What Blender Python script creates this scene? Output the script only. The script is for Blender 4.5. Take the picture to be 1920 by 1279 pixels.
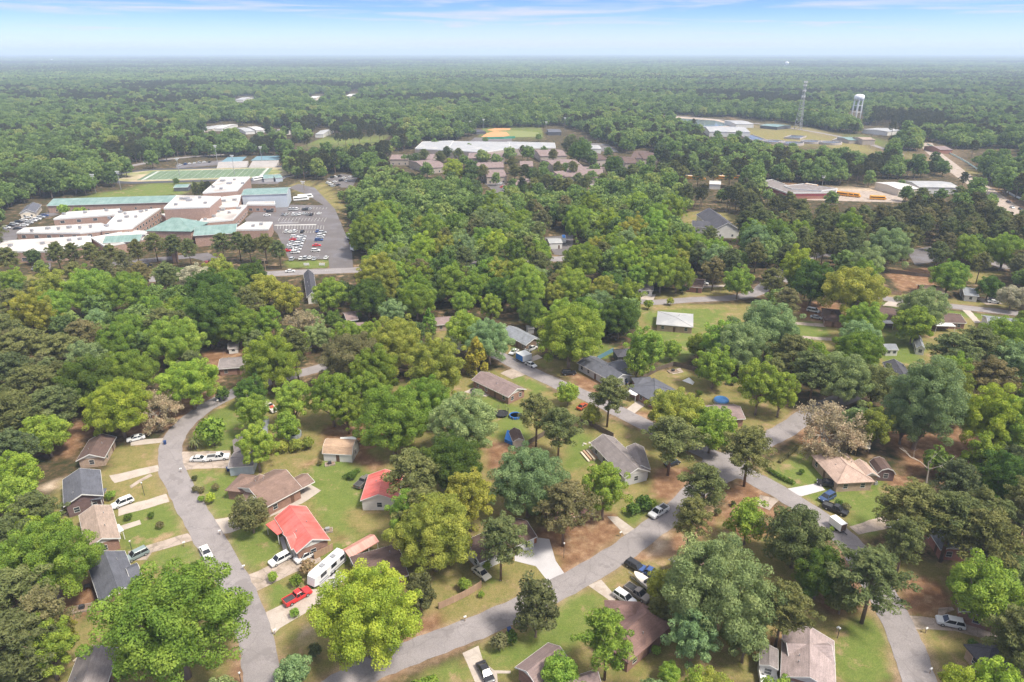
import bpy, math, random
import numpy as np
from mathutils import Vector, Matrix
for _o in list(bpy.data.objects): bpy.data.objects.remove(_o)
SC = bpy.context.scene
COL = SC.collection
R_ = math.radians
# ------------------------------------------------------------------ camera
H = 100.0
PITCH = R_(23.0)
CP, SP = math.cos(PITCH), math.sin(PITCH)
cam_d = bpy.data.cameras.new('camera'); cam = bpy.data.objects.new('camera', cam_d); COL.objects.link(cam)
cam_d.lens = 24.0; cam_d.sensor_width = 36.0; cam_d.clip_start = 1.0; cam_d.clip_end = 200000.0
cam.location = (0, 0, H); cam.rotation_euler = (R_(90.0) - PITCH, 0, 0)
SC.camera = cam
# ------------------------------------------------------------------ light
SUN_EL, SUN_AZ = 58.0, 118.0      # azimuth clockwise from the view direction: right and a little behind the camera
SKY_STRENGTH, SUN_STRENGTH, EXPOSURE = 0.15, 2.6, 1.37
world = bpy.data.worlds.new('World'); SC.world = world; world.use_nodes = True
nt = world.node_tree; nt.nodes.clear()
def N(nt, t, **kw):
    n = nt.nodes.new(t)
    for k, v in kw.items(): setattr(n, k, v)
    return n
def build_world():
    L = nt.links.new
    sky = N(nt, 'ShaderNodeTexSky', sky_type='NISHITA', sun_disc=False)
    sky.sun_elevation = R_(SUN_EL); sky.sun_rotation = R_(SUN_AZ)
    sky.altitude = 100; sky.air_density = 1.0; sky.dust_density = .5; sky.ozone_density = 3.0
    tc = N(nt, 'ShaderNodeTexCoord')
    sep = N(nt, 'ShaderNodeSeparateXYZ'); L(tc.outputs['Generated'], sep.inputs[0])
    # the blue deepens faster above the horizon than clear air alone would make it
    lift = N(nt, 'ShaderNodeMapping'); lift.inputs['Scale'].default_value = (1, 1, 4.5); lift.inputs['Location'].default_value = (0, 0, .03)
    L(tc.outputs['Generated'], lift.inputs[0]); nm = N(nt, 'ShaderNodeVectorMath', operation='NORMALIZE'); L(lift.outputs[0], nm.inputs[0]); L(nm.outputs[0], sky.inputs[0])
    # thin streaky cloud high up, a pale bank of it low over the horizon
    mp = N(nt, 'ShaderNodeMapping'); mp.inputs['Scale'].default_value = (3.0, 3.0, 62.0)
    L(tc.outputs['Generated'], mp.inputs[0])
    no = N(nt, 'ShaderNodeTexNoise'); no.inputs['Scale'].default_value = 1.6; no.inputs['Detail'].default_value = 7; no.inputs['Roughness'].default_value = .62; no.inputs['Distortion'].default_value = .5
    L(mp.outputs[0], no.inputs['Vector'])
    r1 = N(nt, 'ShaderNodeMapRange'); r1.inputs[1].default_value = .46; r1.inputs[2].default_value = .68; r1.inputs[3].default_value = 0; r1.inputs[4].default_value = .85
    L(no.outputs[0], r1.inputs[0])
    bank = N(nt, 'ShaderNodeMapRange', interpolation_type='SMOOTHSTEP'); bank.inputs[1].default_value = .056; bank.inputs[2].default_value = -.004; bank.inputs[3].default_value = 0; bank.inputs[4].default_value = 1.0
    L(sep.outputs['Z'], bank.inputs[0])
    mp2 = N(nt, 'ShaderNodeMapping'); mp2.inputs['Scale'].default_value = (2.0, 2.0, 46.0); mp2.inputs['Location'].default_value = (3.1, 0, 1.7)
    L(tc.outputs['Generated'], mp2.inputs[0])
    n2 = N(nt, 'ShaderNodeTexNoise'); n2.inputs['Scale'].default_value = 1.1; n2.inputs['Detail'].default_value = 5
    L(mp2.outputs[0], n2.inputs['Vector'])
    r2 = N(nt, 'ShaderNodeMapRange'); r2.inputs[1].default_value = .35; r2.inputs[2].default_value = .7; r2.inputs[3].default_value = .72; r2.inputs[4].default_value = 1.0
    L(n2.outputs[0], r2.inputs[0])
    mb = N(nt, 'ShaderNodeMath', operation='MULTIPLY'); L(bank.outputs[0], mb.inputs[0]); L(r2.outputs[0], mb.inputs[1])
    mx = N(nt, 'ShaderNodeMath', operation='MAXIMUM'); L(mb.outputs[0], mx.inputs[0]); L(r1.outputs[0], mx.inputs[1])
    # bright veil added overhead, out of view, to soften and neutralise the ambient light
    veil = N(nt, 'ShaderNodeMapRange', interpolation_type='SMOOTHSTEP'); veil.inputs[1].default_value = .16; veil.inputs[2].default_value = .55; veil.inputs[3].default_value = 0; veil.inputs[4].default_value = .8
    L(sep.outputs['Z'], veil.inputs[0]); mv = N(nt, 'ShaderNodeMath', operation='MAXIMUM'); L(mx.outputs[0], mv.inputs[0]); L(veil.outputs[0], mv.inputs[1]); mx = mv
    # below the horizon nothing but pale air
    below = N(nt, 'ShaderNodeMath', operation='LESS_THAN'); below.inputs[1].default_value = 0.0; L(sep.outputs['Z'], below.inputs[0])
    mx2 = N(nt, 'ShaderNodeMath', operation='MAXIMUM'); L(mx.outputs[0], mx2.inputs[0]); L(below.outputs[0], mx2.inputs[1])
    dim = N(nt, 'ShaderNodeMix', data_type='RGBA', blend_type='MULTIPLY'); dim.inputs['Factor'].default_value = 1; dim.inputs['B'].default_value = (.48, .55, .77, 1); L(sky.outputs[0], dim.inputs['A'])
    cc = N(nt, 'ShaderNodeMix', data_type='RGBA'); cc.inputs['A'].default_value = CLOUD; cc.inputs['B'].default_value = FILL_VEIL; L(veil.outputs[0], cc.inputs['Factor'])
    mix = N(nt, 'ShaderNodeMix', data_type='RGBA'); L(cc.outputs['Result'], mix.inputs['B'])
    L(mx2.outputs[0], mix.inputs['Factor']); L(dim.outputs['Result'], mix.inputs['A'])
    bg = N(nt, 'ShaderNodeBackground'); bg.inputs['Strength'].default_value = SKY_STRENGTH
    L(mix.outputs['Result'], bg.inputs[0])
    out = N(nt, 'ShaderNodeOutputWorld'); L(bg.outputs[0], out.inputs[0])
CLOUD = (2.08, 2.12, 2.2, 1); FILL_VEIL = (3.9, 3.75, 3.6, 1)
build_world()
sun_d = bpy.data.lights.new('sun', 'SUN'); sun = bpy.data.objects.new('sun', sun_d); COL.objects.link(sun)
sun_d.energy = SUN_STRENGTH; sun_d.angle = R_(11.0); sun_d.color = (1.0, 0.94, 0.82)
_az, _el = R_(SUN_AZ), R_(SUN_EL)
_sd = Vector((math.sin(_az) * math.cos(_el), math.cos(_az) * math.cos(_el), math.sin(_el)))
sun.rotation_euler = _sd.to_track_quat('Z', 'Y').to_euler()
vs = SC.view_settings
SC.display_settings.display_device = 'sRGB'
vs.view_transform = 'Standard'; vs.look = 'None'; vs.exposure = EXPOSURE; vs.gamma = 1.0; vs.use_curve_mapping = False
cy = SC.cycles
cy.max_bounces = 6; cy.diffuse_bounces = 3; cy.glossy_bounces = 2; cy.transmission_bounces = 3; cy.volume_bounces = 1
cy.transparent_max_bounces = 8; cy.caustics_reflective = False; cy.caustics_refractive = False
cy.use_denoising = True; cy.use_adaptive_sampling = True; cy.adaptive_threshold = 0.02
cy.sample_clamp_indirect = 4.0
# ------------------------------------------------------------------ pixel <-> ground (photo pixels, 1920 wide)
def G(px, py, z=0.0):
    x = (px - 960.0) / 1280.0; y = (639.5 - py) / 1280.0
    dx, dy, dz = x, CP + y * SP, -SP + y * CP
    t = (z - H) / dz
    return Vector((dx * t, dy * t, z))
def PX(X, Y, Z=0.0):
    dep = Y * CP - (Z - H) * SP; up = Y * SP + (Z - H) * CP
    return 960 + 1280 * X / dep, 639.5 - 1280 * up / dep, dep
# ------------------------------------------------------------------ naming
def tag(o, label=None, cat=None, group=None, kind=None):
    if label: o['label'] = label
    if cat: o['category'] = cat
    if group: o['group'] = group
    if kind: o['kind'] = kind
    return o
def thing(name, label, cat, loc=(0, 0, 0), rz=0.0, group=None):
    o = bpy.data.objects.new(name, None); COL.objects.link(o)
    o.location = loc; o.rotation_euler = (0, 0, rz); o.empty_display_size = .1
    return tag(o, label, cat, group)
def link(name, me, parent=None, color=None, loc=None, rz=None, scale=None):
    o = bpy.data.objects.new(name, me); COL.objects.link(o)
    if parent is not None: o.parent = parent
    if color is not None: o.color = (*color[:3], 1)
    if loc is not None: o.location = loc
    if rz is not None: o.rotation_euler = (0, 0, rz)
    if scale is not None: o.scale = scale if hasattr(scale, '__len__') else (scale,) * 3
    return o
# ------------------------------------------------------------------ materials
MATS = {}
def mat(name, col=(.5, .5, .5), rough=.8, var=.12, scale=3.0, fine=None, objcol=False, metal=0.0, spec=.3, bump=0.0, streak=None, patch=None):
    """procedural Principled material: base colour varied by a coarse and a fine noise in object space"""
    if name in MATS: return MATS[name]
    m = bpy.data.materials.new(name); m.use_nodes = True; t = m.node_tree; L = t.links.new
    b = t.nodes['Principled BSDF']; b.inputs['Roughness'].default_value = rough; b.inputs['Metallic'].default_value = metal
    b.inputs['Specular IOR Level'].default_value = spec
    tc = N(t, 'ShaderNodeTexCoord')
    if objcol:
        oi = N(t, 'ShaderNodeObjectInfo'); base = oi.outputs['Color']
    else:
        rgb = N(t, 'ShaderNodeRGB'); rgb.outputs[0].default_value = (*col, 1); base = rgb.outputs[0]
    def mul(base, fac_socket, lo, hi, a=.3, c=.7):
        mr = N(t, 'ShaderNodeMapRange'); mr.inputs[1].default_value = a; mr.inputs[2].default_value = c; mr.inputs[3].default_value = lo; mr.inputs[4].default_value = hi
        L(fac_socket, mr.inputs[0])
        mm = N(t, 'ShaderNodeMix', data_type='RGBA', blend_type='MULTIPLY'); mm.inputs['Factor'].default_value = 1
        L(base, mm.inputs['A']); L(mr.outputs[0], mm.inputs['B'])
        return mm.outputs['Result']
    n1 = N(t, 'ShaderNodeTexNoise'); n1.inputs['Scale'].default_value = scale; n1.inputs['Detail'].default_value = 4
    L(tc.outputs['Object'], n1.inputs['Vector'])
    base = mul(base, n1.outputs[0], 1 - var, 1 + var)
    if fine:
        n2 = N(t, 'ShaderNodeTexNoise'); n2.inputs['Scale'].default_value = fine[0]; n2.inputs['Detail'].default_value = 2
        L(tc.outputs['Object'], n2.inputs['Vector']); base = mul(base, n2.outputs[0], 1 - fine[1], 1 + fine[1])
    if streak:      # (scale vector, strength): stretched noise = weathering runs, seams
        mp = N(t, 'ShaderNodeMapping'); mp.inputs['Scale'].default_value = streak[0]; L(tc.outputs['Object'], mp.inputs[0])
        n3 = N(t, 'ShaderNodeTexNoise'); n3.inputs['Scale'].default_value = 1; n3.inputs['Detail'].default_value = 3
        L(mp.outputs[0], n3.inputs['Vector']); base = mul(base, n3.outputs[0], 1 - streak[1], 1 + streak[1])
    if patch:       # (colour, scale, lo, hi): stains with a shape of their own
        n4 = N(t, 'ShaderNodeTexNoise'); n4.inputs['Scale'].default_value = patch[1]; n4.inputs['Detail'].default_value = 6; n4.inputs['Roughness'].default_value = .65
        L(tc.outputs['Object'], n4.inputs['Vector'])
        mr = N(t, 'ShaderNodeMapRange'); mr.inputs[1].default_value = patch[2]; mr.inputs[2].default_value = patch[3]; L(n4.outputs[0], mr.inputs[0])
        mm = N(t, 'ShaderNodeMix', data_type='RGBA'); L(mr.outputs[0], mm.inputs['Factor']); L(base, mm.inputs['A']); mm.inputs['B'].default_value = (*patch[0], 1)
        base = mm.outputs['Result']
    L(base, b.inputs['Base Color'])
    if bump:
        bp = N(t, 'ShaderNodeBump'); bp.inputs['Strength'].default_value = bump; L(n1.outputs[0], bp.inputs['Height']); L(bp.outputs[0], b.inputs['Normal'])
    MATS[name] = m
    return m
# ------------------------------------------------------------------ mesh helpers
class MB:
    def __init__(s): s.v = []; s.f = []; s.m = []
    def add(s, vs, fs, mi=0, M=None):
        o = len(s.v)
        s.v += [tuple(M @ Vector(p)) if M is not None else tuple(p) for p in vs]
        s.f += [tuple(i + o for i in f) for f in fs]; s.m += [mi] * len(fs)
        return s
    def box(s, x0, x1, y0, y1, z0, z1, mi=0, M=None):
        return s.add([(x0, y0, z0), (x1, y0, z0), (x1, y1, z0), (x0, y1, z0), (x0, y0, z1), (x1, y0, z1), (x1, y1, z1), (x0, y1, z1)],
                     [(3, 2, 1, 0), (4, 5, 6, 7), (0, 1, 5, 4), (1, 2, 6, 5), (2, 3, 7, 6), (3, 0, 4, 7)], mi, M)
    def prism(s, poly, z0, z1, mi=0, M=None):   # poly: CCW list of (x, y)
        n = len(poly)
        return s.add([(x, y, z0) for x, y in poly] + [(x, y, z1) for x, y in poly],
                     [tuple(range(n - 1, -1, -1)), tuple(range(n, 2 * n))] + [(i, (i + 1) % n, n + (i + 1) % n, n + i) for i in range(n)], mi, M)
    def extrude_x(s, poly, x0, x1, mi=0, M=None):   # poly in (y, z), CCW seen from +x
        n = len(poly)
        return s.add([(x0, y, z) for y, z in poly] + [(x1, y, z) for y, z in poly],
                     [tuple(range(n - 1, -1, -1)), tuple(range(n, 2 * n))] + [(i, (i + 1) % n, n + (i + 1) % n, n + i) for i in range(n)], mi, M)
    def tube(s, pts, rad, k=6, mi=0, M=None):
        pts = [Vector(p) for p in pts]; base = len(s.v); n = len(pts)
        rad = rad if hasattr(rad, '__len__') else [rad] * n
        vs, fs = [], []
        for i, p in enumerate(pts):
            d = (pts[min(i + 1, n - 1)] - pts[max(i - 1, 0)]).normalized()
            a = d.cross(Vector((0, 0, 1)) if abs(d.z) < .9 else Vector((1, 0, 0))).normalized(); b = d.cross(a)
            for j in range(k):
                t = 2 * math.pi * j / k; vs.append(tuple(p + (a * math.cos(t) + b * math.sin(t)) * rad[i]))
        for i in range(n - 1):
            for j in range(k): fs.append((i * k + j, i * k + (j + 1) % k, (i + 1) * k + (j + 1) % k, (i + 1) * k + j))
        fs.append(tuple(range(k - 1, -1, -1))); fs.append(tuple(range((n - 1) * k, n * k)))
        return s.add(vs, fs, mi, M)
    def lathe(s, prof, k=16, mi=0, M=None, cap=True):  # prof: (r, z)
        vs, fs = [], []
        for r, z in prof:
            for j in range(k): t = 2 * math.pi * j / k; vs.append((r * math.cos(t), r * math.sin(t), z))
        n = len(prof)
        for i in range(n - 1):
            for j in range(k): fs.append((i * k + j, i * k + (j + 1) % k, (i + 1) * k + (j + 1) % k, (i + 1) * k + j))
        if cap: fs.append(tuple(range(k - 1, -1, -1))); fs.append(tuple(range((n - 1) * k, n * k)))
        return s.add(vs, fs, mi, M)
    def mesh(s, name, mats, smooth=False):
        me = bpy.data.meshes.new(name); me.from_pydata(s.v, [], s.f)
        for m in (mats if isinstance(mats, (list, tuple)) else [mats]): me.materials.append(m)
        if any(s.m): me.polygons.foreach_set('material_index', s.m)
        if smooth: me.polygons.foreach_set('use_smooth', [True] * len(s.f))
        me.update(); return me
    def obj(s, name, mats, parent=None, smooth=False, color=None):
        return link(name, s.mesh(name, mats, smooth), parent, color)
def fast_mesh(name, V, Q, mats, mi=None):
    """V (n,3) float array, Q (m,4) int array of quads"""
    me = bpy.data.meshes.new(name)
    me.vertices.add(len(V)); me.vertices.foreach_set('co', np.ascontiguousarray(V, np.float32).ravel())
    me.loops.add(Q.size); me.loops.foreach_set('vertex_index', np.ascontiguousarray(Q, np.int32).ravel())
    me.polygons.add(len(Q)); me.polygons.foreach_set('loop_start', np.arange(0, Q.size, 4, dtype=np.int32))
    for m in mats: me.materials.append(m)
    if mi is not None: me.polygons.foreach_set('material_index', np.ascontiguousarray(mi, np.int32))
    me.update(calc_edges=True); return me
def inpoly(poly, X, Y):
    c = np.zeros(X.shape, bool); n = len(poly)
    for i in range(n):
        x0, y0 = poly[i]; x1, y1 = poly[(i + 1) % n]
        if y0 == y1: continue
        c ^= ((y0 > Y) != (y1 > Y)) & (X < (x1 - x0) * (Y - y0) / (y1 - y0) + x0)
    return c
def dist_poly(poly, X, Y):
    d = np.full(X.shape, 1e9); n = len(poly)
    for i in range(n):
        x0, y0 = poly[i]; x1, y1 = poly[(i + 1) % n]; ex, ey = x1 - x0, y1 - y0; l2 = ex * ex + ey * ey + 1e-9
        t = np.clip(((X - x0) * ex + (Y - y0) * ey) / l2, 0, 1); d = np.minimum(d, np.hypot(X - x0 - t * ex, Y - y0 - t * ey))
    return d
def smooth_path(pts, sub=6):
    P = [Vector(p) for p in pts]; out = []
    for i in range(len(P) - 1):
        p0, p1, p2, p3 = P[max(i - 1, 0)], P[i], P[i + 1], P[min(i + 2, len(P) - 1)]
        for k in range(sub):
            t = k / sub
            out.append(.5 * ((2 * p1) + (p2 - p0) * t + (2 * p0 - 5 * p1 + 4 * p2 - p3) * t * t + (3 * p1 - p0 - 3 * p2 + p3) * t ** 3))
    out.append(P[-1]); return out
# ------------------------------------------------------------------ ground: zones traced from visible open ground (photo px -> ground)
ZONES = [  # broad ground first, then its patches; g grass, d dry grass, s pine straw / bare earth, p pale sand
('d', [(330,880),(430,740),(560,730),(800,720),(930,690),(1060,740),(1180,800),(1330,860),(1300,915),(1150,1040),(960,1140),(640,1270),(520,1270),(470,1120),(390,980)]),
('d', [(930,660),(1200,690),(1400,720),(1500,780),(1400,870),(1190,770),(1040,700)]), ('d', [(1380,900),(1500,830),(1680,880),(1690,960),(1620,1010),(1500,940)]), ('d', [(1180,570),(1400,570),(1660,580),(1920,600),(1920,700),(1500,680),(1200,650)]),
('d', [(870,1230),(1060,1110),(1340,960),(1520,980),(1640,1120),(1720,1279),(700,1290)]), ('d', [(1640,1050),(1800,1050),(1920,1150),(1920,1279),(1740,1279)]), ('d', [(90,930),(200,880),(300,830),(340,950),(470,1180),(480,1290),(90,1290)]),
('d', [(205,905),(300,882),(308,920),(298,935),(225,942),(198,930)]), ('d', [(212,842),(305,830),(298,872),(225,886),(200,872)]),
('s', [(55,845),(130,860),(150,830),(205,800),(150,790),(60,830),(60,905)]), ('s', [(200,780),(330,760),(345,790),(318,805),(230,820)]),
('s', [(330,750),(425,738),(370,770),(345,790),(325,790)]), ('s', [(380,660),(470,650),(430,690),(400,735),(380,700)]),
('p', [(75,915),(150,891),(168,897),(95,926)]), ('s', [(495,965),(520,958),(532,985),(512,1000)]), ('s', [(640,1010),(690,985),(740,990),(735,1015),(700,1000)]), ('s', [(1010,870),(1060,880),(1075,905),(1030,905)]), ('s', [(560,870),(600,858),(608,872),(570,884)]), ('s', [(1420,1190),(1475,1180),(1470,1215),(1425,1215)]), ('p', [(640,905),(668,900),(672,912),(645,918)]), ('s', [(1565,1050),(1600,1040),(1605,1090),(1570,1095)]), ('s', [(955,850),(1005,840),(1010,865),(960,880)]), ('g', [(228,965),(318,945),(355,1000),(240,1035),(225,1010)]), ('g', [(268,1042),(365,1016),(425,1085),(365,1065),(285,1065)]),
('d', [(395,1055),(440,1105),(470,1180),(480,1279),(440,1279),(440,1160)]), ('s', [(440,1215),(468,1200),(480,1279),(430,1279)]),
('d', [(100,1235),(200,1185),(205,1240),(150,1279),(90,1279)]), ('s', [(120,1090),(200,1080),(190,1140),(140,1170),(110,1140)]),
('d', [(90,940),(125,900),(118,960),(140,985),(95,970)]),
('g', [(330,886),(450,880),(470,925),(430,965),(388,972),(345,905)]), ('g', [(415,1002),(505,965),(530,1045),(465,1078),(430,1035)]),
('g', [(560,885),(600,862),(690,835),(745,950),(725,1010),(650,1000),(605,975),(580,925)]), ('s', [(665,835),(720,870),(705,890),(665,862)]),
('d', [(650,955),(740,955),(735,1000),(680,1000)]), ('s', [(560,800),(720,790),(740,830),(690,840),(600,840)]),
('g', [(390,780),(470,740),(520,740),(480,830),(400,850),(360,830)]), ('d', [(500,760),(600,760),(610,830),(560,845),(500,830)]),
('g', [(482,1112),(585,1075),(612,1110),(560,1110),(532,1140),(497,1150)]), ('g', [(600,1035),(660,1010),(680,1040),(650,1060),(610,1050)]),
('d', [(512,1192),(590,1140),(600,1200),(720,1235),(620,1275),(520,1275)]), ('p', [(555,1180),(590,1180),(585,1205),(560,1205)]),
('s', [(770,1170),(830,1142),(960,1105),(962,1140),(740,1228),(700,1238)]), ('d', [(870,1105),(900,1080),(960,1055),(1030,1090),(960,1140),(840,1175),(825,1140)]),
('s', [(1005,1000),(1060,965),(1150,968),(1172,1002),(1120,1042),(1062,1082),(1042,1040)]),
('g', [(1170,962),(1240,925),(1295,925),(1210,988),(1185,992)]), ('s', [(1270,925),(1320,890),(1300,930),(1215,992),(1205,988)]),
('g', [(895,1222),(1000,1190),(1060,1112),(1140,1108),(1130,1180),(1080,1230),(1030,1222),(940,1262)]), ('g', [(735,1279),(865,1226),(892,1279)]),
('s', [(640,1279),(870,1205),(868,1222),(735,1279)]), ('d', [(1110,1100),(1180,1052),(1192,1082),(1165,1115)]), ('s', [(1180,1050),(1290,985),(1345,955),(1350,1000),(1290,1042),(1240,1052)]),
('p', [(1215,1010),(1250,1000),(1260,1040),(1225,1045)]), ('s', [(1335,930),(1390,900),(1445,920),(1430,942),(1370,950)]), ('s', [(1345,955),(1420,950),(1480,960),(1450,1000),(1370,1010)]),
('g', [(1440,900),(1500,838),(1545,870),(1552,912),(1490,922)]), ('g', [(1500,932),(1570,915),(1665,890),(1685,955),(1640,1002),(1590,992),(1590,960)]),
('s', [(1660,880),(1720,900),(1700,960),(1670,930)]), ('s', [(1480,770),(1560,820),(1530,850),(1500,830)]),
('d', [(1085,800),(1200,800),(1262,842),(1240,880),(1180,880),(1080,830)]), ('g', [(1060,795),(1130,830),(1130,872),(1055,890)]), ('s', [(1230,880),(1330,870),(1340,920),(1270,945),(1220,930)]),
('s', [(1165,770),(1232,768),(1285,785),(1250,805),(1205,790)]), ('s', [(1060,695),(1115,710),(1180,775),(1100,745)]), ('d', [(1050,730),(1110,745),(1090,800),(1060,790)]),
('d', [(935,640),(1010,648),(1012,690),(960,672)]), ('g', [(955,700),(1000,700),(1040,730),(1000,740)]), ('g', [(870,745),(955,750),(985,772),(995,830),(940,840),(925,775)]),
('s', [(900,830),(1000,830),(1000,870),(930,900)]), ('d', [(1228,700),(1272,690),(1335,722),(1322,742),(1280,732)]), ('d', [(1310,742),(1390,742),(1370,765),(1318,765)]),
('g', [(1208,582),(1360,576),(1335,622),(1230,645),(1215,605)]), ('d', [(1230,545),(1365,534),(1370,560),(1235,563)]), ('g', [(1230,645),(1290,640),(1300,670),(1240,690)]),
('g', [(1480,600),(1545,605),(1560,630),(1500,642)]), ('s', [(1490,570),(1570,560),(1580,600),(1500,602)]), ('g', [(1655,612),(1735,640),(1735,690),(1660,680)]),
('g', [(1640,566),(1905,596),(1905,604),(1700,582)]), ('d', [(1630,545),(1700,552),(1900,572),(1900,580),(1640,560)]), ('s', [(1660,515),(1745,500),(1755,535),(1690,548)]),
('d', [(1800,505),(1880,510),(1860,530),(1810,530)]), ('s', [(1690,1090),(1772,1078),(1785,1160),(1700,1155)]), ('g', [(1565,1165),(1640,1140),(1682,1279),(1560,1279),(1568,1200)]),
('d', [(1708,1180),(1830,1192),(1850,1230),(1830,1279),(1740,1279)]), ('p', [(1715,1205),(1730,1200),(1745,1245),(1735,1255)]), ('d', [(1490,1150),(1600,1140),(1570,1190),(1480,1180)]),
('s', [(1525,1100),(1600,1060),(1645,1090),(1640,1160),(1560,1150)]), ('d', [(1185,1240),(1300,1190),(1330,1279),(1180,1279)]), ('d', [(1690,690),(1745,680),(1750,720),(1700,730)]),
('s', [(1660,810),(1840,800),(1900,900),(1700,890)]), ('g', [(1120,640),(1155,655),(1140,672),(1110,668)]), ('d', [(820,610),(850,615),(840,640),(815,635)]),
# far clearings
('g', [(150,371),(280,345),(366,345),(345,366),(100,380)]), ('d', [(545,345),(575,340),(620,372),(640,400),(625,395),(600,372),(555,362)]), ('d', [(575,335),(612,345),(650,392),(640,400),(612,362)]),
('g', [(535,490),(618,488),(612,502),(540,503)]), ('d', [(600,428),(615,430),(612,480),(590,480)]), ('d', [(0,545),(120,520),(110,512),(50,515)]),
('f', [(540,268),(640,262),(745,250),(735,262),(650,275),(545,280)]), ('f', [(900,247),(1015,243),(1020,256),(935,260)]), ('f', [(1040,252),(1100,250),(1110,262),(1050,262)]),
('f', [(1400,232),(1500,238),(1660,268),(1640,276),(1500,255),(1400,245)]), ('d', [(1380,236),(1490,244),(1590,262),(1680,290),(1600,285),(1400,262),(1330,262)]),
('d', [(1690,285),(1740,285),(1745,300),(1690,300)]), ('d', [(1765,290),(1790,296),(1815,312),(1860,350),(1835,345),(1790,310)]), ('f', [(1780,285),(1925,283),(1925,290),(1800,292),(1830,310),(1805,300)]),
('s', [(1835,345),(1862,350),(1925,392),(1925,402),(1880,378)]), ('p', [(1540,350),(1700,352),(1690,366),(1545,368)]), ('s', [(1460,345),(1680,352),(1690,356),(1450,350)]),
('d', [(1275,400),(1335,395),(1385,405),(1392,440),(1370,445),(1290,430)]), ('d', [(100,478),(60,490),(0,500),(0,485)]),
]
ROADS = [  # name, px centre line, width
('road', [(500,1330),(490,1262),(478,1195),(450,1115),(416,1052),(379,988),(342,922),(320,872),(325,825),(354,788),(405,753),(470,725),(540,706),(600,690),(660,672),(760,655),(850,650),(930,664)], 6.0),
('road', [(930,664),(980,690),(1050,722),(1120,752),(1190,787),(1255,818),(1330,852),(1400,890),(1470,928),(1540,975),(1592,1018),(1625,1070),(1660,1125),(1690,1185),(1715,1250),(1740,1330)], 6.0),
('road', [(600,1310),(680,1262),(760,1228),(860,1190),(960,1148),(1060,1097),(1150,1045),(1212,1000),(1270,955),(1315,910),(1350,876),(1365,862)], 5.8),
('road', [(1365,868),(1420,835),(1475,805),(1530,770),(1600,740)], 6.2),
('road', [(1080,566),(1169,563),(1226,567),(1300,562),(1366,559),(1420,548),(1450,520),(1490,495),(1540,477),(1590,487),(1640,492)], 6.5),
('road', [(1460,520),(1560,552),(1640,558),(1700,565),(1780,574),(1890,586),(1960,594)], 6.5),
('road', [(-80,537),(80,531),(250,525),(420,518),(560,511),(700,505),(830,497),(1000,488),(1160,480)], 9.0),
('highway', [(1735,268),(1748,284),(1778,308),(1798,324),(1840,352),(1888,386),(1960,425)], 14.0),
('road', [(1040,300),(1070,318),(1100,338),(1120,352)], 9.0),
('road', [(170,322),(240,312),(320,298),(420,290)], 9.0),
('road', [(1780,470),(1850,488),(1890,505)], 7.0),
('road', [(1210,214),(1300,220),(1420,232),(1500,243),(1600,262),(1690,290)], 7.0),
]
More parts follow.
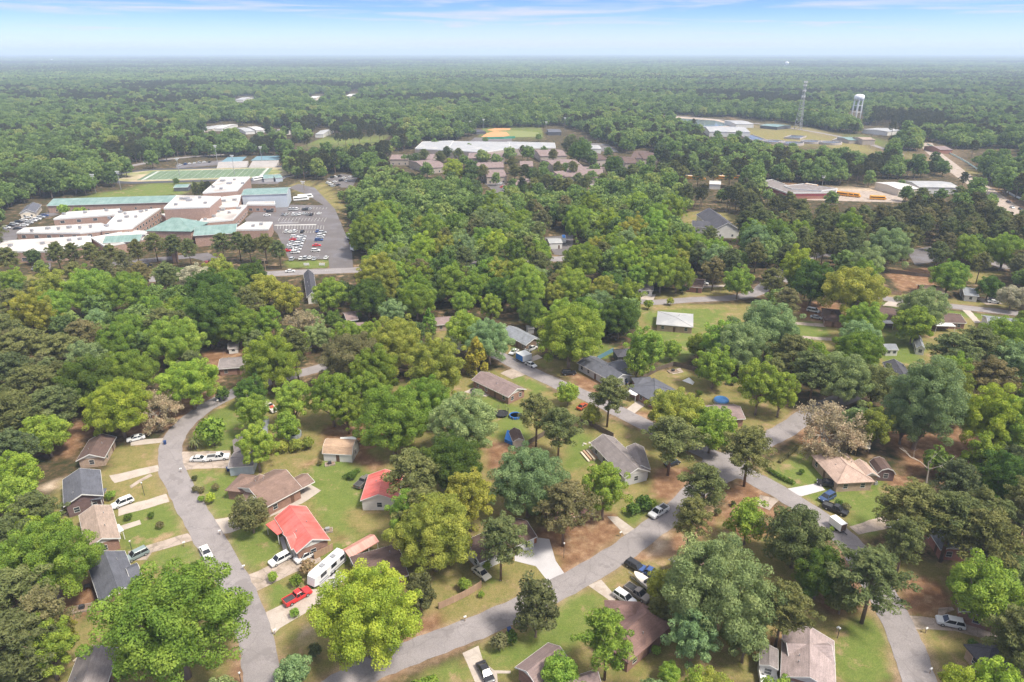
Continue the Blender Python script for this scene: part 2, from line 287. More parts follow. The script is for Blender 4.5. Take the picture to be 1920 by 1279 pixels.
PAVED = [('road', [(1322,847),(1365,849),(1402,868),(1428,906),(1382,897),(1342,916),(1292,950),(1270,936),(1308,892)], 'r'),   # name, px outline, material key
('footpath', [(226,986),(262,975),(265,983),(229,995)], 'c'), ('footpath', [(282,888),(286,892),(262,905),(246,916),(243,911),(260,900)], 'o'), ('footpath', [(524,1008),(531,1005),(541,1035),(533,1038)], 'k'), ('footpath', [(925,1257),(958,1258),(957,1263),(930,1263)], 'c'), ('driveway', [(245,827),(320,820),(316,829),(245,836)], 'c'), ('driveway', [(205,892),(296,872),(299,883),(215,906)], 'c'), ('driveway', [(222,953),(312,926),(318,941),(222,968)], 'c'),
('driveway', [(240,1034),(352,1000),(364,1013),(285,1036),(275,1050),(245,1052)], 'o'), ('driveway', [(330,848),(432,845),(438,877),(335,881)], 'o'),
('driveway', [(388,977),(430,970),(500,940),(575,905),(602,920),(565,945),(430,1000),(405,1002)], 'c'), ('driveway', [(463,1079),(540,1046),(596,1035),(603,1052),(545,1077),(480,1109)], 'o'),
('driveway', [(493,1151),(535,1131),(575,1106),(605,1104),(610,1128),(560,1157),(525,1178),(513,1190)], 'c'), ('patio', [(597,1096),(634,1069),(652,1082),(612,1115)], 'k'),
('driveway', [(965,1036),(990,1006),(1030,1011),(1042,1052),(1062,1081),(1030,1094),(1005,1062),(965,1052)], 'k'), ('driveway', [(1138,968),(1158,969),(1192,994),(1170,1003)], 'c'),
('driveway', [(1103,1098),(1127,1087),(1157,1122),(1148,1130)], 'c'), ('driveway', [(867,1225),(897,1211),(906,1240),(932,1262),(934,1290),(895,1290)], 'c'),
('driveway', [(1468,918),(1535,906),(1547,919),(1502,931)], 'k'), ('driveway', [(1425,928),(1462,937),(1443,957),(1418,947)], 'o'), ('driveway', [(938,700),(962,690),(988,702),(960,711)], 'o'),
('driveway', [(978,679),(1008,665),(1017,671),(986,684)], 'c'), ('driveway', [(1165,775),(1200,748),(1217,754),(1180,783)], 'c'), ('driveway', [(1592,988),(1655,968),(1690,985),(1610,1003)], 'o'),
('driveway', [(1697,1154),(1757,1160),(1760,1140),(1785,1138),(1790,1144),(1772,1150),(1775,1162),(1830,1176),(1885,1198),(1880,1206),(1790,1183),(1702,1179)], 'o'),
('patio', [(870,735),(895,724),(925,738),(912,744),(890,740)], 'c'), ('driveway', [(1196,563),(1210,552),(1230,552),(1224,564)], 'c'), ('driveway', [(1310,535),(1360,534),(1362,538),(1312,540)], 'c'),
('driveway', [(1655,573),(1672,560),(1692,562),(1690,576)], 'c'), ('driveway', [(1800,577),(1812,575),(1840,605),(1828,606)], 'c'), ('driveway', [(1830,560),(1860,558),(1880,570),(1850,572)], 'o'),
('driveway', [(1480,603),(1545,607),(1548,614),(1485,608)], 'o'), ('driveway', [(1505,630),(1560,634),(1560,639),(1505,636)], 'o'), ('patio', [(1255,695),(1275,690),(1282,698),(1262,702)], 'o'),
('car_park', [(459,411),(485,390),(520,384),(607,385),(571,363),(540,352),(560,345),(590,352),(628,392),(640,420),(660,470),(662,504),(618,503),(616,486),(541,485),(520,438),(511,429),(470,428)], 'a'),
('car_park', [(-10,440),(28,421),(92,397),(112,402),(70,412),(36,434),(30,452),(-10,455)], 'a'), ('car_park', [(475,328),(500,320),(540,330),(520,345),(470,345)], 'a'),
('car_park', [(612,335),(640,326),(672,330),(660,352),(640,352)], 'a'), ('car_park', [(900,337),(935,330),(950,350),(955,365),(930,362)], 'a'), ('car_park', [(765,305),(810,303),(812,316),(770,318)], 'a'),
('car_park', [(1010,294),(1045,293),(1040,302),(1015,304)], 'a'), ('car_park', [(330,309),(420,300),(420,309),(330,316)], 'a'), ('car_park', [(1020,445),(1075,440),(1075,480),(1040,478)], 'a'),
('car_park', [(890,258),(960,260),(960,266),(880,266)], 'a'), ('car_park', [(1560,355),(1700,362),(1690,380),(1500,375)], 'o'), ('car_park', [(1100,268),(1140,270),(1160,285),(1120,284)], 'a'),
('school_drive', [(200,492),(390,474),(412,486),(400,506),(380,504),(385,490),(360,484),(210,500)], 'a'), ('car_park', [(1700,470),(1745,462),(1760,490),(1715,497)], 'a'),
('car_park', [(60,500),(95,492),(95,508),(70,512)], 'a'),
]
FIELD_PX = [(268,337),(330,317),(488,315),(462,330),(398,334)]
def gp(pts): return [(G(*p).x, G(*p).y) for p in pts]
def noise2(x, y, s, seed=0):
    """cheap value noise on arrays"""
    x = np.asarray(x, float) / s + seed * 17.31; y = np.asarray(y, float) / s - seed * 9.7
    xi, yi = np.floor(x), np.floor(y); fx, fy = x - xi, y - yi; fx = fx * fx * (3 - 2 * fx); fy = fy * fy * (3 - 2 * fy)
    h = lambda a, b: np.modf(np.abs(np.sin(a * 127.1 + b * 311.7 + seed * 74.7) * 43758.5453))[0]
    return (h(xi, yi) * (1 - fx) + h(xi + 1, yi) * fx) * (1 - fy) + (h(xi, yi + 1) * (1 - fx) + h(xi + 1, yi + 1) * fx) * fy
ROADG = [(n, smooth_path([G(*p) for p in pts], 6), w) for n, pts, w in ROADS]
ROADSEG = []
for n, path, w in ROADG:
    for a, b in zip(path[:-1], path[1:]): ROADSEG.append((a.x, a.y, b.x, b.y, w))
ROADSEG = np.array(ROADSEG)
def road_dist(X, Y):
    d = np.full(X.shape, 1e9)
    for x0, y0, x1, y1, w in ROADSEG:
        ex, ey = x1 - x0, y1 - y0; l2 = ex * ex + ey * ey + 1e-9
        t = np.clip(((X - x0) * ex + (Y - y0) * ey) / l2, 0, 1); d = np.minimum(d, np.hypot(X - x0 - t * ex, Y - y0 - t * ey) - w / 2)
    return d
def build_ground():
    def axis(lo, hi, step, far, neg=True):
        c = list(np.arange(lo, hi + step * .5, step)); s = step
        a = c[-1]
        while a < far: s *= 1.28; a += s; c.append(a)
        if neg:
            s = step; a = c[0]
            while a > -far: s *= 1.28; a -= s; c.insert(0, a)
        else: c = [-2000.0, -200.0, 0.0, 40.0] + c
        return np.array(c)
    xs = axis(-250, 330, 1.6, 90000); ys = axis(70, 480, 1.6, 120000, False)
    X, Y = np.meshgrid(xs, ys); sh = X.shape; X = X.ravel(); Y = Y.ravel()
    Z = np.zeros_like(X)
    W = np.zeros((X.size, 4), np.float32)   # grass, dry, straw, sand
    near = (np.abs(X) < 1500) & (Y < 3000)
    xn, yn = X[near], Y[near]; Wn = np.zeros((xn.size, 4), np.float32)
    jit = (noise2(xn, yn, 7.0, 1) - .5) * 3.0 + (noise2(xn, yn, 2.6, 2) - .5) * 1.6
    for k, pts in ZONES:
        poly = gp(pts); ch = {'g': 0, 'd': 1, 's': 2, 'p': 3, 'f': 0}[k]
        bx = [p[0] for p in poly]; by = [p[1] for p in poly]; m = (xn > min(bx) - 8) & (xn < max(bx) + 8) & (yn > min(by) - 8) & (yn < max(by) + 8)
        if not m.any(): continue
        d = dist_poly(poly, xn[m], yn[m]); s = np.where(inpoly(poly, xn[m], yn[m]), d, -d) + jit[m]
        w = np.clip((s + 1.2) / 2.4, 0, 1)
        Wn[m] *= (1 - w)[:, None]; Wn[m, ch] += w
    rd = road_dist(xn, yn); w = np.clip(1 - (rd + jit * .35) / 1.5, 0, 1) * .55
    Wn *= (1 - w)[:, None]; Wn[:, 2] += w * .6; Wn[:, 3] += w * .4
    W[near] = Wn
    nx, ny = sh[1], sh[0]
    i = np.arange(nx * ny).reshape(ny, nx)
    Q = np.stack([i[:-1, :-1], i[:-1, 1:], i[1:, 1:], i[1:, :-1]], -1).reshape(-1, 4)
    m = bpy.data.materials.new('ground_cover'); m.use_nodes = True; t = m.node_tree; L = t.links.new
    b = t.nodes['Principled BSDF']; b.inputs['Roughness'].default_value = .95; b.inputs['Specular IOR Level'].default_value = .1
    tc = N(t, 'ShaderNodeTexCoord')
    def noise(scale, detail=4, rough=.55):
        n = N(t, 'ShaderNodeTexNoise'); n.inputs['Scale'].default_value = scale; n.inputs['Detail'].default_value = detail; n.inputs['Roughness'].default_value = rough
        L(tc.outputs['Object'], n.inputs['Vector']); return n.outputs[0]
    def ramp(sock, stops):
        r = N(t, 'ShaderNodeValToRGB'); e = r.color_ramp.elements
        while len(e) < len(stops): e.new(.5)
        for el, (p, c) in zip(e, stops): el.position = p; el.color = (*c, 1)
        L(sock, r.inputs[0]); return r.outputs[0]
    def mixc(f, a, bb):
        n = N(t, 'ShaderNodeMix', data_type='RGBA'); L(f, n.inputs['Factor']); L(a, n.inputs['A']); L(bb, n.inputs['B']); return n.outputs['Result']
    nA, nB, nC = noise(.09, 6, .6), noise(.35, 6, .65), noise(1.6, 4)
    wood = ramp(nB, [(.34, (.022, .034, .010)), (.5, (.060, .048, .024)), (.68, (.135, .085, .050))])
    grass = mixc(nA, ramp(nB, [(.3, (.078, .115, .024)), (.55, (.130, .162, .040)), (.75, (.215, .192, .076))]), ramp(nC, [(.3, (.088, .130, .026)), (.7, (.168, .186, .050))]))
    dry = mixc(nA, ramp(nB, [(.3, (.105, .125, .032)), (.5, (.200, .165, .062)), (.72, (.300, .205, .105))]), ramp(nC, [(.3, (.110, .130, .032)), (.7, (.250, .195, .085))]))
    straw = ramp(nB, [(.28, (.120, .065, .036)), (.5, (.200, .110, .062)), (.66, (.300, .190, .115)), (.8, (.150, .150, .050))])
    sand = ramp(nB, [(.3, (.28, .19, .12)), (.6, (.46, .37, .28))])
    at = N(t, 'ShaderNodeAttribute'); at.attribute_name = 'zone'
    sp = N(t, 'ShaderNodeSeparateColor'); L(at.outputs['Color'], sp.inputs[0])
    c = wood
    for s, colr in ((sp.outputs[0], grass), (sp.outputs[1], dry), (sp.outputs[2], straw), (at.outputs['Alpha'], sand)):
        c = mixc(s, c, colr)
    # worn tan patches and clover in the open grass
    nD = noise(.16, 7, .68); w1 = N(t, 'ShaderNodeMapRange'); w1.inputs[1].default_value = .555; w1.inputs[2].default_value = .66; w1.inputs[4].default_value = .85; L(nD, w1.inputs[0])
    tanc = ramp(nB, [(.3, (.21, .135, .075)), (.7, (.36, .25, .155))]); c = mixc(w1.outputs[0], c, tanc)
    w2 = N(t, 'ShaderNodeMapRange'); w2.inputs[1].default_value = .43; w2.inputs[2].default_value = .33; w2.inputs[4].default_value = .5; L(nD, w2.inputs[0])
    gcol = N(t, 'ShaderNodeRGB'); gcol.outputs[0].default_value = (.105, .165, .030, 1); m2 = N(t, 'ShaderNodeMath', operation='MULTIPLY'); L(w2.outputs[0], m2.inputs[0]); s2 = N(t, 'ShaderNodeMath', operation='ADD'); L(sp.outputs[0], s2.inputs[0]); L(sp.outputs[1], s2.inputs[1]); L(s2.outputs[0], m2.inputs[1]); c = mixc(m2.outputs[0], c, gcol.outputs[0])
    fine = noise(5.0, 3); mr = N(t, 'ShaderNodeMapRange'); mr.inputs[1].default_value = .3; mr.inputs[2].default_value = .7; mr.inputs[3].default_value = .66; mr.inputs[4].default_value = 1.28; L(fine, mr.inputs[0])
    mm = N(t, 'ShaderNodeMix', data_type='RGBA', blend_type='MULTIPLY'); mm.inputs['Factor'].default_value = 1; L(c, mm.inputs['A']); L(mr.outputs[0], mm.inputs['B'])
    L(mm.outputs['Result'], b.inputs['Base Color'])
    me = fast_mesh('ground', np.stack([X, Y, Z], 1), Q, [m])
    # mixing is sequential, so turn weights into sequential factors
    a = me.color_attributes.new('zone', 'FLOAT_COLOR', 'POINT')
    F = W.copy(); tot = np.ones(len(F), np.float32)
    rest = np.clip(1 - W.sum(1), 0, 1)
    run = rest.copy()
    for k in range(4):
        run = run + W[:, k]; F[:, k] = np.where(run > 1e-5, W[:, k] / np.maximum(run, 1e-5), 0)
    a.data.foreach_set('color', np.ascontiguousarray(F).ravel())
    tag(link('ground', me), kind='structure')
M_ASPH = mat('asphalt', (.232, .208, .206), .9, .10, .25, fine=(7, .16), patch=((.195, .174, .172), .16, .57, .605))
M_LOT = mat('asphalt_newer', (.122, .108, .108), .9, .10, .1, fine=(5, .14), patch=((.15, .14, .15), .05, .5, .62))
M_CONC = mat('concrete', (.39, .335, .29), .85, .08, .4, fine=(6, .08), patch=((.30, .24, .195), .25, .52, .72))
M_OLD = mat('worn_concrete', (.35, .285, .24), .9, .12, .4, fine=(5, .14), patch=((.23, .185, .14), .3, .48, .66))
M_SLAB = mat('pale_slab', (.42, .40, .41), .85, .06, .3, fine=(5, .07), patch=((.38, .36, .37), .3, .55, .75))
M_PAINT = mat('road_paint', (.60, .59, .56), .8, .15, 2.0)
SURF = {'r': M_ASPH, 'a': M_LOT, 'c': M_CONC, 'o': M_OLD, 'k': M_SLAB}
def add_cracks(m, scale, width, dark):
    t = m.node_tree; L = t.links.new; b = t.nodes['Principled BSDF']; src = b.inputs['Base Color'].links[0].from_socket
    tc = N(t, 'ShaderNodeTexCoord'); dn = N(t, 'ShaderNodeTexNoise'); dn.inputs['Scale'].default_value = .5; dn.inputs['Detail'].default_value = 4; L(tc.outputs['Object'], dn.inputs['Vector'])
    ad = N(t, 'ShaderNodeVectorMath', operation='MULTIPLY_ADD'); ad.inputs[1].default_value = (2.2, 2.2, 0); L(dn.outputs['Color'], ad.inputs[0]); L(tc.outputs['Object'], ad.inputs[2])
    v = N(t, 'ShaderNodeTexVoronoi', feature='DISTANCE_TO_EDGE'); v.inputs['Scale'].default_value = scale; L(ad.outputs[0], v.inputs['Vector'])
    mr = N(t, 'ShaderNodeMapRange'); mr.inputs[1].default_value = 0; mr.inputs[2].default_value = width; mr.inputs[3].default_value = dark; mr.inputs[4].default_value = 1; L(v.outputs['Distance'], mr.inputs[0])
    mm = N(t, 'ShaderNodeMix', data_type='RGBA', blend_type='MULTIPLY'); mm.inputs['Factor'].default_value = 1; L(src, mm.inputs['A']); L(mr.outputs[0], mm.inputs['B']); L(mm.outputs['Result'], b.inputs['Base Color'])
add_cracks(M_ASPH, .16, .018, .84); add_cracks(M_LOT, .12, .012, .85); add_cracks(M_CONC, .22, .02, .85); add_cracks(M_OLD, .3, .04, .7)
def ribbon(path, w, z, jitter=0.0, rnd=random.Random(3)):
    vs, fs = [], []
    n = len(path)
    for i, p in enumerate(path):
        d = (path[min(i + 1, n - 1)] - path[max(i - 1, 0)]); d.z = 0; d.normalize(); nr = Vector((-d.y, d.x, 0))
        for s in (-1, 1):
            q = p + nr * s * (w / 2 + rnd.uniform(-jitter, jitter)); vs.append((q.x, q.y, z))
    for i in range(n - 1): fs.append((2 * i, 2 * i + 2, 2 * i + 3, 2 * i + 1)[::-1])
    return vs, fs
def build_paving():
    for k, (n, path, w) in enumerate(ROADG):
        dens = []
        for a, b in zip(path[:-1], path[1:]):
            c = max(1, int((b - a).length / 3))
            dens += [a.lerp(b, j / c) for j in range(c)]
        dens.append(path[-1])
        m = MB(); m.add(*ribbon(dens, w, .05 + .004 * k, .2))
        tag(m.obj(n, M_ASPH if n != 'highway' else M_OLD), kind='structure')
    rnd = random.Random(9)
    for k, (n, pts, key) in enumerate(PAVED):
        g = [G(*p) for p in pts]; out = []
        for i, a in enumerate(g):      # subdivide and roughen the edge a little
            b = g[(i + 1) % len(g)]; c = max(1, int((b - a).length / 2.0))
            for j in range(c):
                q = a.lerp(b, j / c)
                if key in 'oc' and j: q = q + Vector((rnd.uniform(-.16, .16), rnd.uniform(-.16, .16), 0))
                out.append((q.x, q.y, .03 + .0005 * k))
        if sum(out[i][0] * out[(i + 1) % len(out)][1] - out[(i + 1) % len(out)][0] * out[i][1] for i in range(len(out))) < 0: out.reverse()
        m = MB(); m.add(out, [tuple(range(len(out)))])
        tag(m.obj(n, SURF[key]), kind='structure')
build_ground(); build_paving()
# ------------------------------------------------------------------ trees
def foliage_mat(name, objcol=True, cols=None, trans=.37, nscale=2.6):
    m = bpy.data.materials.new(name); m.use_nodes = True; t = m.node_tree; L = t.links.new; t.nodes.clear()
    tc = N(t, 'ShaderNodeTexCoord'); oi = N(t, 'ShaderNodeObjectInfo')
    if objcol: base = oi.outputs['Color']
    else:   # a wood seen as one mass: species drift from place to place, tree to tree
        mp = N(t, 'ShaderNodeVectorMath', operation='SCALE'); mp.inputs['Scale'].default_value = .011; L(oi.outputs['Location'], mp.inputs[0])
        n = N(t, 'ShaderNodeTexNoise'); n.inputs['Scale'].default_value = 1; n.inputs['Detail'].default_value = 3; L(mp.outputs[0], n.inputs['Vector'])
        a = N(t, 'ShaderNodeMath', operation='MULTIPLY_ADD'); a.inputs[1].default_value = .55; L(oi.outputs['Random'], a.inputs[0])
        b_ = N(t, 'ShaderNodeMath', operation='MULTIPLY_ADD'); b_.inputs[1].default_value = 1.1; b_.inputs[2].default_value = -.33; L(n.outputs[0], b_.inputs[0]); L(b_.outputs[0], a.inputs[2])
        r = N(t, 'ShaderNodeValToRGB'); e = r.color_ramp.elements
        while len(e) < len(cols): e.new(.5)
        for el, (p, c) in zip(e, cols): el.position = p; el.color = (*c, 1)
        L(a.outputs[0], r.inputs[0]); base = r.outputs[0]
    n1 = N(t, 'ShaderNodeTexNoise'); n1.inputs['Scale'].default_value = nscale; n1.inputs['Detail'].default_value = 5; n1.inputs['Roughness'].default_value = .7
    L(tc.outputs['Object'], n1.inputs['Vector'])
    hs = N(t, 'ShaderNodeHueSaturation')
    mh = N(t, 'ShaderNodeMapRange'); mh.inputs[1].default_value = .3; mh.inputs[2].default_value = .7; mh.inputs[3].default_value = .475; mh.inputs[4].default_value = .525; L(n1.outputs[0], mh.inputs[0])
    mv = N(t, 'ShaderNodeMapRange'); mv.inputs[1].default_value = .7; mv.inputs[2].default_value = .3; mv.inputs[3].default_value = .58; mv.inputs[4].default_value = 1.5; L(n1.outputs[0], mv.inputs[0])
    L(mh.outputs[0], hs.inputs['Hue']); L(mv.outputs[0], hs.inputs['Value']); L(base, hs.inputs['Color'])
    d = N(t, 'ShaderNodeBsdfDiffuse'); tr = N(t, 'ShaderNodeBsdfTranslucent'); mx = N(t, 'ShaderNodeMixShader'); mx.inputs[0].default_value = trans
    L(hs.outputs[0], d.inputs[0]); L(hs.outputs[0], tr.inputs[0]); L(d.outputs[0], mx.inputs[1]); L(tr.outputs[0], mx.inputs[2])
    o = N(t, 'ShaderNodeOutputMaterial'); L(mx.outputs[0], o.inputs[0]); return m
M_LEAF = foliage_mat('leaves'); M_NEEDLE = foliage_mat('needles', trans=.32, nscale=7.0)
M_BARK = mat('bark', (.23, .175, .14), .95, .3, .8, fine=(3, .2)); M_PBARK = mat('pine_bark', (.20, .14, .11), .95, .25, 1.0, fine=(3, .25)); M_PALEBARK = mat('pale_bark', (.34, .30, .25), .95, .2, 1.0)
def leaves(rng, C, Rr, n, size, squash=.85, up=.25, jit=.5, thin=.62, fold=.0):
    """diamond leaves lying on lumps: C (k,3) lump centres, Rr (k,) radii, n per lump"""
    k = len(C); idx = np.repeat(np.arange(k), n) if np.isscalar(n) else np.repeat(np.arange(k), n)
    m = len(idx); d = rng.normal(size=(m, 3)); d[:, 2] += up; d /= np.linalg.norm(d, axis=1)[:, None]
    rad = Rr[idx] * (rng.uniform(.55, 1.08, m) ** .6)
    P = C[idx] + d * rad[:, None] * np.array([1, 1, squash])
    nr = d + rng.normal(size=(m, 3)) * jit; nr /= np.linalg.norm(nr, axis=1)[:, None]
    a = np.cross(nr, rng.normal(size=(m, 3))); a /= np.linalg.norm(a, axis=1)[:, None]; b = np.cross(nr, a)
    s = size * rng.uniform(.5, 1.5, m)
    a *= s[:, None]; b *= (s * thin)[:, None]
    V = np.stack([P - a, P - b, P + a, P + b], 1).reshape(-1, 3)
    return V, np.arange(m * 4).reshape(-1, 4)
def broad_parts(seed, nl, size, per, shape='round'):
    """crown of radius 1 about (0, 0, zc) with its trunk and limbs; returns crown arrays, trunk MB, height"""
    rng = np.random.default_rng(seed); rnd = random.Random(seed)
    ez = {'round': .92, 'tall': 1.35, 'spread': .70, 'loose': 1.05}[shape]; base = {'round': .22, 'tall': .18, 'spread': .42, 'loose': .52}[shape]
    zc = base + ez
    i = np.arange(nl) + .5; ph = np.arccos(1 - 1.72 * i / nl); th = np.pi * (1 + 5 ** .5) * i + rng.uniform(-.45, .45, nl)
    D = np.stack([np.cos(th) * np.sin(ph), np.sin(th) * np.sin(ph), np.cos(ph)], 1) + rng.normal(size=(nl, 3)) * .10
    lump = 1 + .17 * np.sin(3.1 * th + seed) * np.sin(2.3 * ph + seed * 1.7) + rng.normal(size=nl) * (.10 if shape != 'loose' else .15)
    kk = (62 / nl) ** .42; rl = (rng.uniform(.17, .33, nl) if shape != 'loose' else rng.uniform(.17, .31, nl)) * kk
    C = D * (1 - rl * .75)[:, None] * lump[:, None] * np.array([1, 1, ez]); C[:, 2] += zc
    ni = nl // 3
    Ci = rng.normal(size=(ni, 3)); Ci /= np.linalg.norm(Ci, axis=1)[:, None]; Ci *= rng.uniform(.1, .55, ni)[:, None]; Ci[:, 2] = Ci[:, 2] * ez + zc; rli = rng.uniform(.22, .34, ni) * kk
    # shed low lumps at random so that the skirt is uneven
    keep = ~((C[:, 2] < zc - .45 * ez) & (rng.random(nl) < .35)); C = C[keep]; rl = rl[keep]
    C = np.vstack([C, Ci]); rl = np.concatenate([rl, rli])
    cnt = np.maximum((per * (rl / .28 / kk) ** 2 * rng.uniform(.6, 1.25, len(rl))).astype(int), 4)
    nf = 1 / np.percentile(np.hypot(C[:, 0], C[:, 1]) + rl, 90); C[:, :2] *= nf; rl = rl * nf
    V, Q = leaves(rng, C, rl, cnt, size)
    tb = MB(); tb.tube([(0, 0, -.06), (.01, 0, base * .6), (.02, .01, base + .2), (0, 0, zc)], [.075, .055, .045, .02], 7)
    for j in rnd.sample(range(len(C)), min(14 if shape == 'loose' else 9, len(C))):
        c = C[j]; z0 = base * .7 + rnd.random() * (zc - base) * .7; tb.tube([(0, 0, z0), (c[0] * .45, c[1] * .45, z0 * .5 + c[2] * .5), tuple(c)], [.032, .020, .006], 5)
    return V, Q, tb, zc, zc + ez
def pine_parts(seed, nb, size, per, height=1.0):
    """loblolly pine, height 1: bare stem, open crown of flat tufts in the upper half"""
    rng = np.random.default_rng(seed); rnd = random.Random(seed); lo = rng.uniform(.36, .47)
    lean = rng.uniform(-.02, .02, 2)
    C, rl = [], []; tb = MB()
    tb.tube([(0, 0, -.01), (lean[0] * .5, lean[1] * .5, .45), (lean[0], lean[1], .8), (lean[0], lean[1], .97)], [.0165, .0130, .0075, .0025], 6)
    for j in range(nb):
        u = (j + rng.random()) / nb; z = lo + (1 - lo) * (u ** .85) * .95
        prof = (.60 + .55 * math.sin(min(1, (u + .12)) * math.pi * .80)) * (1 - u ** 3.0 * .72)
        a = j * 2.39996 + rng.uniform(-.6, .6); r = .255 * prof * rng.uniform(.5, 1.12)
        if rng.random() < .08: r *= 1.35
        p = (lean[0] + math.cos(a) * r, lean[1] + math.sin(a) * r, z + .03)
        if j % 2 == 0: tb.tube([(lean[0], lean[1], z - .02), (p[0] * .6, p[1] * .6, z), p], [.004, .003, .0012], 4)
        for q in range(3):
            f = (.42, .75, 1.0)[q]
            if f < .5 and u < .3: continue
            C.append((p[0] * f + rng.normal() * .010, p[1] * f + rng.normal() * .010, z + .03 * f + rng.normal() * .014)); rl.append(.044 * (1.25 - .35 * u) * rng.uniform(.75, 1.3))
    C = np.array(C); rl = np.array(rl)
    V, Q = leaves(rng, C, rl, per, size, squash=.72, up=.35, jit=.7, thin=.34)
    return V, Q, tb, (lo + 1) / 2, 1.0
def cone_parts(seed, n, size, per):
    rng = np.random.default_rng(seed); u = rng.random(n) ** .7; a = rng.random(n) * 6.283
    w = np.sin(np.clip(u * .9 + .1, 0, 1) * math.pi) ** .7 * (1 - u * .55)
    C = np.stack([np.cos(a) * w * .85, np.sin(a) * w * .85, .15 + u * 2.75], 1); rl = rng.uniform(.20, .34, n) * (1 - .5 * u)
    V, Q = leaves(rng, C, rl, per, size, squash=1.2)
    tb = MB(); tb.tube([(0, 0, -.05), (0, 0, .6), (0, 0, 2.6)], [.09, .07, .01], 6); return V, Q, tb, 1.35, 2.9
def bare_parts(seed, size=.034, n=7000):
    """budding tree: a fan of limbs and twigs with a thin veil of buds"""
    rng = np.random.default_rng(seed); tb = MB(); tips = []
    def grow(p, d, l, r, dep):
        q = p + d * l; tb.tube([tuple(p), tuple(q)], [r, r * .62], 4 if dep else 6)
        if dep == 4: tips.append((p, q)); return
        for k in range(3 if dep < 3 else 2):
            e = d + Vector(rng.normal(size=3)) * .55 + Vector((0, 0, .12)); e.normalize(); grow(q, e, l * rng.uniform(.68, .9), r * .58, dep + 1)
    for k in range(3): 
        d = Vector(rng.normal(size=3)) * .45 + Vector((0, 0, 1)); d.normalize(); grow(Vector((0, 0, 0)), d, .62, .05, 0)
    P0 = np.array([t[0] for t in tips]); P1 = np.array([t[1] for t in tips]); idx = rng.integers(0, len(tips), n)
    P = P0[idx] + (P1 - P0)[idx] * rng.random(n)[:, None] * 1.25 + rng.normal(size=(n, 3)) * .06
    V, Q = leaves(rng, P, np.full(n, .05), 2, size, jit=1.2)
    s = 1.0 / max(1e-3, np.percentile(np.hypot(P[:, 0], P[:, 1]), 92)); V = V * s; tb.v = [tuple(np.array(v) * s) for v in tb.v]
    zt = float(np.percentile(V[:, 2], 98)); return V, Q, tb, zt * .62, zt
PROTO = {}
def protos():
    """shared crown and trunk meshes; a crown of each size has leaves of about the same real size"""
    def reg(key, parts, leafm, barkm, joined=False):
        V, Q, tb, zc, h = parts
        cr = fast_mesh(key + '_crown', V, Q, [leafm]); tr = tb.mesh(key + '_trunk', [barkm], True)
        PROTO.setdefault(key.rstrip('0123456789'), []).append((cr, tr, zc, h))
    for s, (nl, size, per) in {'big': (150, .0175, 560), 'mid': (88, .0285, 350), 'small': (52, .047, 200)}.items():
        for k, sh in enumerate(('round', 'round', 'tall', 'spread', 'loose', 'loose')): reg(f'{s}_{sh}_{k}', broad_parts(11 + k * 7 + len(s), nl, size, per, sh), M_LEAF, M_BARK)
    for k in range(5): reg(f'pine_{k}', pine_parts(31 + k, 58 + 5 * k, .0150, 84), M_NEEDLE, M_PBARK)
    for k in range(2): reg(f'cone_{k}', cone_parts(51 + k, 60, .075, 60), M_LEAF, M_BARK)
    for k in range(2): reg(f'bare_{k}', bare_parts(61 + k), M_LEAF, M_PALEBARK)
    for k in range(3): reg(f'shrub_{k}', broad_parts(71 + k, 22, .13, 45, 'spread'), M_LEAF, M_BARK)
protos()
def pick(prefix, rnd): 
    ks = [k for k in PROTO if k.startswith(prefix)]; return rnd.choice([p for k in ks for p in PROTO[k]])
TINT = {  # linear leaf colours
'L': ((.165, .245, .032), 'mid green'), 'LB': ((.245, .335, .034), 'bright yellow green'), 'LG': ((.245, .270, .046), 'golden olive'), 'LD': ((.088, .150, .030), 'dark green'),
'LP': ((.185, .265, .118), 'pale grey green'), 'F': ((.195, .295, .042), 'fresh green'), 'P': ((.148, .176, .066), 'dark olive'), 'PD': ((.105, .130, .054), 'very dark'), 'PB': ((.170, .168, .080), 'brownish'), 'B': ((.36, .33, .25), 'bare tan'),
'BB': ((.30, .235, .15), 'bare brown'), 'E': ((.118, .138, .064), 'dark grey green'), 'C': ((.185, .30, .04), 'bright'), 'CY': ((.26, .26, .034), 'yellow green')}
for _k, (_c, _n) in list(TINT.items()):      # spring leaves are a little greyer and paler than their pigment
    _l = .2126 * _c[0] + .7152 * _c[1] + .0722 * _c[2]; TINT[_k] = (tuple((v * .92 + _l * .08) * w for v, w in zip(_c, (1.18, 1.12, .98) if _k[0] == 'P' else (1.24, 1.20, 1.02))), _n)
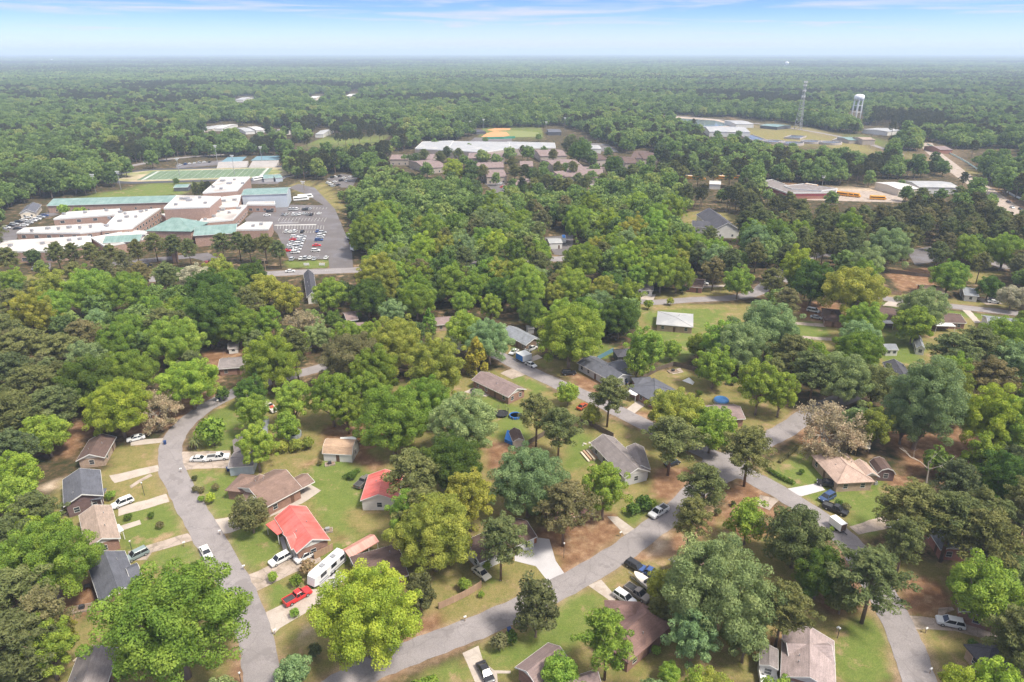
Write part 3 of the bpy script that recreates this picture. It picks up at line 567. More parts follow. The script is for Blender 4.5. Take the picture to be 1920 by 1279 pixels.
HAND = [  # px, py of the crown's middle, crown radius in px, tint, form
(325,1165,128,'L','spread'),(688,1150,95,'LB','round'),(90,1050,82,'L','round'),(60,1012,45,'LB','loose'),(28,1110,60,'P','p'),(22,1200,62,'PD','p'),(72,1150,45,'PB','p'),(60,960,38,'P','p'),(12,1010,45,'P','p'),(88,1215,52,'F','loose'),(35,1255,40,'L','loose'),(112,1185,28,'LG','loose'),
(1005,1140,47,'E','tall'),(1140,1185,46,'L','p'),(938,1006,42,'P','p'),(814,1003,74,'LG','round'),(880,935,48,'LG','loose'),(770,965,45,'L','loose'),(990,903,70,'LP','round'),(1058,940,50,'PB','p'),(1133,915,46,'F','loose'),(768,885,47,'P','p'),(790,950,40,'P','p'),
(735,788,66,'L','round'),(800,752,48,'L','round'),(872,798,64,'LP','round'),(845,868,56,'LD','round'),(742,648,52,'LG','round'),(818,690,52,'LG','loose'),(660,672,60,'PB','spread'),(620,742,42,'L','loose'),(690,735,36,'L','loose'),(650,770,32,'L','loose'),(700,700,50,'L','round'),
(507,680,54,'L','round'),(470,735,30,'LD','round'),(355,716,52,'LB','spread'),(220,765,56,'LB','round'),(285,752,44,'B','bare'),(85,815,42,'F','round'),(397,812,30,'L','shrub'),(475,772,32,'F','loose'),(480,835,38,'F','loose'),(548,752,36,'F','loose'),(165,722,55,'LD','round'),
(40,640,55,'P','p'),(60,715,52,'P','p'),(25,770,50,'P','p'),(115,650,45,'P','p'),(15,690,45,'PD','p'),(100,755,40,'P','p'),(20,838,42,'PD','p'),(150,625,38,'PB','p'),(60,590,40,'LG','loose'),(240,700,48,'L','round'),(28,895,46,'LB','loose'),(35,935,38,'F','loose'),
(470,965,37,'E','round'),(787,1115,32,'E','tall'),(548,1258,34,'LP','round'),(225,640,40,'L','round'),(170,545,45,'F','round'),(95,580,36,'F','round'),(240,550,40,'L','round'),(330,640,48,'F','round'),(300,600,30,'P','p'),(400,590,56,'LD','round'),(445,610,40,'L','round'),(390,545,40,'LD','round'),(365,525,30,'B','round'),(410,510,28,'LG','round'),
(500,605,28,'L','loose'),(500,545,32,'LG','round'),(540,560,28,'LG','round'),(565,598,36,'BB','bare'),(595,630,26,'LP','round'),(625,600,18,'LD','round'),(620,555,32,'F','round'),(690,560,36,'LD','round'),(780,562,36,'L','round'),(735,590,26,'LP','loose'),(805,605,17,'C','cone'),(765,620,22,'LG','loose'),(785,625,14,'B','bare'),
(868,568,22,'F','round'),(893,672,26,'CY','cone'),(870,620,36,'F','round'),(918,640,42,'LP','round'),(1068,628,60,'L','round'),(1160,595,38,'LD','round'),(1210,655,38,'F','loose'),(1195,680,26,'L','loose'),(1142,735,32,'P','p'),(1006,770,32,'P','p'),(1048,795,36,'P','p'),(1065,738,22,'F','round'),(1110,775,18,'LG','loose'),
(985,545,36,'F','tall'),(1075,540,36,'F','round'),(1040,555,22,'LG','loose'),(935,545,28,'LD','round'),(920,575,22,'F','loose'),(1000,590,28,'LD','round'),(1240,512,34,'F','round'),(1270,515,32,'L','round'),(1385,530,29,'F','round'),(1195,520,20,'F','loose'),(1090,490,36,'L','round'),(1130,470,34,'P','p'),(870,480,40,'P','p'),(1010,490,30,'P','p'),
(1345,1105,102,'LP','round'),(1300,1190,50,'LP','loose'),(1400,1190,45,'LP','loose'),(1470,1130,44,'P','p'),(1495,1010,60,'P','round'),(1535,1080,48,'LD','round'),(1402,975,36,'F','loose'),(1325,905,40,'P','p'),(1295,965,32,'P','p'),(1260,815,46,'P','p'),(1268,775,56,'LG','spread'),(1335,805,46,'F','round'),(1407,835,45,'P','p'),
(1560,785,62,'B','bare'),(1640,1075,62,'P','p'),(1720,950,64,'P','p'),(1790,965,66,'P','p'),(1850,1000,56,'P','p'),(1850,1115,66,'F','round'),(1905,1080,45,'LP','round'),(1872,1284,46,'LB','loose'),(1800,1284,34,'LB','loose'),(1310,650,24,'L','round'),(1258,655,20,'F','round'),(538,800,26,'L','loose'),(1735,755,66,'LP','tall'),(1700,780,40,'LP','tall'),(1860,790,52,'LB','tall'),(1905,800,48,'F','tall'),
(1830,640,52,'P','p'),(1890,640,46,'F','round'),(1860,700,48,'PB','p'),(1790,650,42,'P','p'),(1900,680,40,'LP','round'),(1580,710,50,'LP','round'),(1610,660,42,'L','round'),(1640,720,40,'P','round'),(1490,655,46,'PD','p'),(1530,690,44,'P','p'),(1440,620,56,'LP','round'),(1385,650,50,'LP','round'),(1350,640,36,'F','loose'),(1425,720,42,'F','loose'),(1465,735,34,'L','loose'),(1340,690,38,'L','round'),
(1600,545,58,'LG','spread'),(1730,580,42,'LP','round'),(1715,610,34,'L','round'),(1780,520,32,'F','round'),(1665,465,38,'LP','round'),(1620,605,38,'F','round'),(1610,635,36,'LP','round'),(1525,530,42,'LD','round'),(1855,540,22,'LD','round'),(1900,555,26,'B','spread'),(1810,470,30,'F','round'),(1885,470,34,'F','round'),(1760,470,30,'P','p'),(1570,445,34,'P','p'),(1605,440,30,'P','p'),
(1448,520,38,'P','p'),(1480,560,36,'PB','p'),(1420,470,34,'P','p'),(1310,470,38,'P','p'),(1340,500,34,'PB','p'),(1330,440,22,'P','p'),(1505,440,40,'P','p'),(1240,1100,30,'LG','loose'),(1235,1145,24,'P','loose'),(1255,1262,22,'F','round'),(1580,1120,35,'P','round'),(1545,1060,34,'LD','loose'),(1800,900,38,'E','p'),(1880,900,44,'LD','tall'),(1840,860,34,'L','tall'),(1760,870,30,'LD','shrub'),(1700,1010,34,'P','p'),
(105,470,17,'P','p'),(135,470,14,'PD','p'),(170,470,17,'P','p'),(205,474,16,'P','p'),(255,464,14,'P','p'),(288,452,18,'P','p'),(325,455,15,'P','p'),(352,462,14,'P','p'),(415,452,18,'P','p'),(446,450,15,'P','p'),(466,455,15,'P','p'),(495,455,17,'P','p'),(522,465,14,'P','p'),(230,485,14,'PB','p'),(15,480,26,'P','p'),(60,475,14,'CY','loose'),(75,495,14,'LG','loose'),
(1008,330,15,'P','p'),(985,318,14,'PD','p'),(1000,345,13,'P','p'),(965,318,13,'P','p'),(1025,338,14,'PD','p'),(960,350,9,'LD','cone'),(1075,312,11,'P','p'),(1085,335,12,'P','p'),(1098,338,11,'P','p'),(1070,270,16,'PD','round'),(1085,285,20,'LD','round'),(1108,295,14,'F','round'),(1098,275,13,'P','round'),(905,293,14,'L','round'),(955,290,14,'LG','round'),(990,288,14,'LG','round'),(930,298,11,'LG','round'),(838,283,15,'PD','p'),(825,292,13,'P','p'),(860,286,12,'P','p'),(758,296,9,'PD','cone'),(767,296,9,'PD','cone'),(850,318,20,'LB','round'),(885,325,15,'F','round'),(900,325,12,'L','round'),(1036,288,12,'P','p'),(1115,318,13,'L','round'),(1150,310,18,'LD','round'),(1165,325,15,'L','round'),(1185,318,14,'P','p'),(1240,315,14,'P','p'),(1265,310,14,'P','p'),(1220,308,10,'L','round'),(815,268,8,'L','round'),(1010,258,7,'PD','round'),(910,262,6,'L','round'),(950,278,6,'PD','round'),(1065,345,12,'P','p'),(1050,345,14,'P','p'),(1140,285,9,'L','round'),
(800,318,14,'L','round'),(780,302,9,'L','round'),(905,318,10,'P','p'),(930,338,9,'LD','round'),(1045,312,9,'P','p'),(1060,318,8,'L','round'),(1110,330,12,'L','round'),(1130,335,13,'P','p'),(1020,312,10,'L','round'),(870,302,11,'L','round'),(960,302,9,'P','p'),(1200,312,12,'L','round'),(795,288,9,'P','p'),(880,276,7,'L','round'),(980,280,7,'P','p'),(1020,282,8,'L','round'),(1700,362,14,'L','round'),(1730,364,13,'P','p'),(1765,366,13,'L','round'),(1800,360,13,'P','p'),(1690,345,8,'L','round'),(1560,372,14,'L','round'),(1440,368,13,'LP','round'),(1480,372,14,'P','p'),(1345,252,7,'L','round'),(1385,252,7,'L','round'),(366,352,8,'P','p'),(380,350,8,'P','p'),(391,350,7,'P','p'),(330,340,6,'L','round'),(640,368,8,'L','tall'),(1370,325,16,'P','p'),(1340,322,14,'P','p'),(1310,325,14,'P','p'),(1280,322,13,'P','p'),
(60,545,40,'P','p'),(140,510,44,'P','p'),(190,500,40,'PB','p'),(260,510,34,'PB','p'),(310,510,32,'P','p'),(225,520,26,'PB','p'),(20,560,36,'P','p'),(20,530,26,'L','round'),(430,535,32,'L','round'),(470,520,30,'LD','round'),
]
CONE_K = dict(cone=1, bare=1, shrub=1, p=1)
TREES = []   # dict per tree
def crown_world(px, py, rp, form):
    """distance at which a crown of that form stands on the ground and still fills its place in the photo"""
    # (crown centre height / crown radius) per form; pines are about 21 m tall whatever their spread
    kz = {'round': 1.14, 'tall': 1.53, 'spread': 1.12, 'loose': 1.57, 'cone': 1.35, 'bare': 1.2, 'shrub': .9}.get(form)
    z = 12.0
    for _ in range(14):
        p = G(px, py, z); dep = PX(p.x, p.y, z)[2]; r = min(rp * dep / 1280, (6.4 if py > 620 else 4.7) if form == 'p' else 12.6)
        zn = kz * r if kz else .74 * min(17.5, max(13, 12 + .7 * r)); z = .5 * z + .5 * zn
    return p.x, p.y, r, z
def mask_new(): return np.zeros((320, 480), bool)
KEEP = mask_new(); _gy, _gx = np.mgrid[0:320, 0:480]; _gx = _gx * 4 + 2.0; _gy = _gy * 4 + 2.0
def keep(poly, grow=0.0):
    global KEEP
    m = inpoly(poly, _gx, _gy)
    if grow: m |= dist_poly(poly, _gx, _gy) < grow
    KEEP |= m
def keep_pt(px, py):
    i, j = int(py // 4), int(px // 4)
    return KEEP[i, j] if 0 <= i < 320 and 0 <= j < 480 else False
# ------------------------------------------------------------------ buildings
LM = []      # landmarks used to say where a tree stands: (phrase, px, py)
def shingle(name, c, v=.15): return mat(name, c, .9, v, .5, fine=(5.5, .17), streak=((.5, 4, 4), .13), patch=(tuple(x * .62 for x in c), .28, .52, .74))
def metalroof(name, c): return mat(name, c, .42, .07, .35, streak=((3.2, .06, .06), .2), spec=.4, patch=(tuple(min(1, x * 1.08 + .075) for x in c), .22, .42, .72))
def brick(name, c): return mat(name, c, .9, .14, 1.2, fine=(9, .2), streak=((1.2, 1.2, 9), .10))
RF = {'slate': shingle('slate_shingles', (.098, .100, .118)), 'dark': shingle('charcoal_shingles', (.066, .064, .076)), 'brown': shingle('brown_shingles', (.185, .122, .098)), 'dbrown': shingle('dark_brown_shingles', (.105, .068, .058)),
'tan': shingle('tan_shingles', (.305, .232, .188)), 'grey': shingle('grey_shingles', (.190, .165, .160)), 'mauve': shingle('mauve_brown_shingles', (.205, .150, .142)), 'maroon': shingle('maroon_shingles', (.190, .115, .100)),
'bgrey': shingle('blue_grey_shingles', (.195, .205, .225)), 'pinkgrey': shingle('pinkish_grey_shingles', (.285, .225, .215)), 'white': mat('white_roof', (.30, .30, .305), .6, .08, .2, patch=((.42, .40, .38), .1, .5, .72)),
'red': metalroof('red_metal_roof', (.50, .108, .088)), 'pink': metalroof('faded_red_metal_roof', (.46, .215, .175)), 'green': metalroof('green_metal_roof', (.135, .215, .192)), 'tanmetal': shingle('pale_tan_shingles', (.38, .275, .225)),
'flat': mat('pale_flat_roof', (.50, .465, .44), .85, .07, .04, fine=(1.2, .05), patch=((.27, .235, .215), .05, .48, .74)), 'wood': shingle('weathered_tan_shingles', (.36, .245, .165)), 'tin': metalroof('pale_tin_roof', (.50, .47, .44))}
WL = {'brick': brick('red_brown_brick', (.255, .150, .115)), 'sbrick': brick('school_brick', (.34, .225, .18)), 'tanbrick': brick('tan_brick', (.36, .265, .20)), 'dbrick': brick('dark_brick', (.145, .095, .092)), 'white': mat('white_siding', (.60, .58, .55), .75, .06, .5, streak=((.4, .4, 7), .06)),
'grey': mat('grey_siding', (.42, .41, .41), .75, .06, .5, streak=((.4, .4, 7), .07)), 'cream': mat('cream_siding', (.60, .53, .43), .75, .06, .5, streak=((.4, .4, 7), .06)), 'dgrey': mat('charcoal_siding', (.095, .095, .105), .8, .1, .5), 'brown': mat('brown_siding', (.20, .135, .095), .8, .1, .6),
'tanwall': mat('tan_stucco', (.38, .32, .27), .85, .06, .5), 'rbrick': brick('bright_red_brick', (.33, .155, .115)), 'maroon': mat('maroon_panel', (.24, .055, .06), .6, .06, .3), 'bluewall': mat('pale_blue_panel', (.42, .46, .51), .6, .05, .3, streak=((4, 4, .1), .06))}
M_TRIM = mat('white_trim', (.62, .61, .59), .6, .05, 1.0); M_GLASS = mat('window_glass', (.030, .036, .045), .12, .2, .8, spec=.6); M_DOOR = mat('door_paint', (.115, .065, .045), .6, .1, 2.0)
M_GARAGE = mat('white_garage_door', (.60, .59, .57), .6, .05, 1.0, streak=((.1, .1, 5), .08)); M_WOODDOOR = mat('orange_wood_door', (.36, .13, .045), .6, .1, 1.0); M_METAL = mat('grey_metal', (.34, .34, .35), .5, .1, 1.0, metal=.4); M_DARK = mat('dark_metal', (.045, .045, .05), .5, .1, 1.0)
M_WOOD = mat('weathered_wood', (.27, .20, .145), .9, .15, 1.0, streak=((.4, 6, .4), .15)); M_FENCE = mat('fence_wood', (.34, .225, .15), .9, .12, .7, streak=((5, 5, .2), .16)); M_DFENCE = mat('dark_fence_wood', (.13, .10, .078), .9, .15, .7, streak=((5, 5, .2), .16))
def _unit():
    a = MB().box(-.5, .5, -.02, .02, -.5, .5).mesh('window_pane', [M_GLASS])
    m = MB(); m.box(-.55, -.5, -.04, .03, -.55, .55); m.box(.5, .55, -.04, .03, -.55, .55); m.box(-.5, .5, -.04, .03, .5, .55); m.box(-.5, .5, -.04, .03, -.56, -.5); m.box(-.5, .5, -.034, .03, -.02, .02)
    b = m.mesh('window_frame', [M_TRIM])
    d = MB(); d.box(-.45, .45, -.03, .03, 0, 2.05); return a, b, d.mesh('door_leaf', [M_DOOR])
ME_PANE, ME_FRAME, ME_DOOR = _unit()
def frame_of(A, B, C, ridge, z):
    a, b, c = G(*A, z), G(*B, z), G(*C, z); ab, bc = b - a, c - b
    if ridge == 'AB': X = ab.normalized(); Y = Vector((-X.y, X.x, 0)); L = ab.length; W = abs(bc.dot(Y)); cen = a + X * L / 2 + Y * W / 2
    else: X = bc.normalized(); Y = Vector((-X.y, X.x, 0)); L = bc.length; W = abs(ab.dot(Y)); cen = b + X * L / 2 + Y * W / 2
    return Vector((cen.x, cen.y, 0)), math.atan2(X.y, X.x), L, W
CAMP = Vector((0, 0, H))
def local_T(T, cen, ang):
    return (Matrix.Translation(T.location) @ Matrix.Rotation(T.rotation_euler.z, 4, 'Z')).inverted() @ (Matrix.Translation(cen) @ Matrix.Rotation(ang, 4, 'Z'))
def put(o, Mx): o.matrix_local = Mx; return o
def wall_items(T, Mx, cen, ang, sides, E, wins=True, door=True, wsize=(1.1, 1.25), step=3.4, rnd=None):
    """windows with frames (and one door) on the walls that can be seen; sides: (x, y, normal angle, length)"""
    done = False
    for x, y, na, ln in sides:
        wa = ang + na; p = cen + Matrix.Rotation(ang, 3, 'Z') @ Vector((x, y, 1.4)); n = Vector((math.cos(wa), math.sin(wa), 0))
        if n.dot(CAMP - p) <= 2.0: continue
        k = max(1, int(ln / step)); t = na + math.pi / 2; d = Vector((math.cos(t), math.sin(t), 0))
        for i in range(k):
            q = Vector((x, y, 0)) + d * (ln * ((i + .5) / k - .5)); Mi = Mx @ Matrix.Translation(q) @ Matrix.Rotation(t, 4, 'Z')
            if door and not done and ln > 6 and i == k // 2: put(link('door', ME_DOOR, T), Mi @ Matrix.Translation((0, 0, .02))); done = True
            elif wins:
                w = put(link('window', ME_PANE, T), Mi @ Matrix.Translation((0, 0, 1.55)) @ Matrix.Diagonal((wsize[0], 1, wsize[1], 1))); link('frame', ME_FRAME, w)
def block(T, A, B, C, ridge='AB', E=2.8, rise=1.7, style='gable', roof='brown', wall='brick', gable='white', oh=.45, wins=True, door=True, detail=True, fascia=True, step=3.4, walls=True, wsize=(1.1, 1.25)):
    cen, ang, L, W = frame_of(A, B, C, ridge, E); Mx = local_T(T, cen, ang); h, w = L / 2, W / 2
    rf, wm = RF[roof], WL[wall]; wx, wy = h - oh, w - oh; sl = rise / w; th = .2
    m = MB(); f = MB()
    if style in ('gable', 'gambrel'):
        top = [(w, E), (0, E + rise), (-w, E)] if style == 'gable' else [(w, E), (w * .62, E + rise * .68), (0, E + rise), (-w * .62, E + rise * .68), (-w, E)]
        poly = [(w, E - th)] + top + [(-w, E - th)] + [(y, z - th * 1.1) for y, z in reversed(top[1:-1])]
        m.extrude_x(poly, -h, h)
        if fascia:
            for s in (-1, 1): f.box(-h + .002, h - .002, min(s * w, s * (w + .05)), max(s * w, s * (w + .05)), E - .24, E - .02)
            for s in (-1, 1): f.extrude_x([(w + .05, E - th - .05), (w + .05, E + .01)] + [(y, z + .03) for y, z in top[1:-1]] + [(-w - .05, E + .01), (-w - .05, E - th - .05)] + [(y, z - th - .06) for y, z in reversed(top[1:-1])], *sorted((s * h, s * (h + .05))))
        zw = E + oh * sl - th - .02; wp = [(wy, 0), (wy, zw)] + ([(0, E + rise - th - .03)] if style == 'gable' else [(w * .60, E + rise * .66 - th), (0, E + rise - th - .05), (-w * .60, E + rise * .66 - th)]) + [(-wy, zw), (-wy, 0)]
        wb = MB().extrude_x(wp, -wx, wx)
    elif style == 'hip':
        r = max(h - w, .02); V = [(-h, -w, E), (h, -w, E), (h, w, E), (-h, w, E), (-r, 0, E + rise), (r, 0, E + rise)]
        V2 = [(x, y, z - th) for x, y, z in V]
        m.add(V + V2, [(0, 1, 5, 4), (1, 2, 5), (2, 3, 4, 5), (3, 0, 4), (10, 11, 7, 6), (11, 8, 7), (10, 9, 8, 11)[::1], (10, 6, 9), (6, 7, 1, 0), (7, 8, 2, 1), (8, 9, 3, 2), (9, 6, 0, 3)])
        for a, b in ((0, 4), (1, 5), (2, 5), (3, 4), (4, 5)): 
            if detail: f.tube([Vector(V[a]) + Vector((0, 0, .03)), Vector(V[b]) + Vector((0, 0, .03))], .09, 4)
        wb = MB().box(-wx, wx, -wy, wy, 0, E - th + .02)
    else:   # flat slab
        m.box(-h, h, -w, w, E - th, E); wb = MB().box(-wx, wx, -wy, wy, 0, E - th - .003)
    ro = put(m.obj('roof', rf, T), Mx)
    if style == 'gable' and detail:
        c = MB(); c.extrude_x([(.16, E + rise - .16 * sl + .03), (0, E + rise + .04), (-.16, E + rise - .16 * sl + .03), (0, E + rise - .03)], -h + .06, h - .06); c.obj('ridge_cap', rf, ro)
    if f.v: put(f.obj('fascia' if style != 'hip' else 'hip_ridge', M_TRIM if style != 'hip' else rf, T if style != 'hip' else ro), Mx if style != 'hip' else Matrix.Identity(4))
    if detail and style in ('gable', 'hip') and L > 8:
        rnd = random.Random(int(A[0] * 7 + A[1]))
        for k in range(2):
            x, y = rnd.uniform(-.3, .3) * L, rnd.choice((-1, 1)) * w * rnd.uniform(.3, .55); z = E + rise * (1 - abs(y) / w) if style == 'gable' else E + rise * .5
            MB().tube([(x, y, z - .3), (x, y, z + .45)], .09, 8).obj('vent_pipe', M_METAL, ro)
    if walls:
        wo = put(wb.obj('wall', wm, T), Mx)
        if style == 'gable' and gable:
            for s in (-1, 1):
                gz = E + .05; apx = E + rise - th - .06; yy = (apx - gz) / sl
                g = MB().extrude_x([(yy, gz), (0, apx), (-yy, gz)], *sorted((s * wx, s * (wx + .03)))); put(g.obj('gable', WL[gable], T), Mx)
        if wins or door: wall_items(T, Mx, cen, ang, [(0, -wy - .01, -math.pi / 2, 2 * wx), (0, wy + .01, math.pi / 2, 2 * wx), (wx + .01, 0, 0, 2 * wy), (-wx - .01, 0, math.pi, 2 * wy)], E, wins, door, wsize, step)
    return Mx, L, W
def house(label, A, B, C, ridge='AB', name='house', cat='house', short=None, kp=True, **kw):
    cen, ang, L, W = frame_of(A, B, C, ridge, kw.get('E', 2.8)); T = thing(name, label, cat, cen, ang)
    Mx, L, W = block(T, A, B, C, ridge, **kw)
    if short:
        p = PX(cen.x, cen.y, 2); LM.append((short, p[0], p[1]))
    if kp:
        pts = []
        for x, y in ((-L / 2, -W / 2), (L / 2, -W / 2), (L / 2, W / 2), (-L / 2, W / 2)):
            q = cen + Matrix.Rotation(ang, 3, 'Z') @ Vector((x, y, 0)); pts += [PX(q.x, q.y, 0)[:2], PX(q.x, q.y, kw.get('E', 2.8) + .8)[:2]]
        keep(hull(pts), 3)
    return T
def hull(P):
    P = sorted(set((round(a, 2), round(b, 2)) for a, b in P))
    def half(P):
        o = []
        for p in P:
            while len(o) > 1 and (o[-1][0] - o[-2][0]) * (p[1] - o[-2][1]) - (o[-1][1] - o[-2][1]) * (p[0] - o[-2][0]) <= 0: o.pop()
            o.append(p)
        return o[:-1]
    return half(P) + half(P[::-1])
def porch(T, A, B, C, E, roof, posts=True, thick=.15, rise=0, name='porch_roof'):
    """a canopy on posts belonging to a house"""
    cen, ang, L, W = frame_of(A, B, C, 'AB', E); Mx = local_T(T, cen, ang)
    pr = put(MB().box(-L / 2, L / 2, -W / 2, W / 2, E - thick, E).obj(name, RF[roof] if roof in RF else M_TRIM, T), Mx)
    if posts:
        for x in (-L / 2 + .2, L / 2 - .2):
            for y in (-W / 2 + .2, W / 2 - .2): put(MB().box(x - .06, x + .06, y - .06, y + .06, 0, E - thick).obj('post', M_TRIM, T), Mx)
    return pr
def wallpanel(T, A, B, h0, h1, material, name, out=.06):
    """a door-like panel standing on a wall between two ground points (px, at ground level)"""
    a, b = G(*A), G(*B); d = b - a; ang = math.atan2(d.y, d.x); n = Vector((d.y, -d.x, 0)).normalized()
    if n.dot(CAMP - a) < 0: n = -n
    mid = (a + b) / 2 + n * out; o = MB().box(-d.length / 2, d.length / 2, -.04, .04, h0, h1).obj(name, material, T); put(o, local_T(T, mid, ang)); return o
def build_houses():
    T = house('brown roofed tan brick ranch house beyond the far left driveway', (141,866), (196,858), (218,819), 'BC', short='leftmost brown-roofed house', E=2.7, rise=1.5, roof='dbrown', wall='tanbrick')
    T = house('dark brick house with a slate blue roof and white eaves left of the curved road', (119,951), (194,929), (188,881), 'BC', short='slate-roofed dark brick house', E=3.6, rise=1.9, roof='slate', wall='dbrick', gable='dbrick')
    porch(T, (190,935), (200,915), (192,893), 3.2, 'slate', thick=.18)
    T = house('tan roofed brick house beside the white sports utility car', (160,1028), (226,1009), (209,947), 'BC', short='tan-roofed brick house', E=2.9, rise=1.5, roof='tan', wall='brick')
    porch(T, (218,1000), (232,994), (228,980), 2.5, 'trim')
    T = house('dark slate roofed house below the tan roofed house, beside the big leafy tree', (189,1137), (262,1101), (234,1033), 'BC', short='lower slate-roofed house', E=2.9, rise=1.8, roof='slate', wall='brick')
    block(T, (246,1092), (268,1083), (256,1055), 'AB', 2.85, 1.3, roof='slate', wall='white', wins=False, door=False, detail=False)
    house('grey roofed house at the bottom edge behind the wooden pergola', (108,1330), (180,1350), (222,1215), 'BC', short='bottom-edge grey house', E=3.0, rise=1.6, roof='grey', wall='brick')
    T = house('large brown roofed house with a white patio right of the curved road', (497,952), (567,915), (538,868), 'AB', short='large brown-roofed house', E=3.0, rise=2.6, roof='brown', wall='brick')
    block(T, (458,925), (500,940), (512,898), 'BC', 2.8, 1.7, roof='brown', wall='brick', wins=False, detail=False, door=False)
    block(T, (556,921), (590,903), (574,884), 'AB', 2.7, 1.1, roof='brown', wall='white', detail=False, wins=False, door=False, walls=False)
    block(T, (446,893), (472,925), (500,893), 'BC', 2.8, 1.6, 'hip', roof='brown', wall='brick', wins=False, detail=False, door=False)
    T = house('white shed with a tan barn style roof on the green lawn', (604,850), (660,853), (671,829), 'AB', 'shed', 'shed', short='white barn-style shed', E=2.5, rise=2.3, style='gambrel', roof='wood', wall='white', oh=.2, step=5)
    T = house('white garage with a bright red metal roof beside the tall pine', (677,934), (745,938), (756,890), 'BC', 'garage', 'garage', short='red-roofed white garage', E=3.0, rise=1.7, roof='red', wall='white', gable=None, oh=.3, step=4.5)
    T = house('brick house with a bright red metal roof by the white sports utility car', (557,1039), (619,1012), (574,949), 'BC', short='red-roofed brick house', E=3.1, rise=1.9, roof='red', wall='brick')
    block(T, (546,1030), (562,1024), (543,996), 'AB', 3.05, 1.2, roof='red', wall='white', wins=False, door=False, detail=False)
    porch(T, (520,1003), (545,990), (528,968), 2.8, 'red', thick=.12)
    T = thing('carport', 'long carport with a faded red roof behind the camper trailer', 'carport', *frame_of((658,1046), (711,1015), (692,1002), 'AB', 2.6)[:1], frame_of((658,1046), (711,1015), (692,1002), 'AB', 2.6)[1])
    Mx, L, W = block(T, (656,1046), (711,1015), (693,1002), 'AB', 2.6, .8, roof='pink', walls=False, fascia=False, detail=False)
    for i in range(4):
        for s in (-1, 1): put(MB().box(-.05, .05, -.05, .05, 0, 2.45).obj('post', M_TRIM, T), Mx @ Matrix.Translation(((i / 3 - .5) * (L - .6), s * (W / 2 - .3), 0)))
    keep([(641,1032),(658,1046),(711,1015),(692,1001)], 3); LM.append(('faded red carport', 676, 1022))
    house('brown grey roofed house behind the camper, half hidden by the yellow green tree', (676,1105), (766,1078), (712,1028), 'AB', short='camper-side brown house', E=2.8, rise=1.6, roof='dbrown', wall='brick')
    T = house('white house with a dark brown roof and an orange garage door in the trees', (899,1056), (1007,1006), (980,966), 'AB', short='orange-doored white house', E=2.9, rise=1.8, roof='dbrown', wall='white')
    wallpanel(T, (984,1024), (1003,1015), .02, 2.2, M_WOODDOOR, 'garage_door', .55)
    house('faded red roofed house behind the brown pines by the street', (1030,978), (1112,962), (1116,908), 'AB', short='faded red-roofed house', E=2.8, rise=1.7, roof='pink', wall='brick')
    T = house('brown roofed house at the bottom edge beside the black car', (945,1310), (1010,1330), (1130,1290), 'BC', short='bottom-edge brown house', E=2.9, rise=1.7, roof='mauve', wall='brick')
    block(T, (940,1270), (1010,1292), (1072,1243), 'BC', 2.9, 1.5, roof='mauve', wall='brick', wins=False, door=False, detail=False)
    T = house('maroon hip roofed house beside the parked boat and pickups', (1178,1244), (1263,1171), (1207,1129), 'AB', short='maroon-roofed house', E=2.9, rise=2.4, style='hip', roof='maroon', wall='brick')
    block(T, (1136,1168), (1208,1172), (1196,1128), 'AB', 2.88, 1.8, 'hip', roof='maroon', wall='brick', wins=False, door=False, detail=False)
    house('brown roofed house almost hidden between the budding tree and the pale green tree', (1278,1078), (1335,1062), (1322,1030), 'AB', short='hidden brown house', E=2.8, rise=1.6, roof='brown', wall='brick')
    T = house('pinkish grey roofed house at the bottom right edge with a white gable', (1462,1300), (1568,1300), (1564,1202), 'BC', short='pinkish grey-roofed house', E=2.9, rise=1.8, roof='pinkgrey', wall='brick')
    block(T, (1480,1240), (1566,1245), (1563,1203), 'AB', 2.9, 1.6, roof='pinkgrey', wall='white', wins=False, door=False, detail=False)
    house('small grey flat roofed shed left of the pinkish grey house', (1424,1250), (1459,1256), (1459,1218), 'BC', 'shed', 'shed', short='small grey shed', E=2.6, rise=.5, roof='grey', wall='white', gable=None, oh=.1, step=5)
    house('dark shingled brick house at the right edge behind round shrubs', (1848,1256), (1930,1250), (1884,1203), 'AB', short='right-edge dark-shingled house', E=2.8, rise=1.7, style='hip', roof='dark', wall='tanbrick')
    house('grey tan roofed house under the leafy tree with a silver car in front', (1800,1158), (1872,1168), (1855,1085), 'BC', short='tan-grey house', E=2.8, rise=1.6, roof='grey', wall='brick', kp=False)
    house('grey roofed red brick house behind the tall pines on the right', (1772,1043), (1838,1037), (1800,985), 'BC', short='grey house behind pines', E=2.9, rise=1.7, roof='bgrey', wall='rbrick', kp=False)
    T = house('slate blue roofed house with a white carport beside the bend in the street', (1228,756), (1281,738), (1234,706), 'AB', short='white-carported slate house', E=2.8, rise=1.7, style='hip', roof='slate', wall='brick')
    block(T, (1193,724), (1230,722), (1219,706), 'AB', 2.8, 1.2, 'hip', roof='slate', wall='brick', wins=False, door=False, detail=False)
    porch(T, (1192,742), (1207,731), (1193,722), 2.6, 'trim')
    T = house('long dark slate roofed house behind the large leafy tree by the dirt drive', (1148,716), (1186,704), (1118,669), 'BC', short='long slate-roofed house', E=2.8, rise=1.6, roof='slate', wall='grey')
    block(T, (1150,696), (1180,688), (1160,675), 'AB', 2.78, 1.1, roof='slate', wall='grey', wins=False, door=False, detail=False)
    T = house('small charcoal garage with a white door behind the long slate roofed house', (1160,673), (1190,668), (1180,654), 'BC', 'garage', 'garage', short='small charcoal garage', E=2.7, rise=1.4, style='hip', roof='dark', wall='dgrey', oh=.25, wins=False, door=False)
    wallpanel(T, (1160,674), (1170,672.5), .02, 2.1, M_GARAGE, 'garage_door', .28)
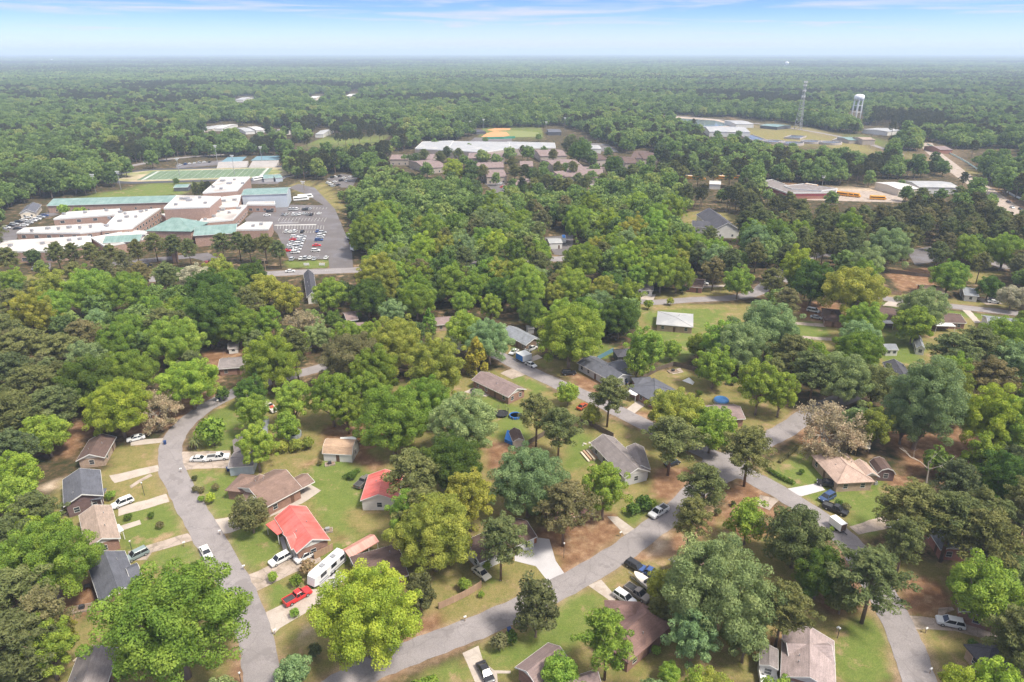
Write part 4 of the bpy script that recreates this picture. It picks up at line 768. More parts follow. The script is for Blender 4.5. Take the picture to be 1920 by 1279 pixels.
    T = house('pale blue grey roofed house with a brown gable behind the box trailer', (983,646), (1018,638), (970,614), 'BC', short='blue-grey roofed house', E=2.9, rise=1.7, roof='bgrey', wall='brown', gable='brown')
    T = house('long mauve roofed brick house with a back patio near the trampoline', (884,712), (953,745), (983,728), 'AB', short='long mauve-roofed house', E=2.8, rise=1.6, roof='mauve', wall='brick')
    T = house('small shed with a bright blue tarpaulin over its front', (962,829), (984,826), (975,806), 'BC', 'shed', 'shed', short='blue-tarpaulined shed', E=2.1, rise=1.0, roof='dbrown', wall='cream', oh=.2, wins=False)
    T = house('grey brown roofed house by the stacked timber, in the middle of the picture', (1172,897), (1219,884), (1152,820), 'BC', short='grey-brown roofed house', E=2.9, rise=1.9, roof='grey', wall='grey')
    block(T, (1190,897), (1220,880), (1207,838), 'BC', 2.85, 1.2, roof='grey', wall='grey', wins=False, door=False, detail=False)
    T = house('white flat roofed brick house on the bright lawn below the upper street', (1230,608), (1300,614), (1290,588), 'AB', short='white-roofed brick house', E=2.8, rise=.9, style='hip', roof='white', wall='tanbrick')
    house('small pinkish brick house with a grey roof on the lawn left of the leafy tree', (815,610), (859,606), (856,592), 'AB', short='small pinkish brick house', E=2.8, rise=1.5, roof='mauve', wall='tanbrick')
    T = house('grey mauve roofed house with a white garage door below the blue pool cover', (1340,788), (1398,785), (1384,757), 'AB', short='mauve garage-fronted house', E=2.9, rise=1.6, roof='mauve', wall='brick')
    wallpanel(T, (1373,799), (1387,798), .02, 2.2, M_GARAGE, 'garage_door', .5)
    T = house('pinkish tan hip roofed house on the lawn right of the junction', (1573,911), (1641,903), (1588,850), 'BC', short='pinkish tan hip-roofed house', E=2.8, rise=2.0, style='hip', roof='tanmetal', wall='tanbrick')
    block(T, (1620,898), (1650,894), (1625,868), 'BC', 2.75, 1.3, roof='tanmetal', wall='tanbrick', wins=False, door=False, detail=False)
    house('dark brown barn shed right of the pinkish tan house', (1652,896), (1680,889), (1663,867), 'BC', 'shed', 'shed', short='dark brown barn shed', E=2.3, rise=1.6, style='gambrel', roof='dbrown', wall='dbrick', gable=None, oh=.2, step=6)
    house('dark purple grey roofed house between the far lawn and the pines', (1680,722), (1720,722), (1694,683), 'BC', short='dark purple-grey house', E=2.8, rise=1.7, roof='dark', wall='brick')
    house('grey roofed house left of the dense round tree, near the curved road', (408,692), (459,688), (462,668), 'AB', short='light grey-roofed house', E=2.8, rise=1.5, roof='grey', wall='brick', kp=False)
    house('small white playhouse shed under the dark trees on the left', (427,654), (446,652), (444,641), 'AB', 'shed', 'shed', short='small white playhouse', E=2.2, rise=1.0, roof='grey', wall='white', oh=.2, step=2)
    T = house('long dark grey roofed house with a white side below the main road', (576,565), (596,556), (588,512), 'BC', short='long dark-grey house', E=3.2, rise=2.2, roof='dark', wall='white')
    house('brown roofed shed on the small lawn right of the budding brown tree', (650,602), (672,599), (662,583), 'AB', 'shed', 'shed', short='brown shed on the small lawn', E=2.6, rise=1.3, roof='mauve', wall='dgrey', kp=True)
    house('grey brown roofed house right of the budding brown tree', (640,620), (682,618), (668,605), 'AB', short='small grey-brown house', E=2.8, rise=1.4, style='hip', roof='mauve', wall='cream', kp=False)
    house('slate roofed house half hidden behind the dense round tree', (545,656), (585,650), (575,632), 'AB', short='half-hidden slate-roofed house', E=2.8, rise=1.4, roof='slate', wall='brick', kp=False)
    T = house('long brown roofed house with a small white porch, left of the tall pale tree', (1628,598), (1697,601), (1693,578), 'AB', short='porched long brown house', E=2.8, rise=1.6, roof='dbrown', wall='brick')
    porch(T, (1656,606), (1677,607), (1675,589), 2.6, 'tin')
    T = house('long brown roofed house with a white sunroom on its back lawn', (1746,604), (1813,606), (1806,588), 'AB', short='sunroom brown house', E=2.8, rise=1.6, roof='dbrown', wall='brick')
    porch(T, (1756,611), (1793,612), (1790,599), 2.6, 'trim'); 
    house('small white shed with a grey roof on the bright back lawn', (1662,656), (1685,656), (1686,645), 'AB', 'shed', 'shed', short='small white shed', E=2.4, rise=1.2, roof='bgrey', wall='white', oh=.15, step=2, door=False)
    house('white gabled shed with a grey roof beside a pale tarpaulin', (1720,658), (1735,655), (1728,634), 'BC', 'shed', 'shed', short='white gabled shed', E=2.5, rise=1.4, roof='bgrey', wall='white', oh=.15, step=3)
    house('orange tan roofed house beyond the right street', (1735,548), (1772,550), (1765,536), 'AB', short='orange-tan house', E=2.8, rise=1.4, roof='wood', wall='rbrick')
    house('small blue grey house right of the dark magnolia, beyond the right street', (1808,553), (1836,556), (1832,541), 'AB', short='small blue-grey house', E=2.8, rise=1.5, roof='bgrey', wall='white')
    house('pale blue grey roofed house at the right edge of the picture', (1855,612), (1925,620), (1925,600), 'AB', short='right-edge blue-grey house', E=2.9, rise=1.6, roof='bgrey', wall='white')
    house('dark brown roofed cottage with two white cars beside it', (1545,600), (1582,604), (1577,581), 'AB', short='brown cottage', E=2.8, rise=1.6, style='hip', roof='dbrown', wall='brick')
    house('brown roofed house in the pines beside the silver car on the upper lawn', (1280,536), (1318,540), (1312,523), 'AB', short='upper brown house', E=2.7, rise=1.5, roof='dbrown', wall='rbrick')
    house('white house front half hidden behind the fresh green tree, above the upper street', (1160,541), (1225,545), (1215,526), 'AB', short='upper white house', E=2.8, rise=1.5, roof='grey', wall='white', kp=False)
    house('small grey tin garden shed behind the blue grey roofed house', (990,617), (1002,616), (1000,610), 'AB', 'shed', 'shed', E=2.1, rise=.8, roof='tin', wall='grey', oh=.1, wins=False, door=False)
    T = house('white church with a dark roof in the trees below the school bus yard', (1340,432), (1388,431), (1350,402), 'BC', 'church', 'church', short='white church', E=5.0, rise=4.2, roof='dark', wall='white', step=5)
    block(T, (1297,425), (1350,428), (1348,418), 'AB', 4.2, 2.2, roof='dark', wall='white', detail=False, step=5, door=False)
    house('little white shed left of the white church', (1257,419), (1270,419), (1270,415), 'AB', 'shed', 'shed', E=2.6, rise=1.8, roof='tin', wall='white', oh=.2, wins=False)
    house('white metal building under the trees beside a blue bus', (1030,456), (1055,455), (1050,446), 'AB', 'outbuilding', 'building', short='white metal building', E=3.5, rise=1.0, roof='white', wall='white', oh=.2, wins=False)
    house('white roofed low building left of the little shed, in the pines', (1180,432), (1260,437), (1250,424), 'AB', 'outbuilding', 'building', short='low white building', E=3.2, rise=1.0, roof='white', wall='cream', oh=.2, wins=False, kp=False)
build_houses()
# ------------------------------------------------------------------ school, apartments, works, towers
def flat(T, pts, h, wall='sbrick', roof='flat', wins=0, band=None):
    """flat-roofed wing: px outline of its roof at height h; walls, roof sheet with a coping round it"""
    g = [G(x, y, h) for x, y in pts]; P = [(p.x, p.y) for p in g]
    if sum(P[i][0] * P[(i + 1) % len(P)][1] - P[(i + 1) % len(P)][0] * P[i][1] for i in range(len(P))) < 0: P.reverse()
    Mi = Matrix.Translation(T.location).inverted()
    m = MB().prism(P, 0, h - .3); put(m.obj('wall', WL[wall], T), Mi)
    m = MB().prism(P, h - .297, h); ro = put(m.obj('roof', RF[roof], T), Mi)
    c = MB(); b = MB(); n = len(P)
    for i in range(n):
        a, q = Vector((*P[i], 0)), Vector((*P[(i + 1) % n], 0)); d = (q - a); L = d.length; d.normalize(); nr = Vector((d.y, -d.x, 0))
        A = Matrix(((d.x, -nr.x, 0, a.x), (d.y, -nr.y, 0, a.y), (0, 0, 1, 0), (0, 0, 0, 1)))
        c.box(0, L, -.08, .25, h - .6, h + .35, 0, A)
        if band: b.box(.3, L - .3, -.05, .1, band[0], band[1], 0, A)
        if wins and nr.dot(CAMP - a) > 0:
            k = int(L / wins)
            for j in range(k):
                for z in ((1.7, 5.0) if h > 6 else (1.8,)):
                    W = put(link('window', ME_PANE, T), Mi @ A @ Matrix.Translation((L * (j + .5) / k, -.03, z)) @ Matrix.Diagonal((2.2, 1, 1.5, 1))); link('frame', ME_FRAME, W)
    o = put(c.obj('coping', M_TRIM, T), Mi)
    if b.v: put(b.obj('panel_band', WL['maroon'], T), Mi)
    return ro
def roof_units(T, spots, h, s=2.0):
    Mi = Matrix.Translation(T.location).inverted()
    for x, y in spots:
        p = G(x, y, h); put(MB().box(p.x - s / 2, p.x + s / 2, p.y - s / 2, p.y + s / 2, h + .002, h + 1.3).obj('roof_unit', M_METAL, T), Mi)
def build_school():
    T = thing('school_building', 'sprawling brick school with pale flat roofs and green metal roofs beside the car park', 'school', G(330, 430))
    LM.append(('brick school', 330, 430))
    flat(T, [(31,437),(46,428),(190,419),(216,430),(150,437)], 7, wins=6)
    flat(T, [(190,432),(222,399),(301,391),(247,428)], 7.5, wins=5)
    flat(T, [(100,411),(128,398),(225,392),(222,402)], 7.0, wins=7)
    flat(T, [(307,391),(332,367),(414,369),(392,388)], 13)
    flat(T, [(380,362),(414,333),(469,332),(445,357)], 11)
    flat(T, [(372,418),(400,386),(463,385),(437,412)], 6, wins=5)
    flat(T, [(392,390),(416,370),(452,366),(446,386)], 8)
    flat(T, [(-40,455),(170,443),(172,458),(100,471),(-40,472)], 6, wins=6)
    flat(T, [(440,431),(462,417),(511,417),(503,430)], 6); flat(T, [(462,384),(466,379),(515,378),(516,384)], 5, wins=4)
    flat(T, [(170,446),(250,432),(300,436),(262,450),(196,462)], 5.5); flat(T, [(302,402),(345,398),(390,400),(380,412),(365,414),(322,410)], 5)
    roof_units(T, [(200,425),(225,416),(238,408),(265,398),(226,399)], 7.5); roof_units(T, [(355,377),(350,374)], 13, 3); roof_units(T, [(430,345),(418,340)], 11, 3); roof_units(T, [(418,395),(400,407),(448,392)], 6, 2.4); roof_units(T, [(90,430),(130,428)], 7)
    roof_units(T, [(60,434),(110,430),(150,428),(170,426),(205,410),(235,402),(255,408),(275,396)], 7.5, 1.3); roof_units(T, [(330,385),(375,372),(385,382),(340,374)], 13, 1.6); roof_units(T, [(400,352),(440,338),(455,345),(415,355)], 11, 1.8); roof_units(T, [(385,413),(410,398),(430,400),(440,390),(395,403)], 6, 1.5); roof_units(T, [(120,403),(160,400),(200,396)], 7, 1.6); roof_units(T, [(20,462),(80,458),(130,452),(150,450)], 6, 1.6); roof_units(T, [(420,378),(440,376)], 8, 2.2); roof_units(T, [(475,425),(490,422)], 6, 1.6)
    kw = dict(roof='green', wall='sbrick', gable='bluewall', detail=False, wins=False, door=False, oh=.6)
    block(T, (452,366), (538,363), (542,351), 'AB', 9.5, 1.6, roof='green', wall='bluewall', gable='bluewall', detail=False, wins=False, door=False)
    block(T, (272,433), (358,434), (372,417), 'AB', 7.5, 5.2, 'hip', **kw); block(T, (362,442), (442,437), (447,419), 'AB', 6.5, 2.4, **kw)
    block(T, (192,456), (262,452), (268,440), 'AB', 6.0, 2.0, **kw); block(T, (318,470), (334,470), (330,448), 'BC', 6.2, 3.0, **kw)
    T = house('long low brick wing with a green metal roof at the back of the school', (87,386), (326,379), (336,367), 'AB', 'school_wing', 'school', short='long green-roofed wing', E=5, rise=2.5, roof='green', wall='sbrick', detail=False, step=9, oh=.5, door=False)
    house('small cream house with a slate roof left of the school wing', (38,398), (66,398), (78,384), 'BC', name='house', short='small cream house', E=3.5, rise=2.2, roof='slate', wall='cream')
    # sports ground
    g = [G(*p) for p in FIELD_PX]; g = [g[0], g[1], g[2], g[3], g[4]]
    A, B, C = G(275,335.5), G(330,317.5), G(486,316)      # two ends of the near goal line, far goal
    # track then turf as sheets
    cen = (G(268,337) + G(330,317) + G(488,315) + G(462,330) + G(398,334)) / 5
    ax = (G(478,322) - G(300,327)); ang = math.atan2(ax.y, ax.x); hl, hw = 52, 27
    def stad(hl, r, z, n=14): return [(hl * (1 if -math.pi / 2 <= t <= math.pi / 2 else -1) + r * math.cos(t), r * math.sin(t)) for t in [(-math.pi / 2 + math.pi * i / n) for i in range(n + 1)] + [(math.pi / 2 + math.pi * i / n) for i in range(n + 1)]]
    Mf = Matrix.Translation((cen.x, cen.y, 0)) @ Matrix.Rotation(ang, 4, 'Z')
    M_TRACK = mat('dark_track', (.055, .055, .065), .9, .1, .2); M_TURF = mat('field_turf', (.115, .165, .095), .9, .1, .06, streak=((.11, .01, .01), .18))
    for nme, poly, z, mm in (('running_track', stad(46, 40, 0), .05, M_TRACK), ('infield', stad(46, 31, 0), .075, mat('infield_sand', (.40, .32, .22), .9, .15, .05, patch=((.17, .19, .06), .03, .42, .6)))):
        m = MB(); m.add([(x, y, z) for x, y in poly], [tuple(range(len(poly)))]); o = m.obj(nme, mm); o.matrix_world = Mf; tag(o, kind='structure')
    m = MB(); m.add([(-hl, -24, .1), (hl, -24, .1), (hl, 24, .1), (-hl, 24, .1)], [(0, 1, 2, 3)])
    o = m.obj('football_field', M_TURF); o.matrix_world = Mf; tag(o, kind='structure')
    m = MB()
    for i in range(21): x = -46 + 92 * i / 20; w = .16 if i % 2 == 0 else .08; m.add([(x - w, -23, .13), (x + w, -23, .13), (x + w, 23, .13), (x - w, 23, .13)], [(0, 1, 2, 3)])
    for s in (-1, 1): m.add([(s * 46.5, -24, .126), (s * 48.6, -24, .126), (s * 48.6, 24, .126), (s * 46.5, 24, .126)], [(0, 1, 2, 3)][::s] if s > 0 else [(3, 2, 1, 0)]); m.add([(-49, s * 23.2 - .5, .122), (49, s * 23.2 - .5, .122), (49, s * 23.2 + .5, .122), (-49, s * 23.2 + .5, .122)], [(0, 1, 2, 3)])
    o = m.obj('field_lines', mat('field_paint', (.40, .42, .38), .9, .25, .2)); o.matrix_world = Mf; tag(o, kind='structure')
    for k, (A, B, C, lab) in enumerate([((405,310), (462,308), (464,303), 'white bleachers on the left behind the football field'), ((465,309), (516,308), (519,302), 'white bleachers on the right behind the football field')]):
        cen, an, L, W = frame_of(A, B, C, 'AB', 3); T = thing('bleacher', lab, 'bleachers', cen, an, 'bleachers behind the football field')
        m = MB()
        for i in range(6): m.box(-L / 2, L / 2, -W / 2 + i * W / 6, -W / 2 + (i + 1) * W / 6, 0, .5 + i * .6)
        m.obj('seat_row', mat('bleacher_white', (.42, .39, .37), .7, .08, .3), T)
    for A, B, C, lab in [((414,304), (452,303), (455,294), 'teal blue tennis court behind the left bleachers'), ((470,301), (522,300), (522,292), 'pale blue tennis court behind the right bleachers')]:
        cen, an, L, W = frame_of(A, B, C, 'AB', .1); m = MB().box(-L / 2, L / 2, -W / 2, W / 2, .01, .1, 0); o = m.obj('tennis_court', mat('court_blue', (.13, .22, .27), .8, .08, .1)); o.location = cen; o.rotation_euler.z = an; tag(o, kind='structure')
    house('green ticket shed beside the football track', (494,335), (513,334), (513,327), 'AB', 'shed', 'shed', E=3, rise=1, roof='green', wall='grey', oh=.2, wins=False, door=False); house('bright green hut right of the ticket shed', (516,334), (530,333), (531,326), 'AB', 'shed', 'shed', E=3.2, rise=1, roof='green', wall='bluewall', oh=.2, wins=False, door=False)
    house('dark green equipment shed on the school practice lawn', (325,352), (352,351), (354,345), 'AB', 'shed', 'shed', E=3, rise=1, roof='green', wall='dgrey', oh=.2, wins=False, door=False)
    # car park markings
    m = MB()
    def bay(p, q, z=.075, w=.13):
        a, b = G(*p), G(*q); d = (b - a).normalized(); n = Vector((-d.y, d.x, 0)) * w / 2
        v = [a - n, b - n, b + n, a + n]; m.add([(t.x, t.y, z) for t in v], [(0, 1, 2, 3)])
    for k in range(15): x = 521 + k * 6.2; bay((x, 415.5), (x + 4.5, 408.5))
    for k in range(17): x = 520 + k * 5.4; bay((x, 430), (x + 1, 423))
    for k in range(12): x = 535 + k * 6; bay((x, 402.5), (x + 2, 398)); bay((x + 10, 392.5), (x + 12, 389))
    for k in range(14): bay((598 + k * .9 - k * 1.5, 436 + k * 3.4), (610 - k * .9, 436.4 + k * 3.4))
    for k in range(12): x = 530 + k * 5.2; bay((x, 437), (x + 1, 433))
    bay((515,422.5), (593,421.5), .08, 1.6); bay((524,418), (560,417), .085, .5); bay((455,512.6), (640,506.6), .13, .12)
    tag(m.obj('parking_lines', M_PAINT), kind='structure')
def build_far():
    # apartments
    apts = [((730,299),(766,299),(766,290),'a'),((773,299),(812,299),(812,289),'b'),((797,316),(840,313),(832,297),'c'),((891,315),(946,314),(942,304),'d'),((912,332),(951,331),(948,318),'e'),((877,297),(946,297),(946,287),'f'),((1013,293),(1064,292),(1062,280),'g'),((1040,314),(1094,312),(1090,297),'h'),((1058,331),(1128,333),(1118,313),'i'),((975,312),(1000,312),(1000,302),'j'),((1118,300),(1142,299),(1140,283),'k'),((1182,296),(1208,297),(1207,283),'l'),((1206,298),(1234,298),(1232,285),'m'),((1172,306),(1196,306),(1194,294),'n'),((1254,309),(1290,311),(1288,299),'o'),((950,345),(975,350),(985,330),'p'),((1050,330),(1068,328),(1080,318),'q')]
    labs = ['leftmost long apartment block with a mauve roof','apartment block right of the leftmost one, beyond dark conifers','low apartment clubhouse with a tan side below the first two blocks','long apartment block above the small grey car park','nearest apartment block beside the small grey car park','pale apartment block in front of the long white shop roof','dark roofed apartment block beside the round green trees','pinkish apartment block right of the apartment road','large grey roofed apartment block nearest the bus yard','apartment block half hidden behind tall pines in the middle','dark gabled town house left of the town house rows','town house in the back row, left one','town house in the back row, right one','dark roofed town house in the front row','town house at the right end beyond the pines','gabled end apartment block by the dark cone tree','small gabled block left of the large grey roofed one']
    for (A, B, C, k), lab in zip(apts, labs):
        near = k in 'cdehipqgj'
        house(lab, A, B, C, 'AB', 'apartment_block', 'apartments', kp=k in 'abcdefghijlmnk', E=5.6 if k != 'c' else 5, rise=2.3, roof='mauve' if k not in 'klmno' else 'dbrown', wall='tanwall', gable='tanwall', detail=False, fascia=False, step=4.5, door=False, wsize=(1.3, 1.6), oh=.4)
    LM.append(('apartment blocks', 930, 310)); LM.append(('large grey-roofed apartment block', 1095, 322))
    T = thing('shopping_centre', 'long white roofed shopping centre behind the apartment blocks', 'shops', G(900, 282)); LM.append(('white shopping centre', 900, 275))
    flat(T, [(778,279),(792,266),(850,264),(848,272),(838,282)], 7, 'tanwall', 'white'); flat(T, [(838,282),(850,265),(955,267),(955,279),(905,286)], 7.5, 'tanwall', 'white'); flat(T, [(945,279),(952,266),(1040,268),(1042,277)], 7, 'tanwall', 'white')
    T = thing('bus_depot', 'low building with a grey roof and maroon panels beside the yellow school buses', 'depot', G(1490, 362)); LM.append(('maroon bus depot', 1490, 355))
    flat(T, [(1417,341),(1448,337),(1482,350),(1570,355),(1568,361),(1476,362)], 4.6, 'rbrick', 'grey', band=(2.2, 4.0)); flat(T, [(1470,349),(1506,345),(1570,354),(1540,358),(1484,354)], 5.2, 'maroon', 'grey')
    wh = [('white warehouse with a ridged roof beside the works road', (1330,247),(1407,248),(1400,238),6,2.2,'white','white'),('long white metal shed on the field behind the warehouse',(1380,233),(1414,233),(1415,226),5,1.2,'white','white'),('dark open shed right of the long white shed',(1425,235),(1458,238),(1458,233),4,1,'green','dgrey'),
      ('white roofed warehouse below the highway trees',(1724,351),(1800,352),(1785,340),5,1.5,'white','white'),('pale workshop left of the white roofed warehouse',(1686,355),(1725,354),(1722,340),5,1,'tin','cream'),('brick farmhouse beside the far highway field',(1763,281),(1787,281),(1786,274),4,2,'mauve','rbrick'),
      ('white store beyond the pines near the highway',(1665,247),(1692,244),(1690,235),5,1,'white','white'),('tan works office beside the light mast',(1618,262),(1642,262),(1642,257),6,1.2,'tan','tanwall'),('green roofed works shed left of the tan office',(1592,263),(1618,263),(1618,257),4,1,'green','tanwall'),
      ('dark roofed dugout beside the baseball field',(1028,248),(1053,248),(1053,242),4,1.2,'slate','dgrey'),('black dugout left of the baseball infield',(893,248),(912,247),(912,242),3,1,'dark','dgrey'),('white roofed building beside the town houses',(1108,279),(1128,279),(1124,272),5,1,'white','white'),
      ('white mobile home, first of the row beyond the left field',(358,245),(372,245),(372,237),3.5,1,'white','white'),('white mobile home, second of the row beyond the left field',(380,242),(398,242),(398,234),3.5,1,'white','cream'),('white mobile home, third of the row beyond the left field',(400,241),(416,241),(416,233),3.5,1,'tin','white'),
      ('white mobile home, fourth of the row beyond the left field',(460,247),(478,246),(478,238),3.5,1,'white','white'),('pale mobile home, fifth of the row beyond the left field',(480,244),(498,243),(497,236),3.5,1,'tin','white'),('pale house at the edge of the far green field',(590,252),(606,252),(606,243),4,1.6,'white','white'),('pale grey roofed barn at the far field edge',(536,247),(546,246),(546,241),4,1,'tin','white'),
      ('distant white house left of the field, in the wood',(440,187),(456,187),(456,182),5,2,'white','white'),('distant pale house in the wood above the left field',(578,184),(592,184),(592,180),5,2,'tin','cream'),('distant pale house in the wood right of the middle',(648,180),(660,180),(660,176),5,2,'tin','cream'),('pale roofed house left of the apartments, in the trees',(1330,345),(1352,346),(1352,339),4,1,'tin','white')]
    for lab, A, B, C, E, rise, rf, wl in wh:
        house(lab, A, B, C, 'AB', 'outbuilding', 'building', E=E, rise=rise, roof=rf, wall=wl, gable=None, detail=False, fascia=False, wins=E < 4.6 and False, door=False, oh=.3)
    LM.append(('white warehouse', 1365, 243)); LM.append(('highway-side white warehouse', 1760, 347)); LM.append(('mobile homes', 430, 240))
    # sewage works tanks
    M_TANK = mat('tank_concrete', (.40, .35, .32), .9, .12, .05); M_WATER = mat('tank_water', (.10, .11, .12), .15, .2, .1)
    for k, (x, y, r, lab) in enumerate([(1450,268,13,'leftmost round concrete settling tank'),(1483,271,14,'second round concrete settling tank from the left'),(1520,268,12,'third round concrete settling tank from the left'),(1556,270,13,'fourth round concrete settling tank, nearest the works office')]):
        p = G(x, y); T = thing('settling_tank', lab, 'tank', p, 0, 'settling tanks of the water works')
        MB().lathe([(r, 0), (r, 2.5), (r - .8, 2.5), (r - .8, 1.5)], 28, cap=False).obj('tank_wall', M_TANK, T); MB().lathe([(r - .81, 1.6), (.1, 1.62)], 28).obj('water', M_WATER, T); MB().box(-r, r, -.6, .6, 2.6, 2.9).obj('walkway', M_METAL, T)
    for k, (A, B, C, lab) in enumerate([((1410,262),(1440,262),(1436,252),'grey square basin left of the mast'),((1560,262),(1590,264),(1585,257),'grey square basin right of the mast'),((1470,257),(1500,259),(1500,254),'low grey basin below the lattice mast')]):
        cen, an, L, W = frame_of(A, B, C, 'AB', 2); T = thing('basin', lab, 'tank', cen, an); m = MB().box(-L/2, L/2, -W/2, -W/2+.6, 0, 2); m.box(-L/2, L/2, W/2-.6, W/2, 0, 2); m.box(-L/2, -L/2+.6, -W/2+.6, W/2-.6, 0, 2); m.box(L/2-.6, L/2, -W/2+.6, W/2-.6, 0, 2); m.obj('basin_wall', M_TANK, T); MB().box(-L/2+.61, L/2-.61, -W/2+.61, W/2-.61, 0, 1.4).obj('water', M_WATER, T)
    # pond
    pg = gp([(1205,226),(1260,221),(1340,226),(1375,236),(1310,238),(1240,234)]); m = MB(); m.add([(x, y, .12) for x, y in pg], [tuple(range(len(pg)))][::1]); o = m.obj('pond_water', mat('pond', (.16, .19, .20), .12, .2, .01)); tag(o, kind='structure')
    pg = gp([(1195,229),(1258,218),(1345,224),(1395,238),(1310,241),(1235,238)]); m = MB(); m.add([(x, y, .07) for x, y in pg], [tuple(range(len(pg)))]); tag(m.obj('pond_bank', mat('pond_bank', (.36, .29, .23), .9, .2, .03)), kind='structure')
    # baseball field
    def sheet(n, px, z, mm):
        g = gp(px); m = MB(); m.add([(x, y, z) for x, y in g], [tuple(range(len(g)))]); tag(m.obj(n, mm), kind='structure')
    M_CLAY = mat('infield_clay', (.46, .235, .10), .95, .08, .05)
    sheet('baseball_infield', [(902,257),(912,250),(928,246),(950,248),(956,254),(938,258)], .10, M_CLAY); sheet('baseball_infield', [(912,244),(930,240),(958,241),(955,244),(925,246)], .11, M_CLAY); sheet('baseball_outfield', [(930,246),(958,244),(1008,248),(1018,256),(950,258)], .09, mat('outfield_grass', (.17, .185, .06), .95, .12, .02))
    # green outfield fence
    def fence_line(label, pts, h, m_, name='fence', cat='fence', post=3.0, slat=True, group=None):
        P = [G(*p) for p in pts]; T = thing(name, label, cat, P[0], 0, group); b = MB()
        for a, c in zip(P[:-1], P[1:]):
            d = c - a; L = d.length; A = Matrix.Translation(a - P[0]) @ Matrix.Rotation(math.atan2(d.y, d.x), 4, 'Z'); b.box(0, L, -.03, .03, .05, h, 0, A)
            for i in range(int(L / post) + 1): put(MB().box(-.06, .06, .035, .13, 0, h + .06).obj('post', m_ if slat else M_METAL, T), A @ Matrix.Translation((i * post, 0, 0)))
        b.obj('panel', m_, T); return T
    fence_line('long green mesh fence around the baseball field', [(905,261),(945,260.5),(966,259.5)], 2.6, mat('green_fence', (.05, .26, .17), .7, .1, .2), post=6)
    fence_line('white and green silt fence along the highway verge', [(1738,271),(1755,278),(1767,284),(1779,287.5),(1800,298),(1815,307),(1832,318)], 1.4, mat('silt_fence', (.62, .78, .70), .6, .15, .3), 'silt_fence', post=4); fence_line('white silt fence lower down the highway verge', [(1855,333),(1870,344)], 1.4, mat('silt_white', (.74, .77, .75), .6, .12, .3), 'silt_fence', post=4)
    fence_line('white silt fence beside the highway at the right edge', [(1887,361),(1900,368),(1925,379)], 1.4, mat('silt_white'), 'silt_fence', post=4)
    fence_line('wooden picket fence left of the brown fenced yard behind the yellow green tree', [(590,1049),(605,1042),(625,1031)], 1.8, M_FENCE); fence_line('long weathered wooden fence on the grass strip above the lower road', [(823,1143),(850,1131),(880,1116),(903,1101)], 1.7, M_FENCE)
    fence_line('dark wooden fence between the street and the grey brown roofed house', [(1087,789),(1110,800),(1130,812),(1150,822)], 1.7, M_DFENCE); fence_line('dark fence along the back of the yard with the white tarpaulin', [(1175,727),(1200,714),(1235,695),(1262,686),(1300,695),(1335,712)], 1.6, M_DFENCE)
    fence_line('blue green plank fence behind the long slate roofed house', [(1120,676),(1135,668),(1150,660)], 1.7, mat('blue_fence', (.10, .20, .25), .8, .1, .4)); fence_line('brown fence across the bare yard below the right hand cul-de-sac', [(1668,512),(1690,514),(1718,518),(1745,520)], 1.8, M_DFENCE)
    fence_line('brown fence beside the blue tarpaulin shed', [(990,835),(1005,826),(1025,815)], 1.6, M_DFENCE); fence_line('tan board fence in front of the tall pale tree', [(1664,552),(1690,554)], 1.6, M_FENCE)
    # lattice mast
    b = G(1497, 243); top = 1.0
    for z in range(10, 140): 
        if PX(b.x, b.y, z)[1] < 154: top = z; break
    T = thing('lattice_mast', 'tall grey lattice radio mast beside the water works', 'mast', b); m = MB(); br = MB()
    def leg(a, z): w = 5.2 * (1 - z / top) + .9; return (w * math.cos(a), w * math.sin(a), z)
    for k in range(3): m = MB(); a = k * 2.0944 + .4; m.tube([leg(a, 0), leg(a, top)], [.36, .2], 5); m.obj('leg', M_METAL, T)
    nb = 9
    for i in range(nb):
        z0, z1 = top * i / nb, top * (i + 1) / nb
        for k in range(3): a, c = k * 2.0944 + .4, (k + 1) * 2.0944 + .4; br.tube([leg(a, z0), leg(c, z1)], .11, 4); br.tube([leg(c, z0), leg(a, z1)], .11, 4); br.tube([leg(a, z1), leg(c, z1)], .11, 4)
    br.obj('bracing', M_METAL, T); an = MB()
    for z in (top * .70, top * .82, top * .93, top):
        for k in range(9): a = k * .698; an.box(2.0 * math.cos(a) - .3, 2.0 * math.cos(a) + .3, 2.0 * math.sin(a) - .3, 2.0 * math.sin(a) + .3, z - 1.3, z + 1.1)
    an.obj('antenna', M_TRIM, T); LM.append(('lattice radio mast', 1500, 215))
    # water towers
    M_WT = mat('tower_white', (.78, .78, .79), .5, .04, .05)
    def wtower(px, py_base, py_top, label, rpx):
        b = G(px, py_base); dep = PX(b.x, b.y, 30)[2]; ht = 10
        while PX(b.x, b.y, ht)[1] > py_top: ht += .5
        r = rpx * dep / 1280; T = thing('water_tower', label, 'water tower', b); th_ = r * 1.15; z0 = ht - th_
        MB().lathe([(r * .15, z0 - r * .25), (r * .7, z0 - r * .12), (r, z0 + r * .12), (r, z0 + th_ * .55), (r * .86, z0 + th_ * .82), (r * .5, z0 + th_ * .96), (.05, z0 + th_)], 24).obj('tank', M_WT, T, True)
        for k in range(6): a = k * math.pi / 3 + .2; MB().tube([(r * 1.0 * math.cos(a), r * 1.0 * math.sin(a), 0), (r * .9 * math.cos(a), r * .9 * math.sin(a), z0 + r * .1)], r * .075, 8).obj('leg', M_WT, T)
        MB().tube([(0, 0, 0), (0, 0, z0 - r * .2)], r * .18, 10).obj('riser', M_WT, T)
        m = MB()
